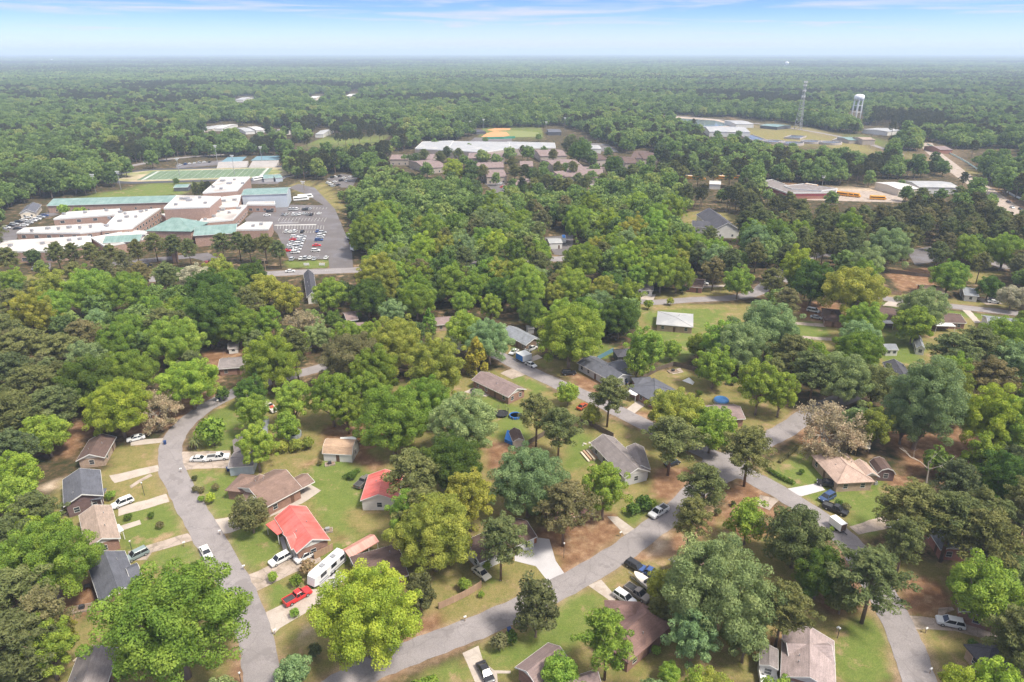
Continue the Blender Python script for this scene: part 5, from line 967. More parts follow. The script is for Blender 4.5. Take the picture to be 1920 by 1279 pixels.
        for f in (.35, .7):
            for k in range(6): a, c = k * math.pi / 3 + .2, (k + 1) * math.pi / 3 + .2; m.tube([(r * .97 * math.cos(a), r * .97 * math.sin(a), z0 * f), (r * .97 * math.cos(c), r * .97 * math.sin(c), z0 * f)], r * .03, 5)
        m.obj('bracing', M_WT, T); m = MB(); 
        for (u0, u1, v0, v1) in ((-.34, -.30, .26, .5), (-.30, -.18, .36, .40), (-.18, -.14, .26, .5), (-.06, .06, .26, .30), (-.06, .06, .46, .5), (-.06, -.02, .30, .46), (.14, .18, .26, .5), (.18, .30, .46, .5), (.30, .34, .36, .5)):
            a0, a1 = u0 * 1.6 - math.pi / 2 - .35, u1 * 1.6 - math.pi / 2 - .35; zz0, zz1 = z0 + th_ * v0, z0 + th_ * v1; q = r * 1.012
            m.add([(q * math.cos(a0), q * math.sin(a0), zz0), (q * math.cos(a1), q * math.sin(a1), zz0), (q * math.cos(a1), q * math.sin(a1), zz1), (q * math.cos(a0), q * math.sin(a0), zz1)], [(0, 1, 2, 3)])
        if rpx > 5: m.obj('lettering', mat('faded_letters', (.45, .47, .50), .6, .05, .1), T)
        return T
    wtower(1604, 222, 176.5, 'white water tower on six legs beyond the lattice mast', 9.0); wtower(1474, 128, 115.5, 'small distant white water tower near the horizon', 3.6); LM.append(('white water tower', 1605, 190))
    wtower(98, 117, 110.5, 'tiny distant white water tower near the horizon on the left', 1.8)
    # light poles
    def pole(px, py_b, py_t, label, lamp=True):
        b = G(px, py_b); h = 3.0
        while PX(b.x, b.y, h)[1] > py_t and h < 60: h += .25
        T = thing('light_pole', label, 'light pole', b, 0, 'tall light poles'); MB().tube([(0, 0, 0), (0, 0, h)], [.16 + h * .004, .10 + h * .004], 6).obj('pole', M_METAL, T)
        if lamp: m = MB(); m.box(-1.6, 1.6, -.2, .2, h - .2, h + .5); m.box(-1.1, 1.1, -.2, .2, h - 1.3, h - .7); m.obj('lamp_bank', M_TRIM, T)
    for a in [(882,250,228,'light pole left of the baseball infield'),(907,246,224,'light pole behind the baseball infield'),(1024,250,229,'light pole beside the dark dugout'),(1059,240,221,'light pole right of the dark dugout'),(982,238,222,'light pole at the far edge of the outfield'),(409,312,274,'light pole at the left end of the left bleachers'),(492,308,276,'light pole behind the right bleachers'),(180,362,328,'light pole at the left edge of the practice lawn'),(227,356,322,'light pole on the practice lawn near the trees'),(337,330,298,'light pole beside the football field'),(440,328,292,'light pole on the near side of the football field'),(570,362,341,'light pole on the grass behind the school gymnasium'),(1541,350,331,'light pole behind the maroon bus depot'),(1632,278,250,'slim mast beside the tan works office')]: pole(*a, lamp=a[0] < 1600)
build_school(); build_far()
# ------------------------------------------------------------------ vehicles
M_PAINTC = mat('car_paint', (.5, .5, .5), .28, .03, .5, objcol=True, spec=.5); M_CGLASS = mat('car_glass', (.018, .021, .026), .08, .1, .5, spec=.6); M_TYRE = mat('tyre_rubber', (.022, .022, .023), .85, .1, 2.0); M_RIM = mat('wheel_rim', (.45, .45, .47), .35, .1, 2.0, metal=.6)
M_HEAD = mat('headlight_glass', (.62, .64, .66), .15, .05, 2.0, spec=.6); M_TAIL = mat('taillight_red', (.35, .02, .02), .3, .05, 2.0); M_BED = mat('truck_bed_liner', (.05, .05, .052), .8, .15, 2.0); M_BLACKP = mat('black_plastic', (.03, .03, .032), .6, .1, 2.0)
CARS = {}
def car_meshes(kind):
    """shared part meshes of one vehicle kind, nose along +x, wheels on z = 0"""
    S = dict(sedan=(4.7, 1.80, 1.45, .92), suv=(4.8, 1.92, 1.78, 1.05), pickup=(5.7, 1.98, 1.88, 1.10), van=(5.1, 1.98, 1.85, 1.0))[kind]
    L, Wd, Ht, belt = S; h, w = L / 2, Wd / 2; lo = .28 if kind == 'sedan' else .36
    nose = belt - (.14 if kind == 'sedan' else .06)
    if kind == 'pickup': prof = [(-h, lo + .15), (-h + .08, belt - .02), (-.35, belt - .02), (-.30, belt), (1.15, belt), (h - .15, belt - .07), (h, belt - .25), (h, lo + .08), (h - .25, lo), (-h + .3, lo)]
    else: prof = [(-h, lo + .15), (-h + .06, belt - .10), (-h + .25, belt), (.9 if kind != 'van' else 1.4, belt), (h - .25, nose - .06), (h, nose - .26), (h, lo + .08), (h - .25, lo), (-h + .3, lo)]
    b = MB(); n = len(prof); vs = []
    for y, ins in ((-w, .05), (-w + .09, 0), (w - .09, 0), (w, .05)):
        cx = 0; cz = (lo + belt) / 2
        for x, z in prof: vs.append((x * (1 - ins * .35), y, cz + (z - cz) * (1 - ins * 1.6)))
    fs = [tuple(range(n)), tuple(range(4 * n - 1, 3 * n - 1, -1))]
    for k in range(3): fs += [(k * n + (i + 1) % n, k * n + i, (k + 1) * n + i, (k + 1) * n + (i + 1) % n) for i in range(n)]
    b.add(vs, fs)
    cab = dict(sedan=(-1.75, 1.15, -1.0, .35), suv=(-2.25, 1.25, -1.95, .55), pickup=(-.55, 1.45, -.35, .75), van=(-2.4, 1.75, -2.2, .95))[kind]
    x0, x1, t0, t1 = cab; wb, wt = w - .06, w - .26; zt = Ht - .06
    g = MB().add([(x0, -wb, belt - .02), (x1, -wb, belt - .02), (x1, wb, belt - .02), (x0, wb, belt - .02), (t0, -wt, zt), (t1, -wt, zt), (t1, wt, zt), (t0, wt, zt)], [(3, 2, 1, 0), (4, 5, 6, 7), (0, 1, 5, 4), (1, 2, 6, 5), (2, 3, 7, 6), (3, 0, 4, 7)])
    r = MB(); e = .03; r.add([(t0 - e, -wt - e, zt - .03), (t1 + e, -wt - e, zt - .03), (t1 + e, wt + e, zt - .03), (t0 - e, wt + e, zt - .03), (t0 + .12, -wt + .08, Ht), (t1 - .14, -wt + .08, Ht), (t1 - .14, wt - .08, Ht), (t0 + .12, wt - .08, Ht)], [(3, 2, 1, 0), (4, 5, 6, 7), (0, 1, 5, 4), (1, 2, 6, 5), (2, 3, 7, 6), (3, 0, 4, 7)])
    for sy in (-1, 1):   # pillars
        for xb, xt in ((x0, t0), (x1, t1), ((x0 + x1) / 2 - .1, (t0 + t1) / 2 - .1)): r.tube([(xb, sy * (wb + .01), belt - .02), (xt, sy * (wt + .01), zt)], .05, 4)
    W = MB().tube([(0, -.11, 0), (0, .11, 0)], .34 if kind != 'pickup' else .39, 16); rim = MB().tube([(0, -.118, 0), (0, .118, 0)], .21, 12)
    d = dict(size=S, wr=.34 if kind != 'pickup' else .39, ax=(h * .60, -h * .60), body=b.mesh(kind + '_body', [M_PAINTC]), glass=g.mesh(kind + '_windows', [M_CGLASS]), roof=r.mesh(kind + '_roof', [M_PAINTC]), wheel=W.mesh('tyre', [M_TYRE]), rim=rim.mesh('rim', [M_RIM]),
        head=MB().box(-.05, .03, -.22, .22, -.08, .08).mesh('headlight', [M_HEAD]), tail=MB().box(-.03, .05, -.14, .14, -.10, .10).mesh('taillight', [M_TAIL]), nose=nose, belt=belt)
    if kind == 'pickup':
        d['bed'] = MB().box(-h + .14, -.62, -w + .16, w - .16, belt - .04, belt + .004).mesh('truck_bed', [M_BED])
        q = MB(); q.box(-h + .02, -.6, -w + .02, -w + .14, belt - .05, belt + .2); q.box(-h + .02, -.6, w - .14, w - .02, belt - .05, belt + .2); q.box(-h + .02, -h + .12, -w + .14, w - .14, belt - .05, belt + .2); d['rail'] = q.mesh('bed_side', [M_PAINTC])
    d['merged'] = None
    return d
def car(label, rear, front, kind, col, cat=None, group='vehicles parked and driving round the houses', z=.06, name=None, small=False, flatbed=None):
    if kind not in CARS: CARS[kind] = car_meshes(kind)
    c = CARS[kind]; a, b = G(*rear), G(*front); d = b - a; p = (a + b) / 2
    name = name or {'sedan': 'car', 'suv': 'sport_utility_car', 'pickup': 'pickup_truck', 'van': 'van'}[kind]; cat = cat or {'sedan': 'car', 'suv': 'car', 'pickup': 'pickup truck', 'van': 'van'}[kind]
    T = thing(name, label, cat, (p.x, p.y, z), math.atan2(d.y, d.x), group)
    link('body', c['body'], T, col); link('window', c['glass'], T); link('cab_roof', c['roof'], T, col)
    L, Wd, Ht, belt = c['size']
    for x in c['ax']:
        for s in (-1, 1):
            w = link('wheel', c['wheel'], T, loc=(x, s * (Wd / 2 - .10), c['wr']))
            if not small: link('rim', c['rim'], w)
    if not small:
        for s in (-1, 1): link('headlight', c['head'], T, loc=(L / 2 - .06, s * (Wd / 2 - .32), c['nose'] - .22)); link('taillight', c['tail'], T, loc=(-L / 2 + .06, s * (Wd / 2 - .22), belt - .26))
    if kind == 'pickup': link('truck_bed', c['bed'], T); link('bed_side', c['rail'], T, col)
    q = PX(p.x, p.y, 1); keep([(q[0] - 22 * 130 / q[2], q[1] - 18 * 130 / q[2]), (q[0] + 22 * 130 / q[2], q[1] - 18 * 130 / q[2]), (q[0] + 22 * 130 / q[2], q[1] + 16 * 130 / q[2]), (q[0] - 22 * 130 / q[2], q[1] + 16 * 130 / q[2])]); return T
WHT, SIL, BLK, GRY, BLU, RED, CRM, DGR = (.64, .64, .64), (.40, .41, .42), (.020, .020, .024), (.18, .18, .19), (.035, .075, .22), (.56, .028, .030), (.58, .53, .42), (.10, .14, .13)
def build_vehicles():
    for a in [('white sedan driving down the curved road', (382,1030), (392,1049), 'sedan', WHT), ('white sports utility car on the worn drive of the red roofed brick house', (541,1045), (511,1061), 'suv', WHT), ('white sports utility car close against the wall of the red roofed brick house', (586,1040), (560,1054), 'suv', WHT),
        ('bright red pickup truck with a black bed cover on the concrete drive', (538,1135), (578,1112), 'pickup', RED), ('white sports utility car on the drive beside the tan roofed house', (247,940), (215,953), 'suv', WHT), ('grey green sports utility car on the drive beside the slate roofed house', (272,1038), (243,1052), 'suv', (.20, .25, .25)),
        ('white hatchback parked beyond the left driveway under the round bright tree', (264,823), (247,827), 'sedan', WHT), ('white sedan on the gravel apron, nearest the curved road', (361,864), (388,864), 'sedan', WHT), ('white pickup truck on the gravel apron, nearest the grey garage', (395,863), (424,860), 'pickup', WHT),
        ('white pickup truck driving on the lower road', (1249,955), (1220,973), 'pickup', WHT), ('black sports utility car at the foot of the short drive off the lower road', (1178,1059), (1205,1076), 'suv', BLK), ('dark blue pickup truck with blue covers in its bed behind the boat', (1232,1086), (1207,1074), 'pickup', BLU),
        ('bronze grey pickup truck parked between the boat and the white roofed car', (1179,1107), (1211,1128), 'pickup', (.20, .175, .155)), ('silver and black sports utility car beside the maroon roof', (1155,1115), (1186,1136), 'suv', (.62, .62, .64)), ('black car on the drive at the bottom edge', (902,1250), (918,1280), 'sedan', BLK),
        ('old cream sedan on the grass beside the white house', (891,1069), (914,1088), 'sedan', CRM), ('black sports utility car on the pale drive of the pinkish tan house', (1564,914), (1536,908), 'suv', BLK), ('blue sports utility car on the lawn right of the junction', (1562,930), (1538,943), 'suv', (.03, .06, .15)),
        ('black pickup truck on the lawn behind the small cargo trailer', (1551,953), (1580,965), 'pickup', BLK), ('white car in the cul-de-sac under the tall pines', (1672,992), (1688,984), 'sedan', WHT), ('silver hatchback on the drive in front of the tan grey house', (1799,1176), (1762,1168), 'suv', (.60, .61, .63)),
        ('white sedan parked on the upper street', (988,683), (1003,690), 'sedan', WHT), ('white pickup truck on the lawn right of the box trailer', (987,662), (1005,652), 'pickup', WHT), ('white car in front of the box trailer', (970,658), (957,667), 'sedan', WHT),
        ('black car on the dirt drive under the large leafy tree', (1058,703), (1075,702), 'suv', BLK), ('black car on the drive of the grey brown roofed house', (1249,876), (1270,868), 'sedan', BLK), ('dark car under the white carport', (1186,742), (1200,735), 'sedan', BLU), ('white van beside the brown cottage', (1514,583), (1534,587), 'van', WHT), ('white sedan in front of the white van by the brown cottage', (1521,596), (1539,599), 'sedan', SIL),
        ('black car on the upper street by the round bush', (1187,570), (1195,570), 'sedan', BLK), ('silver car on the lawn edge in the upper pines', (1311,533), (1327,534), 'sedan', WHT), ('black car just behind the silver car in the upper pines', (1313,529), (1327,530), 'sedan', BLK), ('white car on the drive by the dark magnolia', (1858,568), (1867,569), 'sedan', WHT), ('dark car behind the white car by the dark magnolia', (1860,562), (1869,563), 'suv', GRY),
        ('white pickup truck in the far cul-de-sac', (1503,493), (1519,495), 'pickup', WHT), ('dark car parked under the trees left of the bright spreading tree', (314,688), (330,688), 'suv', BLK), ('dark car under the golden tree in the middle', (726,724), (740,722), 'sedan', BLK), ('black car on the school front drive', (271,503), (285,497), 'sedan', BLK), ('dark car parked on the left school front lot', (60,508), (78,504), 'sedan', GRY),
        ('white sedan driving on the main road by the school', (538,511), (551,510), 'sedan', WHT), ('white car on the highway at the right edge', (1892,388), (1903,393), 'sedan', WHT), ('dark car on the highway, upper one', (1886,378), (1895,382), 'sedan', BLK), ('dark car on the highway at the edge of the picture', (1908,391), (1919,396), 'sedan', BLK), ('red car half hidden on the school front drive', (386,497), (392,492), 'sedan', RED)]:
        car(*a, small=a[1][1] < 700)
    car('old dark grey pickup truck on the grass beside the red roofed garage', (672,916), (691,899), 'pickup', (.13,.12,.11))
    car('rust red car half hidden at the end of the dirt drive', (1088,768), (1097,762), 'sedan', (.36,.07,.03), small=True)
    tarp = mat('blue_tarpaulin', (.030, .20, .62), .55, .08, 2.0); 
    # school car park
    rnd = random.Random(5); ords = ['first', 'second', 'third', 'fourth', 'fifth', 'sixth', 'seventh', 'eighth', 'ninth', 'tenth']
    names = {WHT: 'white', SIL: 'silver', GRY: 'grey', BLK: 'black', BLU: 'blue', RED: 'red', DGR: 'dark green'}
    def row(where, spots, dirn, frm='left'):
        cnt = {}
        for x, y, c in spots:
            cnt[c] = cnt.get(c, 0) + 1; nm = names[c]; total = sum(1 for s in spots if s[2] == c)
            lab = f'{nm} car parked {where}' if total == 1 else f'{ords[cnt[c]-1]} {nm} car from the {frm} {where}'
            a = G(x, y); d = Vector((math.cos(dirn), math.sin(dirn), 0)) * 2.2; p, q = a - d, a + d
            car(lab, PX(p.x, p.y)[:2], PX(q.x, q.y)[:2], rnd.choice(('sedan', 'sedan', 'suv', 'suv')) if c != WHT or rnd.random() < .7 else 'suv', c, group='cars in the school car park', z=.05, small=True)
    up = R_(90)
    row('in the far row of the school car park', [(545,394,SIL),(551,394,SIL),(557,394,WHT),(570,394,BLK),(576,394,BLK),(582,393,SIL)], up)
    row('in the second row of the school car park', [(531,404,GRY),(537,404,SIL),(551,404,WHT),(557,404,SIL),(563,403,WHT),(571,402,SIL),(577,404,GRY),(584,404,BLK),(598,402,WHT)], up)
    row('by the kerb beside the school wing', [(506,398,BLK),(501,405,WHT)], R_(15))
    row('in the row behind the dark pines', [(538,436,WHT),(546,436,WHT),(553,436,WHT),(567,436,BLK),(596,435,BLU)], up)
    row('in the left slanting car park row', [(553,446,WHT),(551,451,RED),(549,456,SIL),(546,461,WHT),(543,466,SIL),(539,472,RED)], R_(8), 'top')
    row('in the middle slanting car park row', [(567,445,SIL),(565,450,WHT),(563,454,SIL),(561,459,WHT),(559,464,SIL),(557,469,WHT),(554,475,WHT)], R_(8), 'top')
    row('in the right slanting car park row', [(605,438,SIL),(602,443,WHT),(600,447,SIL),(598,452,BLU),(594,462,RED),(592,472,WHT)], R_(8), 'top')
    row('in the nearest row of the school car park', [(548,488,SIL),(565,486,WHT),(573,486,SIL),(582,485,WHT),(590,487,SIL),(612,485,WHT)], up)
    row('in the outer row of the left lot', [(4,432,GRY),(12,429,WHT),(20,425,BLK),(27,422,SIL),(36,418,BLK),(44,414,WHT),(53,409,WHT)], R_(20))
    row('in the inner row of the left lot', [(33,430,BLK),(46,424,WHT),(55,420,SIL),(62,416,WHT),(70,413,WHT),(77,409,SIL),(84,406,BLU)], R_(20))
    row('in the front row of the fenced lot', [(616,344,WHT),(621,347,WHT),(625,350,SIL),(629,342,WHT),(634,348,BLK),(640,340,BLK)], R_(60))
    row('in the back row of the fenced lot', [(624,334,BLK),(630,333,WHT),(636,332,BLK),(646,335,WHT),(652,341,WHT),(658,333,WHT)], R_(60))
    row('in the apartment car park', [(920,333,BLK),(927,333,BLK),(931,335,DGR),(938,345,WHT),(943,352,RED),(945,357,SIL)], R_(20)); row('outside the left apartments', [(776,312,SIL),(783,311,BLU),(790,314,WHT)], up)
    row('behind the football field lot', [(338,311,WHT),(348,309,BLU),(356,308,WHT),(365,307,WHT),(374,306,SIL),(383,305,WHT),(393,305,BLK)], up)
    # yellow school buses and white buses
    my = mat('school_bus_yellow', (.66, .30, .03), .4, .06, .5); mwb = mat('bus_white', (.74, .74, .73), .4, .05, .5)
    def bus(label, rear, front, m, roof=None, L=11.0):
        a, b = G(*rear), G(*front); d = b - a; p = (a + b) / 2; T = thing('bus', label, 'bus', p, math.atan2(d.y, d.x), 'buses'); h = L / 2
        MB().extrude_x([(1.22, .5), (1.22, 2.5), (.9, 3.0), (-.9, 3.0), (-1.22, 2.5), (-1.22, .5)], -h, h - .9).box(h - .899, h, -1.0, 1.0, .5, 1.6).obj('body', m, T)
        for s in (-1, 1): MB().box(-h + .4, h - 1.3, s * 1.235 - .015, s * 1.235 + .015, 1.65, 2.4).obj('window', M_CGLASS, T)
        if roof: MB().box(-h + .1, h - 1.1, -.88, .88, 3.002, 3.06).obj('roof_panel', roof, T)
        for x in (-h * .55, h * .68):
            for s in (-1, 1): MB().tube([(x, s * 1.0 - .15, .5), (x, s * 1.0 + .15, .5)], .5, 12).obj('wheel', M_TYRE, T)
        return T
    for k, (x, y) in enumerate([(1296,336),(1310,337),(1352,336),(1366,335),(1380,335)]): bus(f'{ords[k]} yellow school bus from the left behind the bus yard pines', (x - 8, y - .6), (x + 8, y + .6), my, M_TRIM)
    bus('yellow school bus parked behind the maroon depot', (1512,351), (1531,354), my, M_TRIM); bus('yellow school bus alone on the yard right of the depot', (1634,374), (1657,375), my, my)
    for k, (x, y) in enumerate([(1580,366),(1590,367),(1600,368)]): bus(f'{ords[k]} yellow school bus in the short row right of the maroon depot', (x - 9, y), (x + 6, y + 2), my)
    bus('white school bus with a yellow nose behind the school gymnasium', (552,377), (578,375), mwb, None); bus('second white bus beside the grass bank of the school', (560,373), (586,371), mwb); bus('white bus behind the school, below the ticket shed', (473,340), (495,336), mwb)
    T = bus('blue fronted white bus beside the white metal building', (1056,446), (1058,461), mwb, tarp, 8)
    # box trailers beside the car park
    def boxtrailer(label, A, B, C, h, front=None, nm='box_trailer'):
        cen, an, L, W = frame_of(A, B, C, 'AB', h); T = thing(nm, label, 'trailer', cen, an); MB().box(-L / 2, L / 2, -W / 2, W / 2, .7, h).obj('box', mwb, T)
        if front: MB().box(L / 2 + .005, L / 2 + .05, -W / 2 + .1, W / 2 - .1, .8, h - .1).obj('end_panel', front, T)
        MB().box(-L / 2, L / 2, -W / 2 + .1, W / 2 - .1, .45, .69).obj('chassis', M_BLACKP, T)
        for x in (-.5, .5):
            for s in (-1, 1): MB().tube([(x, s * (W / 2 - .18) - .12, .38), (x, s * (W / 2 - .18) + .12, .38)], .38, 12).obj('wheel', M_TYRE, T)
        MB().box(L / 2 + .05, L / 2 + 1.2, -.06, .06, .5, .62).obj('drawbar', M_BLACKP, T); return T
    boxtrailer('white and blue box trailer on the drive of the blue grey roofed house', (984,656), (967,661), (967,650), 2.9, tarp)
    boxtrailer('small white cargo trailer behind the black pickup on the right street', (1556,968), (1578,985), (1583,977), 2.5, mat('trailer_brown', (.16, .10, .07), .7)); boxtrailer('upper white box trailer at the edge of the school car park', (648,438), (655,440), (652,432), 3.4); boxtrailer('lower white box trailer at the edge of the school car park', (656,459), (662,461), (660,453), 3.4)
    # camper trailer
    a, b = G(634,1058), G(592,1096); d = b - a; p = (a + b) / 2; T = thing('camper_trailer', 'long white camper trailer with black windows beside the pale slab', 'camper', p, math.atan2(d.y, d.x)); LM.append(('white camper trailer', 613, 1070))
    h = 4.7; MB().extrude_x([(1.2, .55), (1.25, 2.75), (1.05, 3.0), (-1.05, 3.0), (-1.25, 2.75), (-1.2, .55)], -h, h - 1.2).add([(h - 1.2, -1.2, .55), (h - 1.2, 1.2, .55), (h - 1.2, 1.2, 2.95), (h - 1.2, -1.2, 2.95), (h, -1.0, .8), (h, 1.0, .8), (h - .4, 1.0, 2.6), (h - .4, -1.0, 2.6)], [(4, 5, 6, 7), (0, 4, 7, 3), (5, 1, 2, 6), (7, 6, 2, 3), (0, 1, 5, 4)]).obj('body', mat('camper_white', (.62, .62, .63), .4, .04, .5), T)
    for s in (-1, 1):
        for x0, x1 in ((-4.2, -2.9), (-1.8, -.2), (1.2, 2.9)): MB().box(x0, x1, s * 1.245 - .02, s * 1.245 + .02, 1.7, 2.6).obj('window', M_CGLASS, T)
        MB().box(-4.6, 3.4, s * 1.235 - .012, s * 1.235 + .012, .85, 1.15).obj('stripe', M_METAL, T)
    MB().box(.3, .9, 1.2, 1.26, .6, 2.5).obj('door', M_GARAGE, T)
    for x in (-2.6, .6): MB().box(x, x + .9, -.45, .45, 3.002, 3.3).obj('roof_unit', M_METAL, T)
    for x in (-1.0, -.1):
        for s in (-1, 1): MB().tube([(x, s * 1.1 - .12, .38), (x, s * 1.1 + .12, .38)], .38, 12).obj('wheel', M_TYRE, T)
    MB().box(h - .3, h + 1.2, -.06, .06, .5, .62).obj('drawbar', M_BLACKP, T)
    # boat on its trailer (two things), and a covered boat on the left lawn
    def boat(label, rear, front, z):
        a, b = G(*rear), G(*front); d = b - a; p = (a + b) / 2; T = thing('boat', label, 'boat', (p.x, p.y, z), math.atan2(d.y, d.x)); L = 6.8
        st = [(-.5, 1.0, .15), (-.2, 1.12, .1), (.1, 1.1, .1), (.3, .9, .2), (.44, .5, .4), (.5, .06, .62)]; m = MB(); vs = []
        for u, w, k in st: vs += [(u * L, -w, .95 + k * .3), (u * L, -w * .75, k), (u * L, 0, k - .12), (u * L, w * .75, k), (u * L, w, .95 + k * .3)]
        fs = [(i * 5 + j, (i + 1) * 5 + j, (i + 1) * 5 + j + 1, i * 5 + j + 1) for i in range(5) for j in range(4)] + [(0, 1, 2, 3, 4)]
        m.add(vs, [f[::-1] for f in fs]); m.obj('hull', mat('boat_white', (.74, .72, .68), .3, .06, .5), T)
        m = MB(); m.add([(u * L, s * w * .93, .97 + k * .3) for u, w, k in st for s in (-1, 1)], [(2 * i, 2 * i + 2, 2 * i + 3, 2 * i + 1)[::-1] for i in range(5)]); m.obj('deck', mat('boat_deck', (.62, .56, .50), .6, .1, 1.0), T)
        MB().box(-2.4, -.4, -.7, .7, 1.01, 1.08).obj('cockpit', mat('boat_seat', (.32, .22, .16), .7, .15, 2.0), T); MB().box(-.3, .1, -.75, .75, 1.02, 1.55).obj('windscreen', M_CGLASS, T); MB().box(-3.75, -3.3, -.22, .22, .5, 1.6).obj('motor', M_BLACKP, T)
        MB().box(-1.9, -1.3, -.45, .45, 1.085, 1.5).obj('seat', mat('boat_cushion', (.6, .1, .06), .7), T); return T
    boat('white motor boat with tan seats resting on its trailer', (1224,1111), (1199,1091), .5)
    a, b = G(1226,1113), G(1192,1086); d = b - a; p = (a + b) / 2; T = thing('boat_trailer', 'low metal boat trailer under the white motor boat', 'trailer', p, math.atan2(d.y, d.x)); m = MB(); m.box(-2.6, 3.2, -.7, -.6, .38, .48); m.box(-2.6, 3.2, .6, .7, .38, .48); m.box(-2.6, -2.5, -.6, .6, .38, .48); m.box(3.1, 4.6, -.05, .05, .38, .48); m.box(.5, .6, -.6, .6, .38, .48); m.obj('frame', M_METAL, T)
    for s in (-1, 1): MB().tube([(-.8, s * .95 - .1, .33), (-.8, s * .95 + .1, .33)], .33, 12).obj('wheel', M_TYRE, T)
    boat('white covered boat on the lawn left of the round pool', (512,772), (503,763), .3)
    a, b = G(653,833), G(690,832); 
    # utility trailer right of the barn-style shed
    p = G(682,828); T = thing('utility_trailer', 'orange brown flat utility trailer right of the white barn shed', 'trailer', p, .05); MB().box(-2.2, 2.2, -.95, .95, .6, .75).box(-2.2, 2.2, -.95, -.88, .75, 1.1).box(-2.2, 2.2, .88, .95, .75, 1.1).obj('deck', mat('trailer_wood', (.46, .22, .09), .8, .15, 1.0), T)
    for s in (-1, 1): MB().tube([(0, s * .95 - .1, .33), (0, s * .95 + .1, .33)], .33, 12).obj('wheel', M_TYRE, T)
    boxtrailer('small white box trailer behind the white barn shed', (636,830), (667,828), (668,818), 2.3)
    T = house('flat grey roofed garage beside the gravel apron', (427,877), (475,873), (470,846), 'AB', 'garage', 'garage', short='gravel-apron grey garage', E=2.7, rise=.7, roof='grey', wall='bluewall', gable=None, oh=.25, wins=False, door=False); wallpanel(T, (432,881), (468,877), .02, 2.1, M_GARAGE, 'garage_door', .3)
    house('grey weathered roofed carport shed behind the grey garage', (438,845), (466,846), (462,820), 'BC', 'shed', 'shed', E=2.5, rise=.8, roof='grey', wall='grey', wins=False, door=False, detail=False, fascia=False); house('long grey roofed shed by the round pool, half under the fresh green trees', (485,815), (500,815), (505,785), 'BC', 'shed', 'shed', E=2.4, rise=.7, roof='bgrey', wall='grey', wins=False, door=False, detail=False, fascia=False)
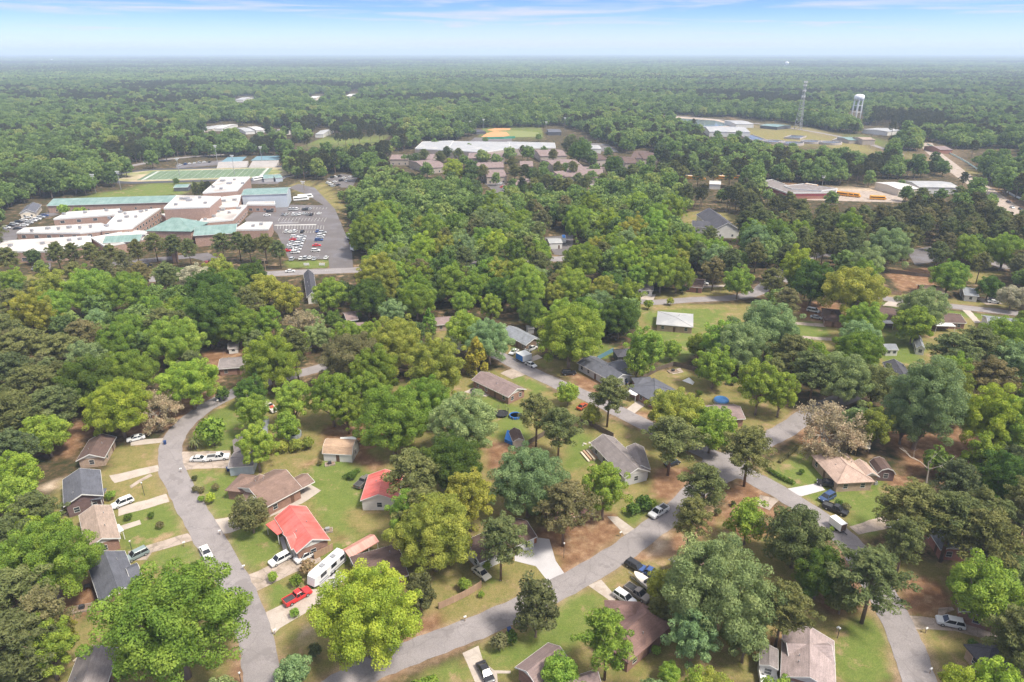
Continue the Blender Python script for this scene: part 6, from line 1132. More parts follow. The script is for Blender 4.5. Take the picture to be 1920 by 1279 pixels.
# ------------------------------------------------------------------ yard things
def build_yard():
    blue = mat('pool_blue', (.03, .13, .40), .5, .08, 1.0); wat = mat('pool_water', (.22, .48, .62), .08, .08, .6, spec=.5); tarp = mat('blue_tarpaulin'); cloth = mat('white_tarpaulin', (.74, .73, .72), .6, .06, .6)
    def pool(label, px, py, r, h, wall, w):
        T = thing('pool', label, 'pool', G(px, py)); MB().lathe([(r, 0), (r + .04, h * .5), (r, h), (r - .22, h), (r - .22, .05)], 28, cap=False).obj('pool_wall', wall, T); MB().lathe([(r - .225, h - .25), (.05, h - .25)], 28).obj('water', w, T)
        for k in range(10): a = k * .628; MB().box(-.07, .07, -.06, .06, 0, h).obj('post', M_METAL, T).location = (math.cos(a) * (r + .10), math.sin(a) * (r + .10), 0)
        q = PX(*G(px, py)[:2], .5); keep([(px - 18, py - 12), (px + 18, py - 12), (px + 18, py + 12), (px - 18, py + 12)]); return T
    pool('small round blue paddling pool beside the trampoline', 966, 782, 1.75, .8, blue, mat('pale_pool', (.50, .62, .70), .12, .05, 1.0)); LM.append(('round blue pool', 966, 781))
    pool('dark above ground pool inside the half round hedge', 549, 818, 2.4, 1.2, mat('pool_grey', (.26, .28, .30), .5, .06, 1.0), mat('dark_water', (.012, .022, .024), .08, .1, .5))
    T = thing('pool_cover', 'domed bright blue pool cover behind the mauve roofed house', 'pool', G(1352, 754)); MB().lathe([(2.3, 0), (2.3, .9), (2.0, 1.2), (1.2, 1.4), (.05, 1.5)], 28).obj('cover', mat('cover_blue', (.085, .24, .52), .5, .08, .5), T, True); MB().lathe([(2.35, 0), (2.35, .7), (2.3, .7)], 28, cap=False).obj('pool_wall', mat('pool_grey'), T)
    T = thing('trampoline', 'round black netted trampoline on the mown yard', 'trampoline', G(941, 779)); MB().lathe([(1.85, .75), (.05, .70)], 24).obj('mat', M_BLACKP, T); MB().lathe([(2.0, .72), (2.0, .84), (1.84, .84), (1.84, .72)], 24, cap=False).obj('rim', M_DARK, T)
    for k in range(6): a = k * 1.047; MB().tube([(2.0 * math.cos(a), 2.0 * math.sin(a), 0), (2.0 * math.cos(a), 2.0 * math.sin(a), 2.5)], .035, 5).obj('pole', M_DARK, T)
    m = MB()
    for k in range(36): a = k * .1745; m.box(1.93 * math.cos(a) - .012, 1.93 * math.cos(a) + .012, 1.93 * math.sin(a) - .012, 1.93 * math.sin(a) + .012, .84, 2.4)
    for z in (1.2, 1.6, 2.0, 2.4): m.lathe([(1.94, z), (1.94, z + .03), (1.92, z + .03)], 36, cap=False)
    m.obj('net', M_DARK, T); LM.append(('black trampoline', 941, 772))
    T = thing('tarpaulin', 'bright blue tarpaulin sloping off the front of the small shed', 'tarpaulin', G(958, 829)); a = [G(946,823,1.0), G(966,832,1.0), G(971,814,2.3), G(951,806,2.3)]
    m = MB(); m.add([tuple(v - T.location) for v in a] + [tuple(v - T.location - Vector((0, 0, .05))) for v in a] + [tuple(Vector((v.x, v.y, .03)) - T.location) for v in a[:2]], [(0, 1, 2, 3), (7, 6, 5, 4), (0, 3, 7, 4), (1, 5, 6, 2), (3, 2, 6, 7), (8, 9, 5, 4)]); m.obj('sheet', tarp, T)
    T = thing('tarpaulin', 'crumpled white tarpaulin on the grass behind the slate roofed house', 'tarpaulin', G(1290, 716)); a = [G(1279,714), G(1299,722), G(1302,717), G(1292,708)]; c = G(1291,714.5); m = MB(); m.add([tuple(v - T.location + Vector((0, 0, .05))) for v in a] + [(c.x - T.location.x, c.y - T.location.y, 1.3)], [(0, 1, 4), (1, 2, 4), (2, 3, 4), (3, 0, 4)]); m.obj('sheet', cloth, T)
    # pergola
    cen, an, L, W = frame_of((136,1240), (165,1252), (188,1214), 'AB', 2.6); T = thing('pergola', 'wooden pergola of pale beams over a brick floor by the left bottom edge', 'pergola', cen, an); LM.append(('wooden pergola', 160, 1232))
    for x in (-1, 1):
        for y in (-1, 0, 1): MB().box(-.08, .08, -.08, .08, 0, 2.45).obj('post', M_FENCE, T).location = (x * (L / 2 - .2), y * (W / 2 - .2), 0)
    for i in range(6): MB().box(-.12, .12, -W / 2, W / 2, 2.6, 2.75).obj('beam', mat('pale_beam', (.52, .44, .33), .8, .1, 1.0), T).location = ((i / 5 - .5) * (L - .4), 0, 0)
    for y in (-1, 0, 1): MB().box(-L / 2, L / 2, y * (W / 2 - .2) - .06, y * (W / 2 - .2) + .06, 2.45, 2.599).obj('girder', M_FENCE, T)
    MB().box(-L / 2, L / 2, -W / 2, W / 2, .03, .12).obj('floor', WL['rbrick'], T); keep([(130,1240),(165,1258),(192,1214),(160,1200)], 4)
    # open pavilion near the pinkish tan house
    cen, an, L, W = frame_of((1606,832), (1632,838), (1637,832), 'AB', 3.0); T = thing('open_shelter', 'thin roofed open shelter on posts in the woods behind the pinkish tan house', 'shelter', cen, an); MB().box(-L / 2, L / 2, -2.4, 2.4, 2.9, 3.05).obj('roof', RF['tin'], T)
    for x in (-1, 1):
        for y in (-1, 1): MB().box(-.07, .07, -.07, .07, 0, 2.9).obj('post', M_WOOD, T).location = (x * (L / 2 - .3), y * 2.1, 0)
    # stacked timber, deck, beds
    p = G(1110, 855); T = thing('timber_stack', 'stack of pale boards on the grass left of the grey brown roofed house', 'timber', p, .35)
    for i in range(6): MB().box(-.28, .28, -2.4, 2.4, .02, .4 + .12 * (i % 3)).obj('board', M_FENCE if i % 2 else mat('pale_beam'), T).location = (i * .85 - 2.1, (i % 2) * .4, 0)
    p = G(1112, 835); T = thing('rubble_pile', 'pale heap of stones behind the stack of boards', 'rubble', p); rnd = random.Random(2); m = MB()
    for i in range(16): x, y, s = rnd.uniform(-3, 3), rnd.uniform(-1.2, 1.2), rnd.uniform(.15, .4); m.lathe([(s, -.05), (s * .8, s * .6), (.05, s * .9)], 6, M=Matrix.Translation((x, y, 0)))
    m.obj('stones', mat('pale_stone', (.5, .46, .42), .9, .15, 1.0), T)
    for lab, px, py, w, d in [('raised wooden flower bed in front of the white barn shed', 619, 871, 2.6, 1.6), ('small raised bed on the patio lawn left of the mauve roofed house', 890, 741, 1.8, 1.2), ('concrete pad with an air conditioner behind the red roofed brick house', 615, 996, 2.2, 1.6), ('pale pad with a grill behind the dark brick house', 118, 964, 2.4, 1.8), ('white shelf of garden clutter behind the slate roofed house', 155, 1142, 3.2, 2.0), ('sand pit frame on the back lawn beyond the white tarpaulin', 1262, 697, 3.6, 2.0)]:
        T = thing('garden_bed' if 'bed' in lab else 'yard_pad', lab, 'garden bed' if 'bed' in lab else 'pad', G(px, py), .3); m = MB(); m.box(-w / 2, w / 2, -d / 2, -d / 2 + .15, 0, .35); m.box(-w / 2, w / 2, d / 2 - .15, d / 2, 0, .35); m.box(-w / 2, -w / 2 + .15, -d / 2 + .15, d / 2 - .15, 0, .35); m.box(w / 2 - .15, w / 2, -d / 2 + .15, d / 2 - .15, 0, .35); m.obj('kerb', M_OLD, T); MB().box(-w / 2 + .16, w / 2 - .16, -d / 2 + .16, d / 2 - .16, .05, .25).obj('filling', mat('bed_soil', (.20, .14, .10), .95, .2, 2.0), T)
        MB().box(-.5, .4, -.35, .35, .25, .95).obj('box', M_METAL if 'pad' in lab else M_DARK, T)
    # covered boat by the maroon roof, cluttered pads, air conditioners
    cen, an, L, W = frame_of((1226,1143), (1253,1161), (1256,1156), 'AB', 1.6); T = thing('covered_trailer', 'long low pale grey covered trailer against the edge of the maroon roof', 'trailer', cen, an); MB().extrude_x([(W / 2, .5), (W / 2, 1.2), (0, 1.7), (-W / 2, 1.2), (-W / 2, .5)], -L / 2, L / 2).obj('cover', mat('grey_cover', (.34, .37, .39), .7, .1, 1.0), T)
    for s in (-1, 1): MB().tube([(0, s * W * .4 - .1, .33), (0, s * W * .4 + .1, .33)], .33, 12).obj('wheel', M_TYRE, T)
    cen, an, L, W = frame_of((1426,1276), (1458,1281), (1459,1254), 'AB', 1.0); T = thing('deck', 'white railed deck with dark cushions below the small grey shed', 'deck', cen, an); MB().box(-L / 2, L / 2, -W / 2, W / 2, .1, .5).obj('floor', M_TRIM, T)
    for s in (-1, 1): MB().box(s * L / 2 - .06, s * L / 2 + .06, -W / 2, W / 2, .501, 1.4).obj('rail', M_TRIM, T)
    for i in range(4): MB().box(-.9 + i * .5, -.5 + i * .5, .2, 1.6, .502, .8).obj('cushion', M_BLACKP, T)
    for lab, px, py in [('grey air conditioner beside the slate roofed dark brick house', 132, 957), ('grey air conditioner behind the pinkish tan house', 1640, 908), ('grey air conditioner behind the maroon roofed house', 1212, 1222), ('grey air conditioner at the end of the long mauve roofed house', 935, 741), ('grey air conditioner beside the grey brown roofed house', 1160, 880), ('grey air conditioner behind the brown roofed house with the white patio', 566, 918)]:
        T = thing('air_conditioner', lab, 'air conditioner', G(px, py), .3, 'air conditioners beside the houses'); MB().box(-.45, .45, -.45, .45, .02, .9).obj('case', M_METAL, T); MB().lathe([(.36, .901), (.36, .95), (.05, .95)], 12).obj('fan_grille', M_DARK, T)
    for lab, px, py in [('black grill on the grass behind the slate roofed house', 165, 1105), ('black grill on the pad behind the dark brick house', 122, 956), ('black grill on the back patio of the mauve roofed house', 885, 736)]:
        T = thing('grill', lab, 'grill', G(px, py), .6); MB().box(-.55, .55, -.3, .3, .75, .95).box(-.4, .4, -.25, .25, .951, 1.2).obj('firebox', M_BLACKP, T)
        for x in (-.45, .45):
            for y in (-.22, .22): MB().box(x - .03, x + .03, y - .03, y + .03, 0, .75).obj('leg', M_DARK, T)
    # bins, mailboxes, lamp posts
    mb_ = mat('bin_blue', (.025, .055, .16), .6, .1, 2.0)
    for lab, px, py in [('blue wheeled bin at the end of the far left driveway', 310, 833), ('blue wheeled bin on the verge below the bright spreading tree', 411, 750), ('blue wheeled bin beside the round clipped bushes on the lower road', 955, 1186), ('blue wheeled bin beside the grey garage', 428, 883), ('tall blue bin beside the long slate roofed house', 1176, 722)]:
        T = thing('wheeled_bin', lab, 'bin', G(px, py), .4, 'blue wheeled bins'); MB().add([(-.28, -.33, .08), (.28, -.33, .08), (.28, .33, .08), (-.28, .33, .08), (-.34, -.4, 1.0), (.34, -.4, 1.0), (.34, .4, 1.0), (-.34, .4, 1.0)], [(3, 2, 1, 0), (4, 5, 6, 7), (0, 1, 5, 4), (1, 2, 6, 5), (2, 3, 7, 6), (3, 0, 4, 7)]).obj('bin_body', mb_, T); MB().box(-.37, .37, -.43, .43, 1.002, 1.08).obj('lid', mb_, T)
        for s in (-1, 1): MB().tube([(s * .3 - .04, .34, .1), (s * .3 + .04, .34, .1)], .1, 10).obj('wheel', M_TYRE, T)
    for lab, px, py in [('mailbox at the mouth of the drive right of the curved road', 413, 1003), ('mailbox beside the gravel apron of the curved road', 340, 886), ('mailbox at the left end of the worn drive by the red roofed house', 458, 1069), ('mailbox at the lower drive near the curved road', 516, 1190), ('white mailbox on the dry strip above the lower road', 872, 1165), ('mailbox below the drive of the faded red roofed house', 1163, 1006), ('white mailbox on the grass left of the bottom right street', 1569, 1185), ('mailbox by the bare verge of the bottom right street', 1743, 1263), ('mailbox beside the silver hatchback drive', 1735, 1187), ('mailbox at the verge of the far left driveway bend', 409, 757), ('mailbox below the tan roofed house drive', 346, 1025)]:
        T = thing('mailbox', lab, 'mailbox', G(px, py), .5, 'mailboxes along the streets'); MB().box(-.06, .06, -.06, .06, 0, 1.05).obj('post', M_WOOD, T); MB().extrude_x([(.13, 1.05), (.13, 1.25), (0, 1.36), (-.13, 1.25), (-.13, 1.05)], -.28, .28).obj('box', M_TRIM, T)
    def lamp(lab, px, py, pt):
        b = G(px, py); h = 2.0
        while PX(b.x, b.y, h)[1] > pt and h < 40: h += .1
        T = thing('lamp_post', lab, 'lamp post', b, 0, 'slim lamp posts'); MB().tube([(0, 0, 0), (0, 0, h)], .06, 6).obj('pole', M_DARK, T); MB().lathe([(.12, h), (.2, h + .25), (.05, h + .4)], 8).obj('lamp', M_TRIM, T)
    lamp('slim lamp post on the lawn in front of the dark brick house', 271, 929, 907); lamp('slim lamp post on the lawn above the drive by the slate roofed house', 247, 1030, 1017); lamp('slim lamp post on the dry grass at the bottom left verge', 452, 1279, 1268); lamp('thin pole on the pine straw left of the lower road', 1057, 1046, 1020); lamp('white pole on the lawn by the bottom right street', 1570, 1197, 1180)
    # utility poles
    for lab, px, py, pt in [('wooden utility pole by the main road, right of the school gate', 723, 508, 470), ('wooden utility pole by the main road near the slate house', 500, 520, 486), ('wooden utility pole on the grass bank right of the car park', 571, 363, 343), ('utility pole in the far wood left of the middle', 797, 190, 175), ('utility pole above the mobile homes', 508, 208, 192), ('utility pole on the far ridge right of the ball field', 1114, 184, 172)]:
        b = G(px, py); h = 3.0
        while PX(b.x, b.y, h)[1] > pt and h < 45: h += .25
        T = thing('utility_pole', lab, 'utility pole', b, .2, 'wooden utility poles'); MB().tube([(0, 0, 0), (0, 0, h)], [.2, .14], 6).obj('pole', M_WOOD, T); MB().box(-1.3, 1.3, -.08, .08, h - .9, h - .7).obj('crossarm', M_WOOD, T)
    for lab, px, py in [('white letters board sign on the school lawn by the main road', 575, 499), ('white pedestal sign at the school gate on the main road', 604, 499)]:
        T = thing('sign_board', lab, 'sign', G(px, py)); MB().box(-1.4, 1.4, -.12, .12, .4, 1.6).obj('board', M_TRIM, T); MB().box(-1.2, -1.0, -.1, .1, 0, .399).obj('foot', M_METAL, T); MB().box(1.0, 1.2, -.1, .1, 0, .399).obj('foot', M_METAL, T)
build_vehicles(); build_yard()
# ------------------------------------------------------------------ planting
for k, (zt, pts) in enumerate(ZONES):
    if k >= 7: keep(pts)
for n, pts, key in PAVED:
    if n not in ('school_drive',): keep(pts, 3)
for pts, w in [([(490,1279),(478,1195),(450,1115),(416,1052),(379,988),(342,922),(320,872),(325,825),(354,788),(405,753),(470,725)], 16), ([(940,672),(980,690),(1050,722)], 9), ([(1172,778),(1232,808)], 8), ([(1330,855),(1400,890),(1480,932)], 14), ([(1590,1015),(1612,1045)], 12), ([(1675,1150),(1690,1185),(1715,1279)], 20),
    ([(620,1300),(760,1228),(860,1190),(960,1148),(1060,1097),(1150,1045),(1212,1000),(1285,940)], 20), ([(1380,860),(1420,835),(1500,790)], 10), ([(540,512),(640,508),(700,505)], 5), ([(1185,566),(1366,560)], 5), ([(1640,560),(1780,575),(1890,587)], 5), ([(1500,492),(1540,477),(1570,485)], 5)]:
    m = np.full(_gx.shape, 1e9)
    for (x0, y0), (x1, y1) in zip(pts[:-1], pts[1:]):
        ex, ey = x1 - x0, y1 - y0; t = np.clip(((_gx - x0) * ex + (_gy - y0) * ey) / (ex * ex + ey * ey), 0, 1); m = np.minimum(m, np.hypot(_gx - x0 - t * ex, _gy - y0 - t * ey))
    KEEP |= m < w
FARKEEP = [[(1586,208),(1624,208),(1626,228),(1584,228)], [(-10,405),(35,385),(90,372),(150,370),(262,338),(330,298),(525,290),(528,325),(550,335),(615,345),(650,400),(662,505),(535,510),(470,490),(400,488),(390,500),(200,505),(195,490),(20,495),(-10,495)], [(612,335),(640,326),(672,330),(655,352)], [(775,283),(790,262),(1045,264),(1040,280),(900,290)],
 [(890,262),(903,240),(1020,238),(1060,240),(1100,250),(1100,262)], [(1040,298),(1060,298),(1130,350),(1105,357)], [(895,340),(935,330),(958,367),(932,367)], [(1205,222),(1260,216),(1400,223),(1500,236),(1660,262),(1660,282),(1560,278),(1400,260),(1380,249),(1322,249),(1314,236)], [(1420,338),(1480,345),(1570,350),(1690,352),(1690,368),(1575,372),(1480,362),(1425,352)], [(1285,329),(1390,331),(1390,346),(1285,347)],
 [(1735,268),(1800,290),(1862,350),(1838,338),(1790,318)], [(1868,372),(1925,392),(1925,408),(1875,392)], [(1780,281),(1925,281),(1925,291),(1800,291)], [(1028,438),(1080,438),(1082,482),(1045,482)], [(1640,350),(1810,338),(1810,354),(1640,366)], [(170,324),(330,300),(330,310),(180,326)]]
for p in FARKEEP: keep(p)
T_MAIN = []     # x, y, r, z centre, tint, form, hand, dist
def add_tree(x, y, r, z, tint, form, hand=True, px=None): T_MAIN.append(dict(x=x, y=y, r=r, z=z, tint=tint, form=form, hand=hand, d=math.sqrt(x * x + y * y + (H - z) ** 2)))
for px, py, rp, tint, form in HAND:
    x, y, r, z = crown_world(px, py, rp, form); add_tree(x, y, r, z, tint, form)
HX = np.array([(t['x'], t['y'], t['r']) for t in T_MAIN])
HP = np.array([(*PX(t['x'], t['y'], t['z'])[:2], t['r'] * 1280 / PX(t['x'], t['y'], t['z'])[2], PX(t['x'], t['y'], t['z'])[2]) for t in T_MAIN])
rng = np.random.default_rng(4)
FAR = []      # x, y, kind, size, rot
def species(x, y):
    n = float(noise2(x, y, 55, 5)); m = float(noise2(x, y, 18, 6)); u = .6 * n + .4 * m + rng.normal() * .13
    px, py, _ = PX(x, y, 0); lim = .36
    for x0, x1, y0, y1, l in ((-200, 170, 560, 1400, .66), (170, 420, 480, 700, .42), (640, 1260, 330, 540, .27), (1270, 2100, 370, 540, .56), (1450, 1920, 640, 900, .30), (-100, 420, 480, 600, .55), (1580, 1900, 870, 1100, .6), (560, 760, 240, 330, .45)):
        if x0 < px < x1 and y0 < py < y1: lim = l; break
    if u < lim: return ('p', rng.choice(['P', 'P', 'PD', 'PB']))
    return ('round', rng.choice(['L', 'L', 'LD', 'LP', 'F', 'LG', 'LB'], p=[.26, .10, .10, .21, .17, .09, .07]))
def keep_at(px, py):
    i, j = (py // 4).astype(int), (px // 4).astype(int); ok = (i >= 0) & (i < 320) & (j >= 0) & (j < 480)
    return ok & KEEP[np.clip(i, 0, 319), np.clip(j, 0, 479)]
def fill():
    yv = 78.0
    while yv < 900:
        sp = 6.8 if yv < 260 else 8.6
        half = yv * .82 + 25; xs = np.arange(-half, half, sp); n = len(xs)
        xs = xs + rng.uniform(-.42, .42, n) * sp; ys = yv + rng.uniform(-.42, .42, n) * sp; yv += sp * .92
        T = []
        for x, y in zip(xs, ys):
            form, tint = species(x, y)
            if form == 'p': h = rng.uniform(12.5, 18.5); r = .25 * h; zc = .74 * h; rv = .24 * h
            else: r = rng.uniform(3.4, 6.4) * (.85 if y < 150 else (1.0 if y < 260 else 1.26)); form = rng.choice(['round', 'round', 'tall', 'loose']); kz = {'round': 1.14, 'tall': 1.53, 'loose': 1.57}[form]; zc = kz * r; rv = r * {'round': .92, 'tall': 1.35, 'loose': 1.05}[form]
            T.append((r, zc, rv, form, tint))
        r = np.array([t[0] for t in T]); zc = np.array([t[1] for t in T]); rv = np.array([t[2] for t in T])
        ok = ~np.any(np.hypot(HX[:, 0][None] - xs[:, None], HX[:, 1][None] - ys[:, None]) < .72 * (HX[:, 2][None] + r[:, None] * .8), 1)
        cx, cy_, dep = PX(xs, ys, zc); rx = r * 1280 / dep; ry = rv * 1280 / dep; ok &= (cx > -rx - 40) & (cx < 1960 + rx) & (cy_ - ry < 1300)
        hd = (np.hypot(cx[:, None] - HP[:, 0][None], cy_[:, None] - HP[:, 1][None]) < .72 * (rx[:, None] + HP[:, 2][None])) & (dep[:, None] < HP[:, 3][None] + 4); ok &= ~np.any(hd, 1)
        bad = np.zeros(n)
        for a in range(12): bad += keep_at(cx + .92 * rx * math.cos(a * .5236), cy_ + .92 * ry * math.sin(a * .5236))
        for a in range(6): bad += keep_at(cx + .5 * rx * math.cos(a * 1.047), cy_ + .5 * ry * math.sin(a * 1.047))
        bx, by, _ = PX(xs, ys, 0); ok &= (bad <= 2) & ~keep_at(bx, by)
        for k in range(7):     # open neighbourhood ground: its trees are drawn one by one, few others
            ok &= ~(inpoly(ZONES[k][1], bx, by) & (rng.random(n) < (.6 if k == 3 else 1.01)))
        ok[ok] &= road_dist(xs[ok], ys[ok]) > 1.0
        for i in np.nonzero(ok)[0]:
            yield dict(x=float(xs[i]), y=float(ys[i]), r=float(r[i]), z=float(zc[i]), tint=T[i][4], form=T[i][3], hand=False, d=math.sqrt(xs[i] ** 2 + ys[i] ** 2 + (H - zc[i]) ** 2))
FILL = list(fill())
# the 300 pines and 300 leafy trees that show largest are trees of their own; the rest is the far wood
def big(t): return t['r'] / t['d'] * (1.6 if t['hand'] else 1.0)
ALLT = T_MAIN + FILL
IND, REST = [], []
for sel in (lambda t: t['form'] == 'p', lambda t: t['form'] not in ('p', 'shrub')):
    g = sorted([t for t in ALLT if sel(t)], key=big, reverse=True); IND += g[:300]; REST += g[300:]
IND += [t for t in ALLT if t['form'] == 'shrub']
SHRUBS = [(366,918,7,'PB'),(378,919,7,'PB'),(395,935,11,'LB'),(404,914,8,'PB'),(377,936,7,'L'),(365,897,6,'PD'),(418,740,14,'LD'),(512,1083,11,'F'),(553,1150,10,'F'),(577,1066,17,'BB'),(556,1090,13,'L'),(590,1222,15,'E'),(936,1206,19,'PB'),(958,1196,15,'LD'),(871,1098,14,'F'),(903,1115,7,'L'),(1206,945,17,'LD'),(1188,955,14,'LD'),(1222,948,12,'L'),(1503,885,6,'LD'),(1572,945,9,'LD'),(1586,952,9,'PB'),(1311,738,7,'LD'),(1375,715,9,'L'),(912,1062,11,'L'),(1230,1220,10,'F'),(1281,1047,7,'F'),(1293,1040,7,'F'),(1216,572,10,'L'),(1257,566,8,'LG'),(1280,543,8,'LD'),(1290,538,7,'LD'),(1643,665,6,'LD'),(1700,700,7,'LD'),(1712,704,7,'LD'),(1725,708,7,'LD'),(1823,1207,9,'LD'),(1830,1225,9,'LD'),(1836,1244,9,'LD'),(1560,992,5,'F'),(660,893,9,'LD'),(240,970,8,'LD'),(300,985,8,'PB'),(283,967,7,'LD'),(207,930,10,'F'),(196,952,6,'L'),(1565,485,9,'LD'),(1480,1000,9,'LD'),(600,868,6,'PB'),(545,930,7,'E'),(395,640,18,'L'),(120,395,12,'F'),(150,402,14,'L'),(1345,960,8,'PD'),(1375,945,6,'PD'),(1640,600,9,'L'),(1640,565,8,'L'),(480,848,12,'L'),(505,842,13,'LG'),(530,838,13,'LG'),(555,836,14,'LG'),(578,832,13,'LG'),(470,858,10,'E'),(245,378,7,'L'),(262,376,6,'F'),(230,377,7,'L')]
for px, py, rp, tint in SHRUBS:
    x, y, r, z = crown_world(px, py, rp, 'shrub'); IND.append(dict(x=x, y=y, r=r, z=z, tint=tint, form='shrub', hand=True, d=math.sqrt(x * x + y * y + H * H)))
def build_trees():
    rnd = random.Random(8); out = []
    for t in IND:
        f = t['form']; rpx = t['r'] * 1280 / t['d']
        if f == 'p': pr = pick('pine_', rnd); s = t['z'] / .74; sc = (s * rnd.uniform(.92, 1.12),) * 2 + (s,)
        elif f in ('cone', 'bare', 'shrub'): pr = pick(f + '_', rnd); sc = (t['r'],) * 3
        else:
            size = 'big' if t['r'] > 7.2 else ('mid' if t['r'] > 4.6 else 'small'); pr = pick(f'{size}_{f}', rnd); s = t['r']; sc = (s, s, s)
        if f == 'p' and t['hand']:   # spread of a drawn pine follows the photo
            k = t['r'] / (.255 * s); sc = (s * k, s * k, s)
        name = {'p': 'pine_tree', 'cone': 'conical_tree', 'bare': 'bare_tree', 'shrub': 'shrub'}.get(f, 'leafy_tree')
        T = thing(name, None, {'pine_tree': 'pine tree', 'conical_tree': 'tree', 'bare_tree': 'tree', 'shrub': 'shrub', 'leafy_tree': 'tree'}[name], (t['x'], t['y'], 0), rnd.uniform(0, 6.28), {'pine_tree': 'pines among the houses', 'shrub': 'garden shrubs'}.get(name, 'leafy trees among the houses'))
        T.scale = sc
        c = TINT[t['tint']][0]; v = rnd.uniform(.86, 1.16); q = rnd.uniform(-.10, .10)
        col = (c[0] * v * (1 + q), c[1] * v, c[2] * v * (1 - q * .5))
        link('crown', pr[0], T, col); link('trunk', pr[1], T)
        out.append((T, t, name))
    # labels: colour, size, kind, then where it stands from the nearest landmark
    ords = ['', 'second nearest', 'third nearest', 'fourth nearest', 'fifth nearest', 'sixth nearest', 'seventh nearest', 'eighth nearest', 'ninth nearest', 'tenth nearest', 'eleventh nearest', 'twelfth nearest'] + [f'{w} nearest' for w in 'thirteenth fourteenth fifteenth sixteenth seventeenth eighteenth nineteenth twentieth twenty-first twenty-second twenty-third twenty-fourth twenty-fifth twenty-sixth twenty-seventh twenty-eighth twenty-ninth thirtieth'.split()]
    G_ = {}
    for T, t, name in out:
        px, py, _ = PX(t['x'], t['y'], t['z'] * (.6 if name != 'shrub' else 1)); s, lx, ly = min(LM, key=lambda l: math.hypot(l[1] - px, (l[2] - py) * 1.25)); dx, dy = px - lx, (py - ly) * 1.25
        rel = ('left of' if dx < 0 else 'right of') if abs(dx) > abs(dy) else ('beyond' if dy < 0 else 'below')
        rp = t['r']; size = {'pine_tree': 'tall' if t['z'] > 11.3 else 'slim'}.get(name, 'large' if rp > 7 else ('small' if rp < 4.2 else 'middling')) if name != 'shrub' else 'low'
        kind = {'p': 'pine', 'tall': 'oval leafy tree', 'round': 'round leafy tree', 'spread': 'spreading tree', 'loose': 'open-crowned tree', 'cone': 'cone-shaped tree', 'bare': 'budding tree', 'shrub': 'shrub'}[t['form']]
        G_.setdefault((size, TINT[t['tint']][1], kind, rel, s), []).append((math.hypot(dx, dy), T))
    for (size, tint, kind, rel, s), L_ in G_.items():
        L_.sort(key=lambda a: a[0])
        for i, (_, T) in enumerate(L_): T['label'] = ' '.join(f'{ords[min(i, len(ords) - 1)]} {size} {tint} {kind} {rel} the {s}'.split())
build_trees()
# ------------------------------------------------------------------ clipped hedges and a palm
def hedge(label, pts, w, h, tint):
    P = [G(*p) for p in pts]; r = np.random.default_rng(len(label)); C = []
    for a, b in zip(P[:-1], P[1:]):
        n = max(2, int((b - a).length / (w * .35)))
        for i in range(n): C.append(tuple(a.lerp(b, i / n) - P[0] + Vector((0, 0, h * .5))))
    C = np.array(C); V, Q = leaves(r, C, np.full(len(C), max(w, h) * .5), 90, .16, squash=h / max(w, h)); T = thing('hedge', label, 'hedge', P[0]); link('foliage', fast_mesh('hedge_foliage', V, Q, [M_LEAF]), T, TINT[tint][0])
    m = MB()
    for c in C[::2]: m.tube([(c[0], c[1], 0), (c[0], c[1], h * .6)], .04, 5)
    m.obj('stem', M_BARK, T); return T
hedge('long clipped hedge curving along the lawn left of the pinkish tan house', [(1440,883),(1455,893),(1472,902),(1490,910)], 1.5, 1.2, 'LD'); hedge('clipped brown hedge from the street corner up the lawn', [(1462,868),(1478,855),(1495,840)], 1.0, .9, 'PB'); hedge('half round hedge of golden leaves round the dark pool', [(515,850),(540,850),(565,845),(583,835)], 2.4, 2.6, 'LG'); hedge('dark row of shrubs along the ditch on the back lawn', [(648,898),(660,892),(675,884)], 1.6, 1.3, 'LD')
hedge('dark clipped border round the island in the far cul-de-sac', [(1556,486),(1567,488),(1577,486)], 2.6, 1.8, 'LD')
def palm():
    p = G(367, 842); T = thing('palm_tree', 'small pale palm tree beside the dense bush on the curved road', 'palm tree', p); MB().tube([(0, 0, 0), (.1, 0, 1.5), (.1, .05, 3.2)], [.2, .16, .14], 7).obj('trunk', M_PALEBARK, T, True); m = MB()
    for k in range(22):
        a = k * 2.4; el = .9 - .075 * k; d = Vector((math.cos(a), math.sin(a), 0)); s = Vector((-d.y, d.x, 0)); prev = None
        for i in range(5):
            u = i / 4; q = Vector((.1, .05, 3.2)) + d * (u * 1.9) + Vector((0, 0, math.sin(el) * 1.5 * u - 1.5 * u * u)); wd = .28 * math.sin(math.pi * (u * .85 + .12)); cur = (q - s * wd, q + s * wd)
            if prev: m.add([tuple(prev[0]), tuple(prev[1]), tuple(cur[1]), tuple(cur[0])], [(0, 1, 2, 3)])
            prev = cur
    m.obj('fronds', M_LEAF, T, color=(.16, .18, .07))
palm()
def dead_tree(label, px, py, h, lean, seed):
    p = G(px, py); T = thing('dead_tree', label, 'dead tree', p); rr = np.random.default_rng(seed); m = MB()
    def grow(a, d, l, r, k):
        b = a + d * l; m.tube([tuple(a), tuple(b)], [r, r * .65], 5)
        if k < 4:
            for _ in range(2 if k else 3): e = d + Vector(rr.normal(size=3)) * .42 + Vector((0, 0, .1)); e.normalize(); grow(b, e, l * rr.uniform(.6, .85), r * .6, k + 1)
    d = Vector(lean).normalized(); grow(Vector((0, 0, 0)), d, h * .36, .22, 0); m.obj('trunk', mat('dead_wood', (.46, .41, .35), .9, .12, 1.0), T)
dead_tree('bare dead grey tree standing at the edge of the straw clearing', 1737, 905, 11, (-.1, 0, 1), 3); dead_tree('leaning dead branches low beside the dead grey tree', 1765, 915, 9, (.9, 0, .5), 5)
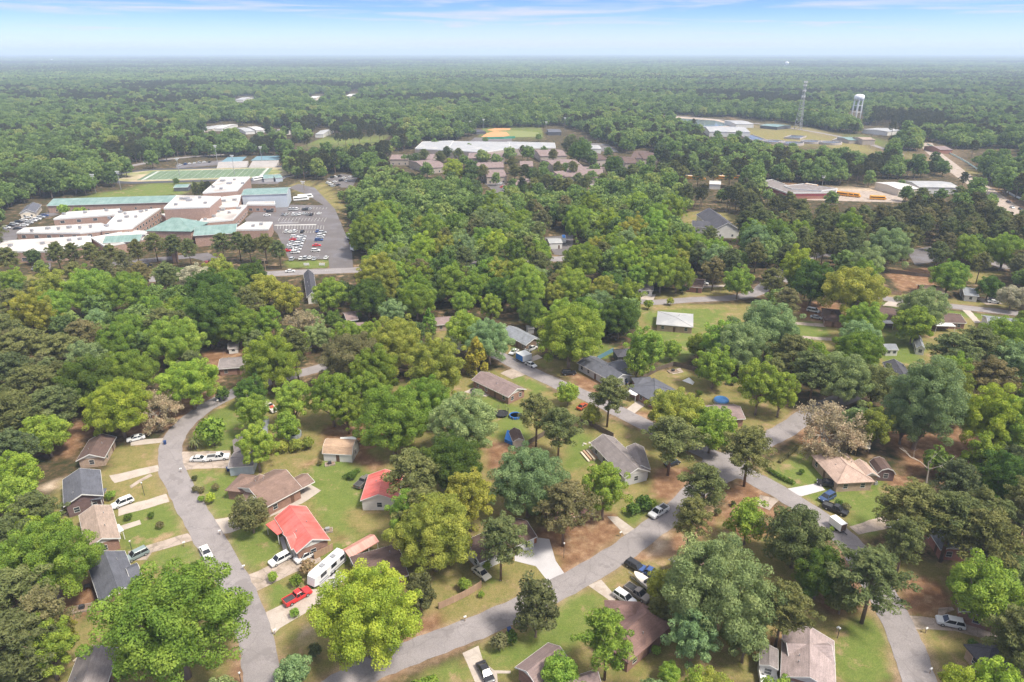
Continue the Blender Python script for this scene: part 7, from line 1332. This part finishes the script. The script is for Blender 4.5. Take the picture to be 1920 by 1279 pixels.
# ------------------------------------------------------------------ the wood seen as one mass
SC_ = 1.62
GREENS = [(0.02, (.060, .078, .032)), (.2, (.075, .105, .036)), (.36, (.095, .140, .040)), (.52, (.120, .170, .046)), (.66, (.150, .200, .062)), (.80, (.185, .220, .060)), (.95, (.205, .205, .075))]
DARKS = [(.1, (.052, .060, .032)), (.5, (.074, .080, .036)), (.9, (.100, .095, .044))]
GREENS = [(p, tuple(v * SC_ * w for v, w in zip(c, (.96, .98, 1.0)))) for p, c in GREENS]; DARKS = [(p, tuple(v * 1.08 for v in c)) for p, c in DARKS]
M_FARLEAF = foliage_mat('far_leaves', False, GREENS, .4, 2.6); M_FARNEEDLE = foliage_mat('far_needles', False, DARKS, .3, 7.0)
def far_sources():
    src = bpy.data.collections.new('far_wood_sources'); names = []
    def add(nm, me): o = bpy.data.objects.new(nm, me); src.objects.link(o)
    def merged(nm, parts, leafm, barkm):
        V, Q, tb, zc, h = parts; me = bpy.data.meshes.new('x'); me.from_pydata(tb.v, [], [f for f in tb.f if len(f) == 4][:24]); q2 = np.array([f for f in tb.f if len(f) == 4][:24]); tv = np.array(tb.v)
        bpy.data.meshes.remove(me); VV = np.vstack([V, tv]); QQ = np.vstack([Q, q2 + len(V)]); mi = np.r_[np.zeros(len(Q), int), np.ones(len(q2), int)]
        return fast_mesh(nm, VV, QQ, [leafm, barkm], mi)
    k = 0
    for s, sh in enumerate(('round', 'tall', 'round', 'spread')): add(f'a{k:02d}_leafy', merged(f'far_leafy_{s}', broad_parts(101 + s, 46, .078, 92, sh), M_FARLEAF, M_BARK)); k += 1
    for s in range(3): add(f'a{k:02d}_pine', merged(f'far_pine_{s}', pine_parts(121 + s, 40, .023, 34), M_FARNEEDLE, M_PBARK)); k += 1
    for s in range(4):   # 60 m of wood, for beyond a kilometre and a half
        r = np.random.default_rng(140 + s); VV, QQ, MI = [], [], []; o = 0
        for i in range(48):
            x, y = r.uniform(-30, 30, 2); pine = r.random() < (.05, .22, .5, .86)[s]; rad = r.uniform(3.4, 6.6); top = r.uniform(13, 21) if not pine else r.uniform(15, 21)
            C = np.array([[x, y, top - rad * 1.0], [x + r.normal() * rad * .5, y + r.normal() * rad * .5, top - rad * 1.5], [x + r.normal() * rad * .5, y + r.normal() * rad * .5, top - rad * 1.3]]); V, Q = leaves(r, C, np.array([rad * .8, rad * .75, rad * .7]), 24, 1.5, up=.5, thin=.8)
            VV.append(V); QQ.append(Q + o); MI += [1 if pine else 0] * len(Q); o += len(V)
        add(f'a{k:02d}_patch', fast_mesh(f'far_patch_{s}', np.vstack(VV), np.vstack(QQ), [M_FARLEAF, M_FARNEEDLE], np.array(MI))); k += 1
    return src
def far_points():
    P = []
    for t in REST:
        if t['form'] == 'p': P.append((t['x'], t['y'], 4 + int(rng.integers(3)), t['z'] / .74, rng.uniform(0, 6.28)))
        else: P.append((t['x'], t['y'], int(rng.integers(4)), t['r'], rng.uniform(0, 6.28)))
    def pine_here(x, y): return noise2(x, y, 190, 7) * .6 + noise2(x, y, 60, 8) * .4
    y = 900.0
    while y < 2300:
        sp = 9.0 + (y - 900) * .0015; xs = np.arange(-y * .80 - 30, y * .80 + 30, sp); xs = xs + rng.uniform(-.45, .45, xs.size) * sp; ys = y + rng.uniform(-.45, .45, xs.size) * sp; pn = pine_here(xs, ys) + rng.normal(size=xs.size) * .10
        for x_, y_, q in zip(xs, ys, pn):
            a = PX(x_, y_, 0); 
            if keep_pt(a[0], a[1]) or keep_pt(*PX(x_, y_, 11)[:2]): continue
            
            lim = .26
            for X0, X1, Y0, Y1, l in ((-300, 345, 262, 306, .62), (1290, 1745, 262, 350, .60), (545, 745, 250, 330, .44), (-300, 900, 150, 200, .44), (1300, 2200, 165, 205, .46), (1640, 1760, 225, 290, .6)):
                if X0 < a[0] < X1 and Y0 < a[1] < Y1: lim = l; break
            if q < lim: P.append((x_, y_, 4 + int(rng.integers(3)), rng.uniform(13, 19), rng.uniform(0, 6.28)))
            else: P.append((x_, y_, int(rng.integers(4)), rng.uniform(5.0, 8.2), rng.uniform(0, 6.28)))
        y += sp
    y = 2330.0
    while y < 16000:
        sp = 52.0 if y < 6000 else 64.0; xs = np.arange(-y * .80 - 60, y * .80 + 60, sp); xs = xs + rng.uniform(-.2, .2, xs.size) * sp; ys = y + rng.uniform(-.2, .2, xs.size) * sp
        pn = noise2(xs * .4, ys, 620, 9) * .7 + noise2(xs, ys, 240, 10) * .3 + rng.normal(size=xs.size) * .07; gap = noise2(xs, ys, 420, 12)
        for x_, y_, q, g in zip(xs, ys, pn, gap):
            if g > .93: continue
            P.append((x_, y_, 7 + int(np.clip((.64 - q) * 9, 0, 3)), rng.uniform(.85, 1.15) * (1.0 if y < 6000 else 1.2), rng.uniform(0, 6.28)))
        y += sp
    return np.array(P)
def build_far_wood():
    src = far_sources(); P = far_points()
    me = bpy.data.meshes.new('far_woods'); me.vertices.add(len(P)); co = np.zeros((len(P), 3), np.float32); co[:, :2] = P[:, :2]; me.vertices.foreach_set('co', co.ravel())
    for n, ty, d in (('kind', 'INT', P[:, 2].astype(np.int32)), ('siz', 'FLOAT', P[:, 3].astype(np.float32)), ('rot', 'FLOAT', P[:, 4].astype(np.float32))):
        me.attributes.new(n, ty, 'POINT').data.foreach_set('value', d)
    o = link('far_woods', me); tag(o, 'continuous green and dark pine woodland stretching back to the hazy horizon', 'woodland', None, 'stuff')
    ng = bpy.data.node_groups.new('scatter_wood', 'GeometryNodeTree'); ng.interface.new_socket('Geometry', in_out='INPUT', socket_type='NodeSocketGeometry'); ng.interface.new_socket('Geometry', in_out='OUTPUT', socket_type='NodeSocketGeometry')
    L = ng.links.new; gi = N(ng, 'NodeGroupInput'); go = N(ng, 'NodeGroupOutput'); iop = N(ng, 'GeometryNodeInstanceOnPoints'); ci = N(ng, 'GeometryNodeCollectionInfo'); ci.inputs['Collection'].default_value = src; ci.inputs['Separate Children'].default_value = True; ci.inputs['Reset Children'].default_value = True
    def attr(n, ty): a = N(ng, 'GeometryNodeInputNamedAttribute', data_type=ty); a.inputs['Name'].default_value = n; return a.outputs['Attribute']
    L(gi.outputs[0], iop.inputs['Points']); L(ci.outputs[0], iop.inputs['Instance']); iop.inputs['Pick Instance'].default_value = True; L(attr('kind', 'INT'), iop.inputs['Instance Index'])
    cx = N(ng, 'ShaderNodeCombineXYZ'); L(attr('rot', 'FLOAT'), cx.inputs['Z']); er = N(ng, 'FunctionNodeEulerToRotation'); L(cx.outputs[0], er.inputs[0]); L(er.outputs[0], iop.inputs['Rotation'])
    cs = N(ng, 'ShaderNodeCombineXYZ'); s = attr('siz', 'FLOAT'); [L(s, cs.inputs[i]) for i in range(3)]; L(cs.outputs[0], iop.inputs['Scale']); L(iop.outputs[0], go.inputs[0])
    md = o.modifiers.new('scatter', 'NODES'); md.node_group = ng
    print('FARPOINTS', len(P), 'IND', len(IND), 'REST', len(REST), 'FILL', len(FILL))
build_far_wood()
# ------------------------------------------------------------------ air
def build_haze():
    m = bpy.data.materials.new('haze'); m.use_nodes = True; t = m.node_tree; t.nodes.clear()
    v = N(t, 'ShaderNodeVolumePrincipled'); v.inputs['Color'].default_value = (.66, .80, 1.0, 1); v.inputs['Density'].default_value = HAZE; v.inputs['Anisotropy'].default_value = .0
    o = N(t, 'ShaderNodeOutputMaterial'); t.links.new(v.outputs[0], o.inputs['Volume'])
    tag(MB().box(-170000, 170000, -5000, 190000, -1.0, 150.0).obj('haze', m), kind='stuff')
HAZE = 1.4e-4
build_haze()
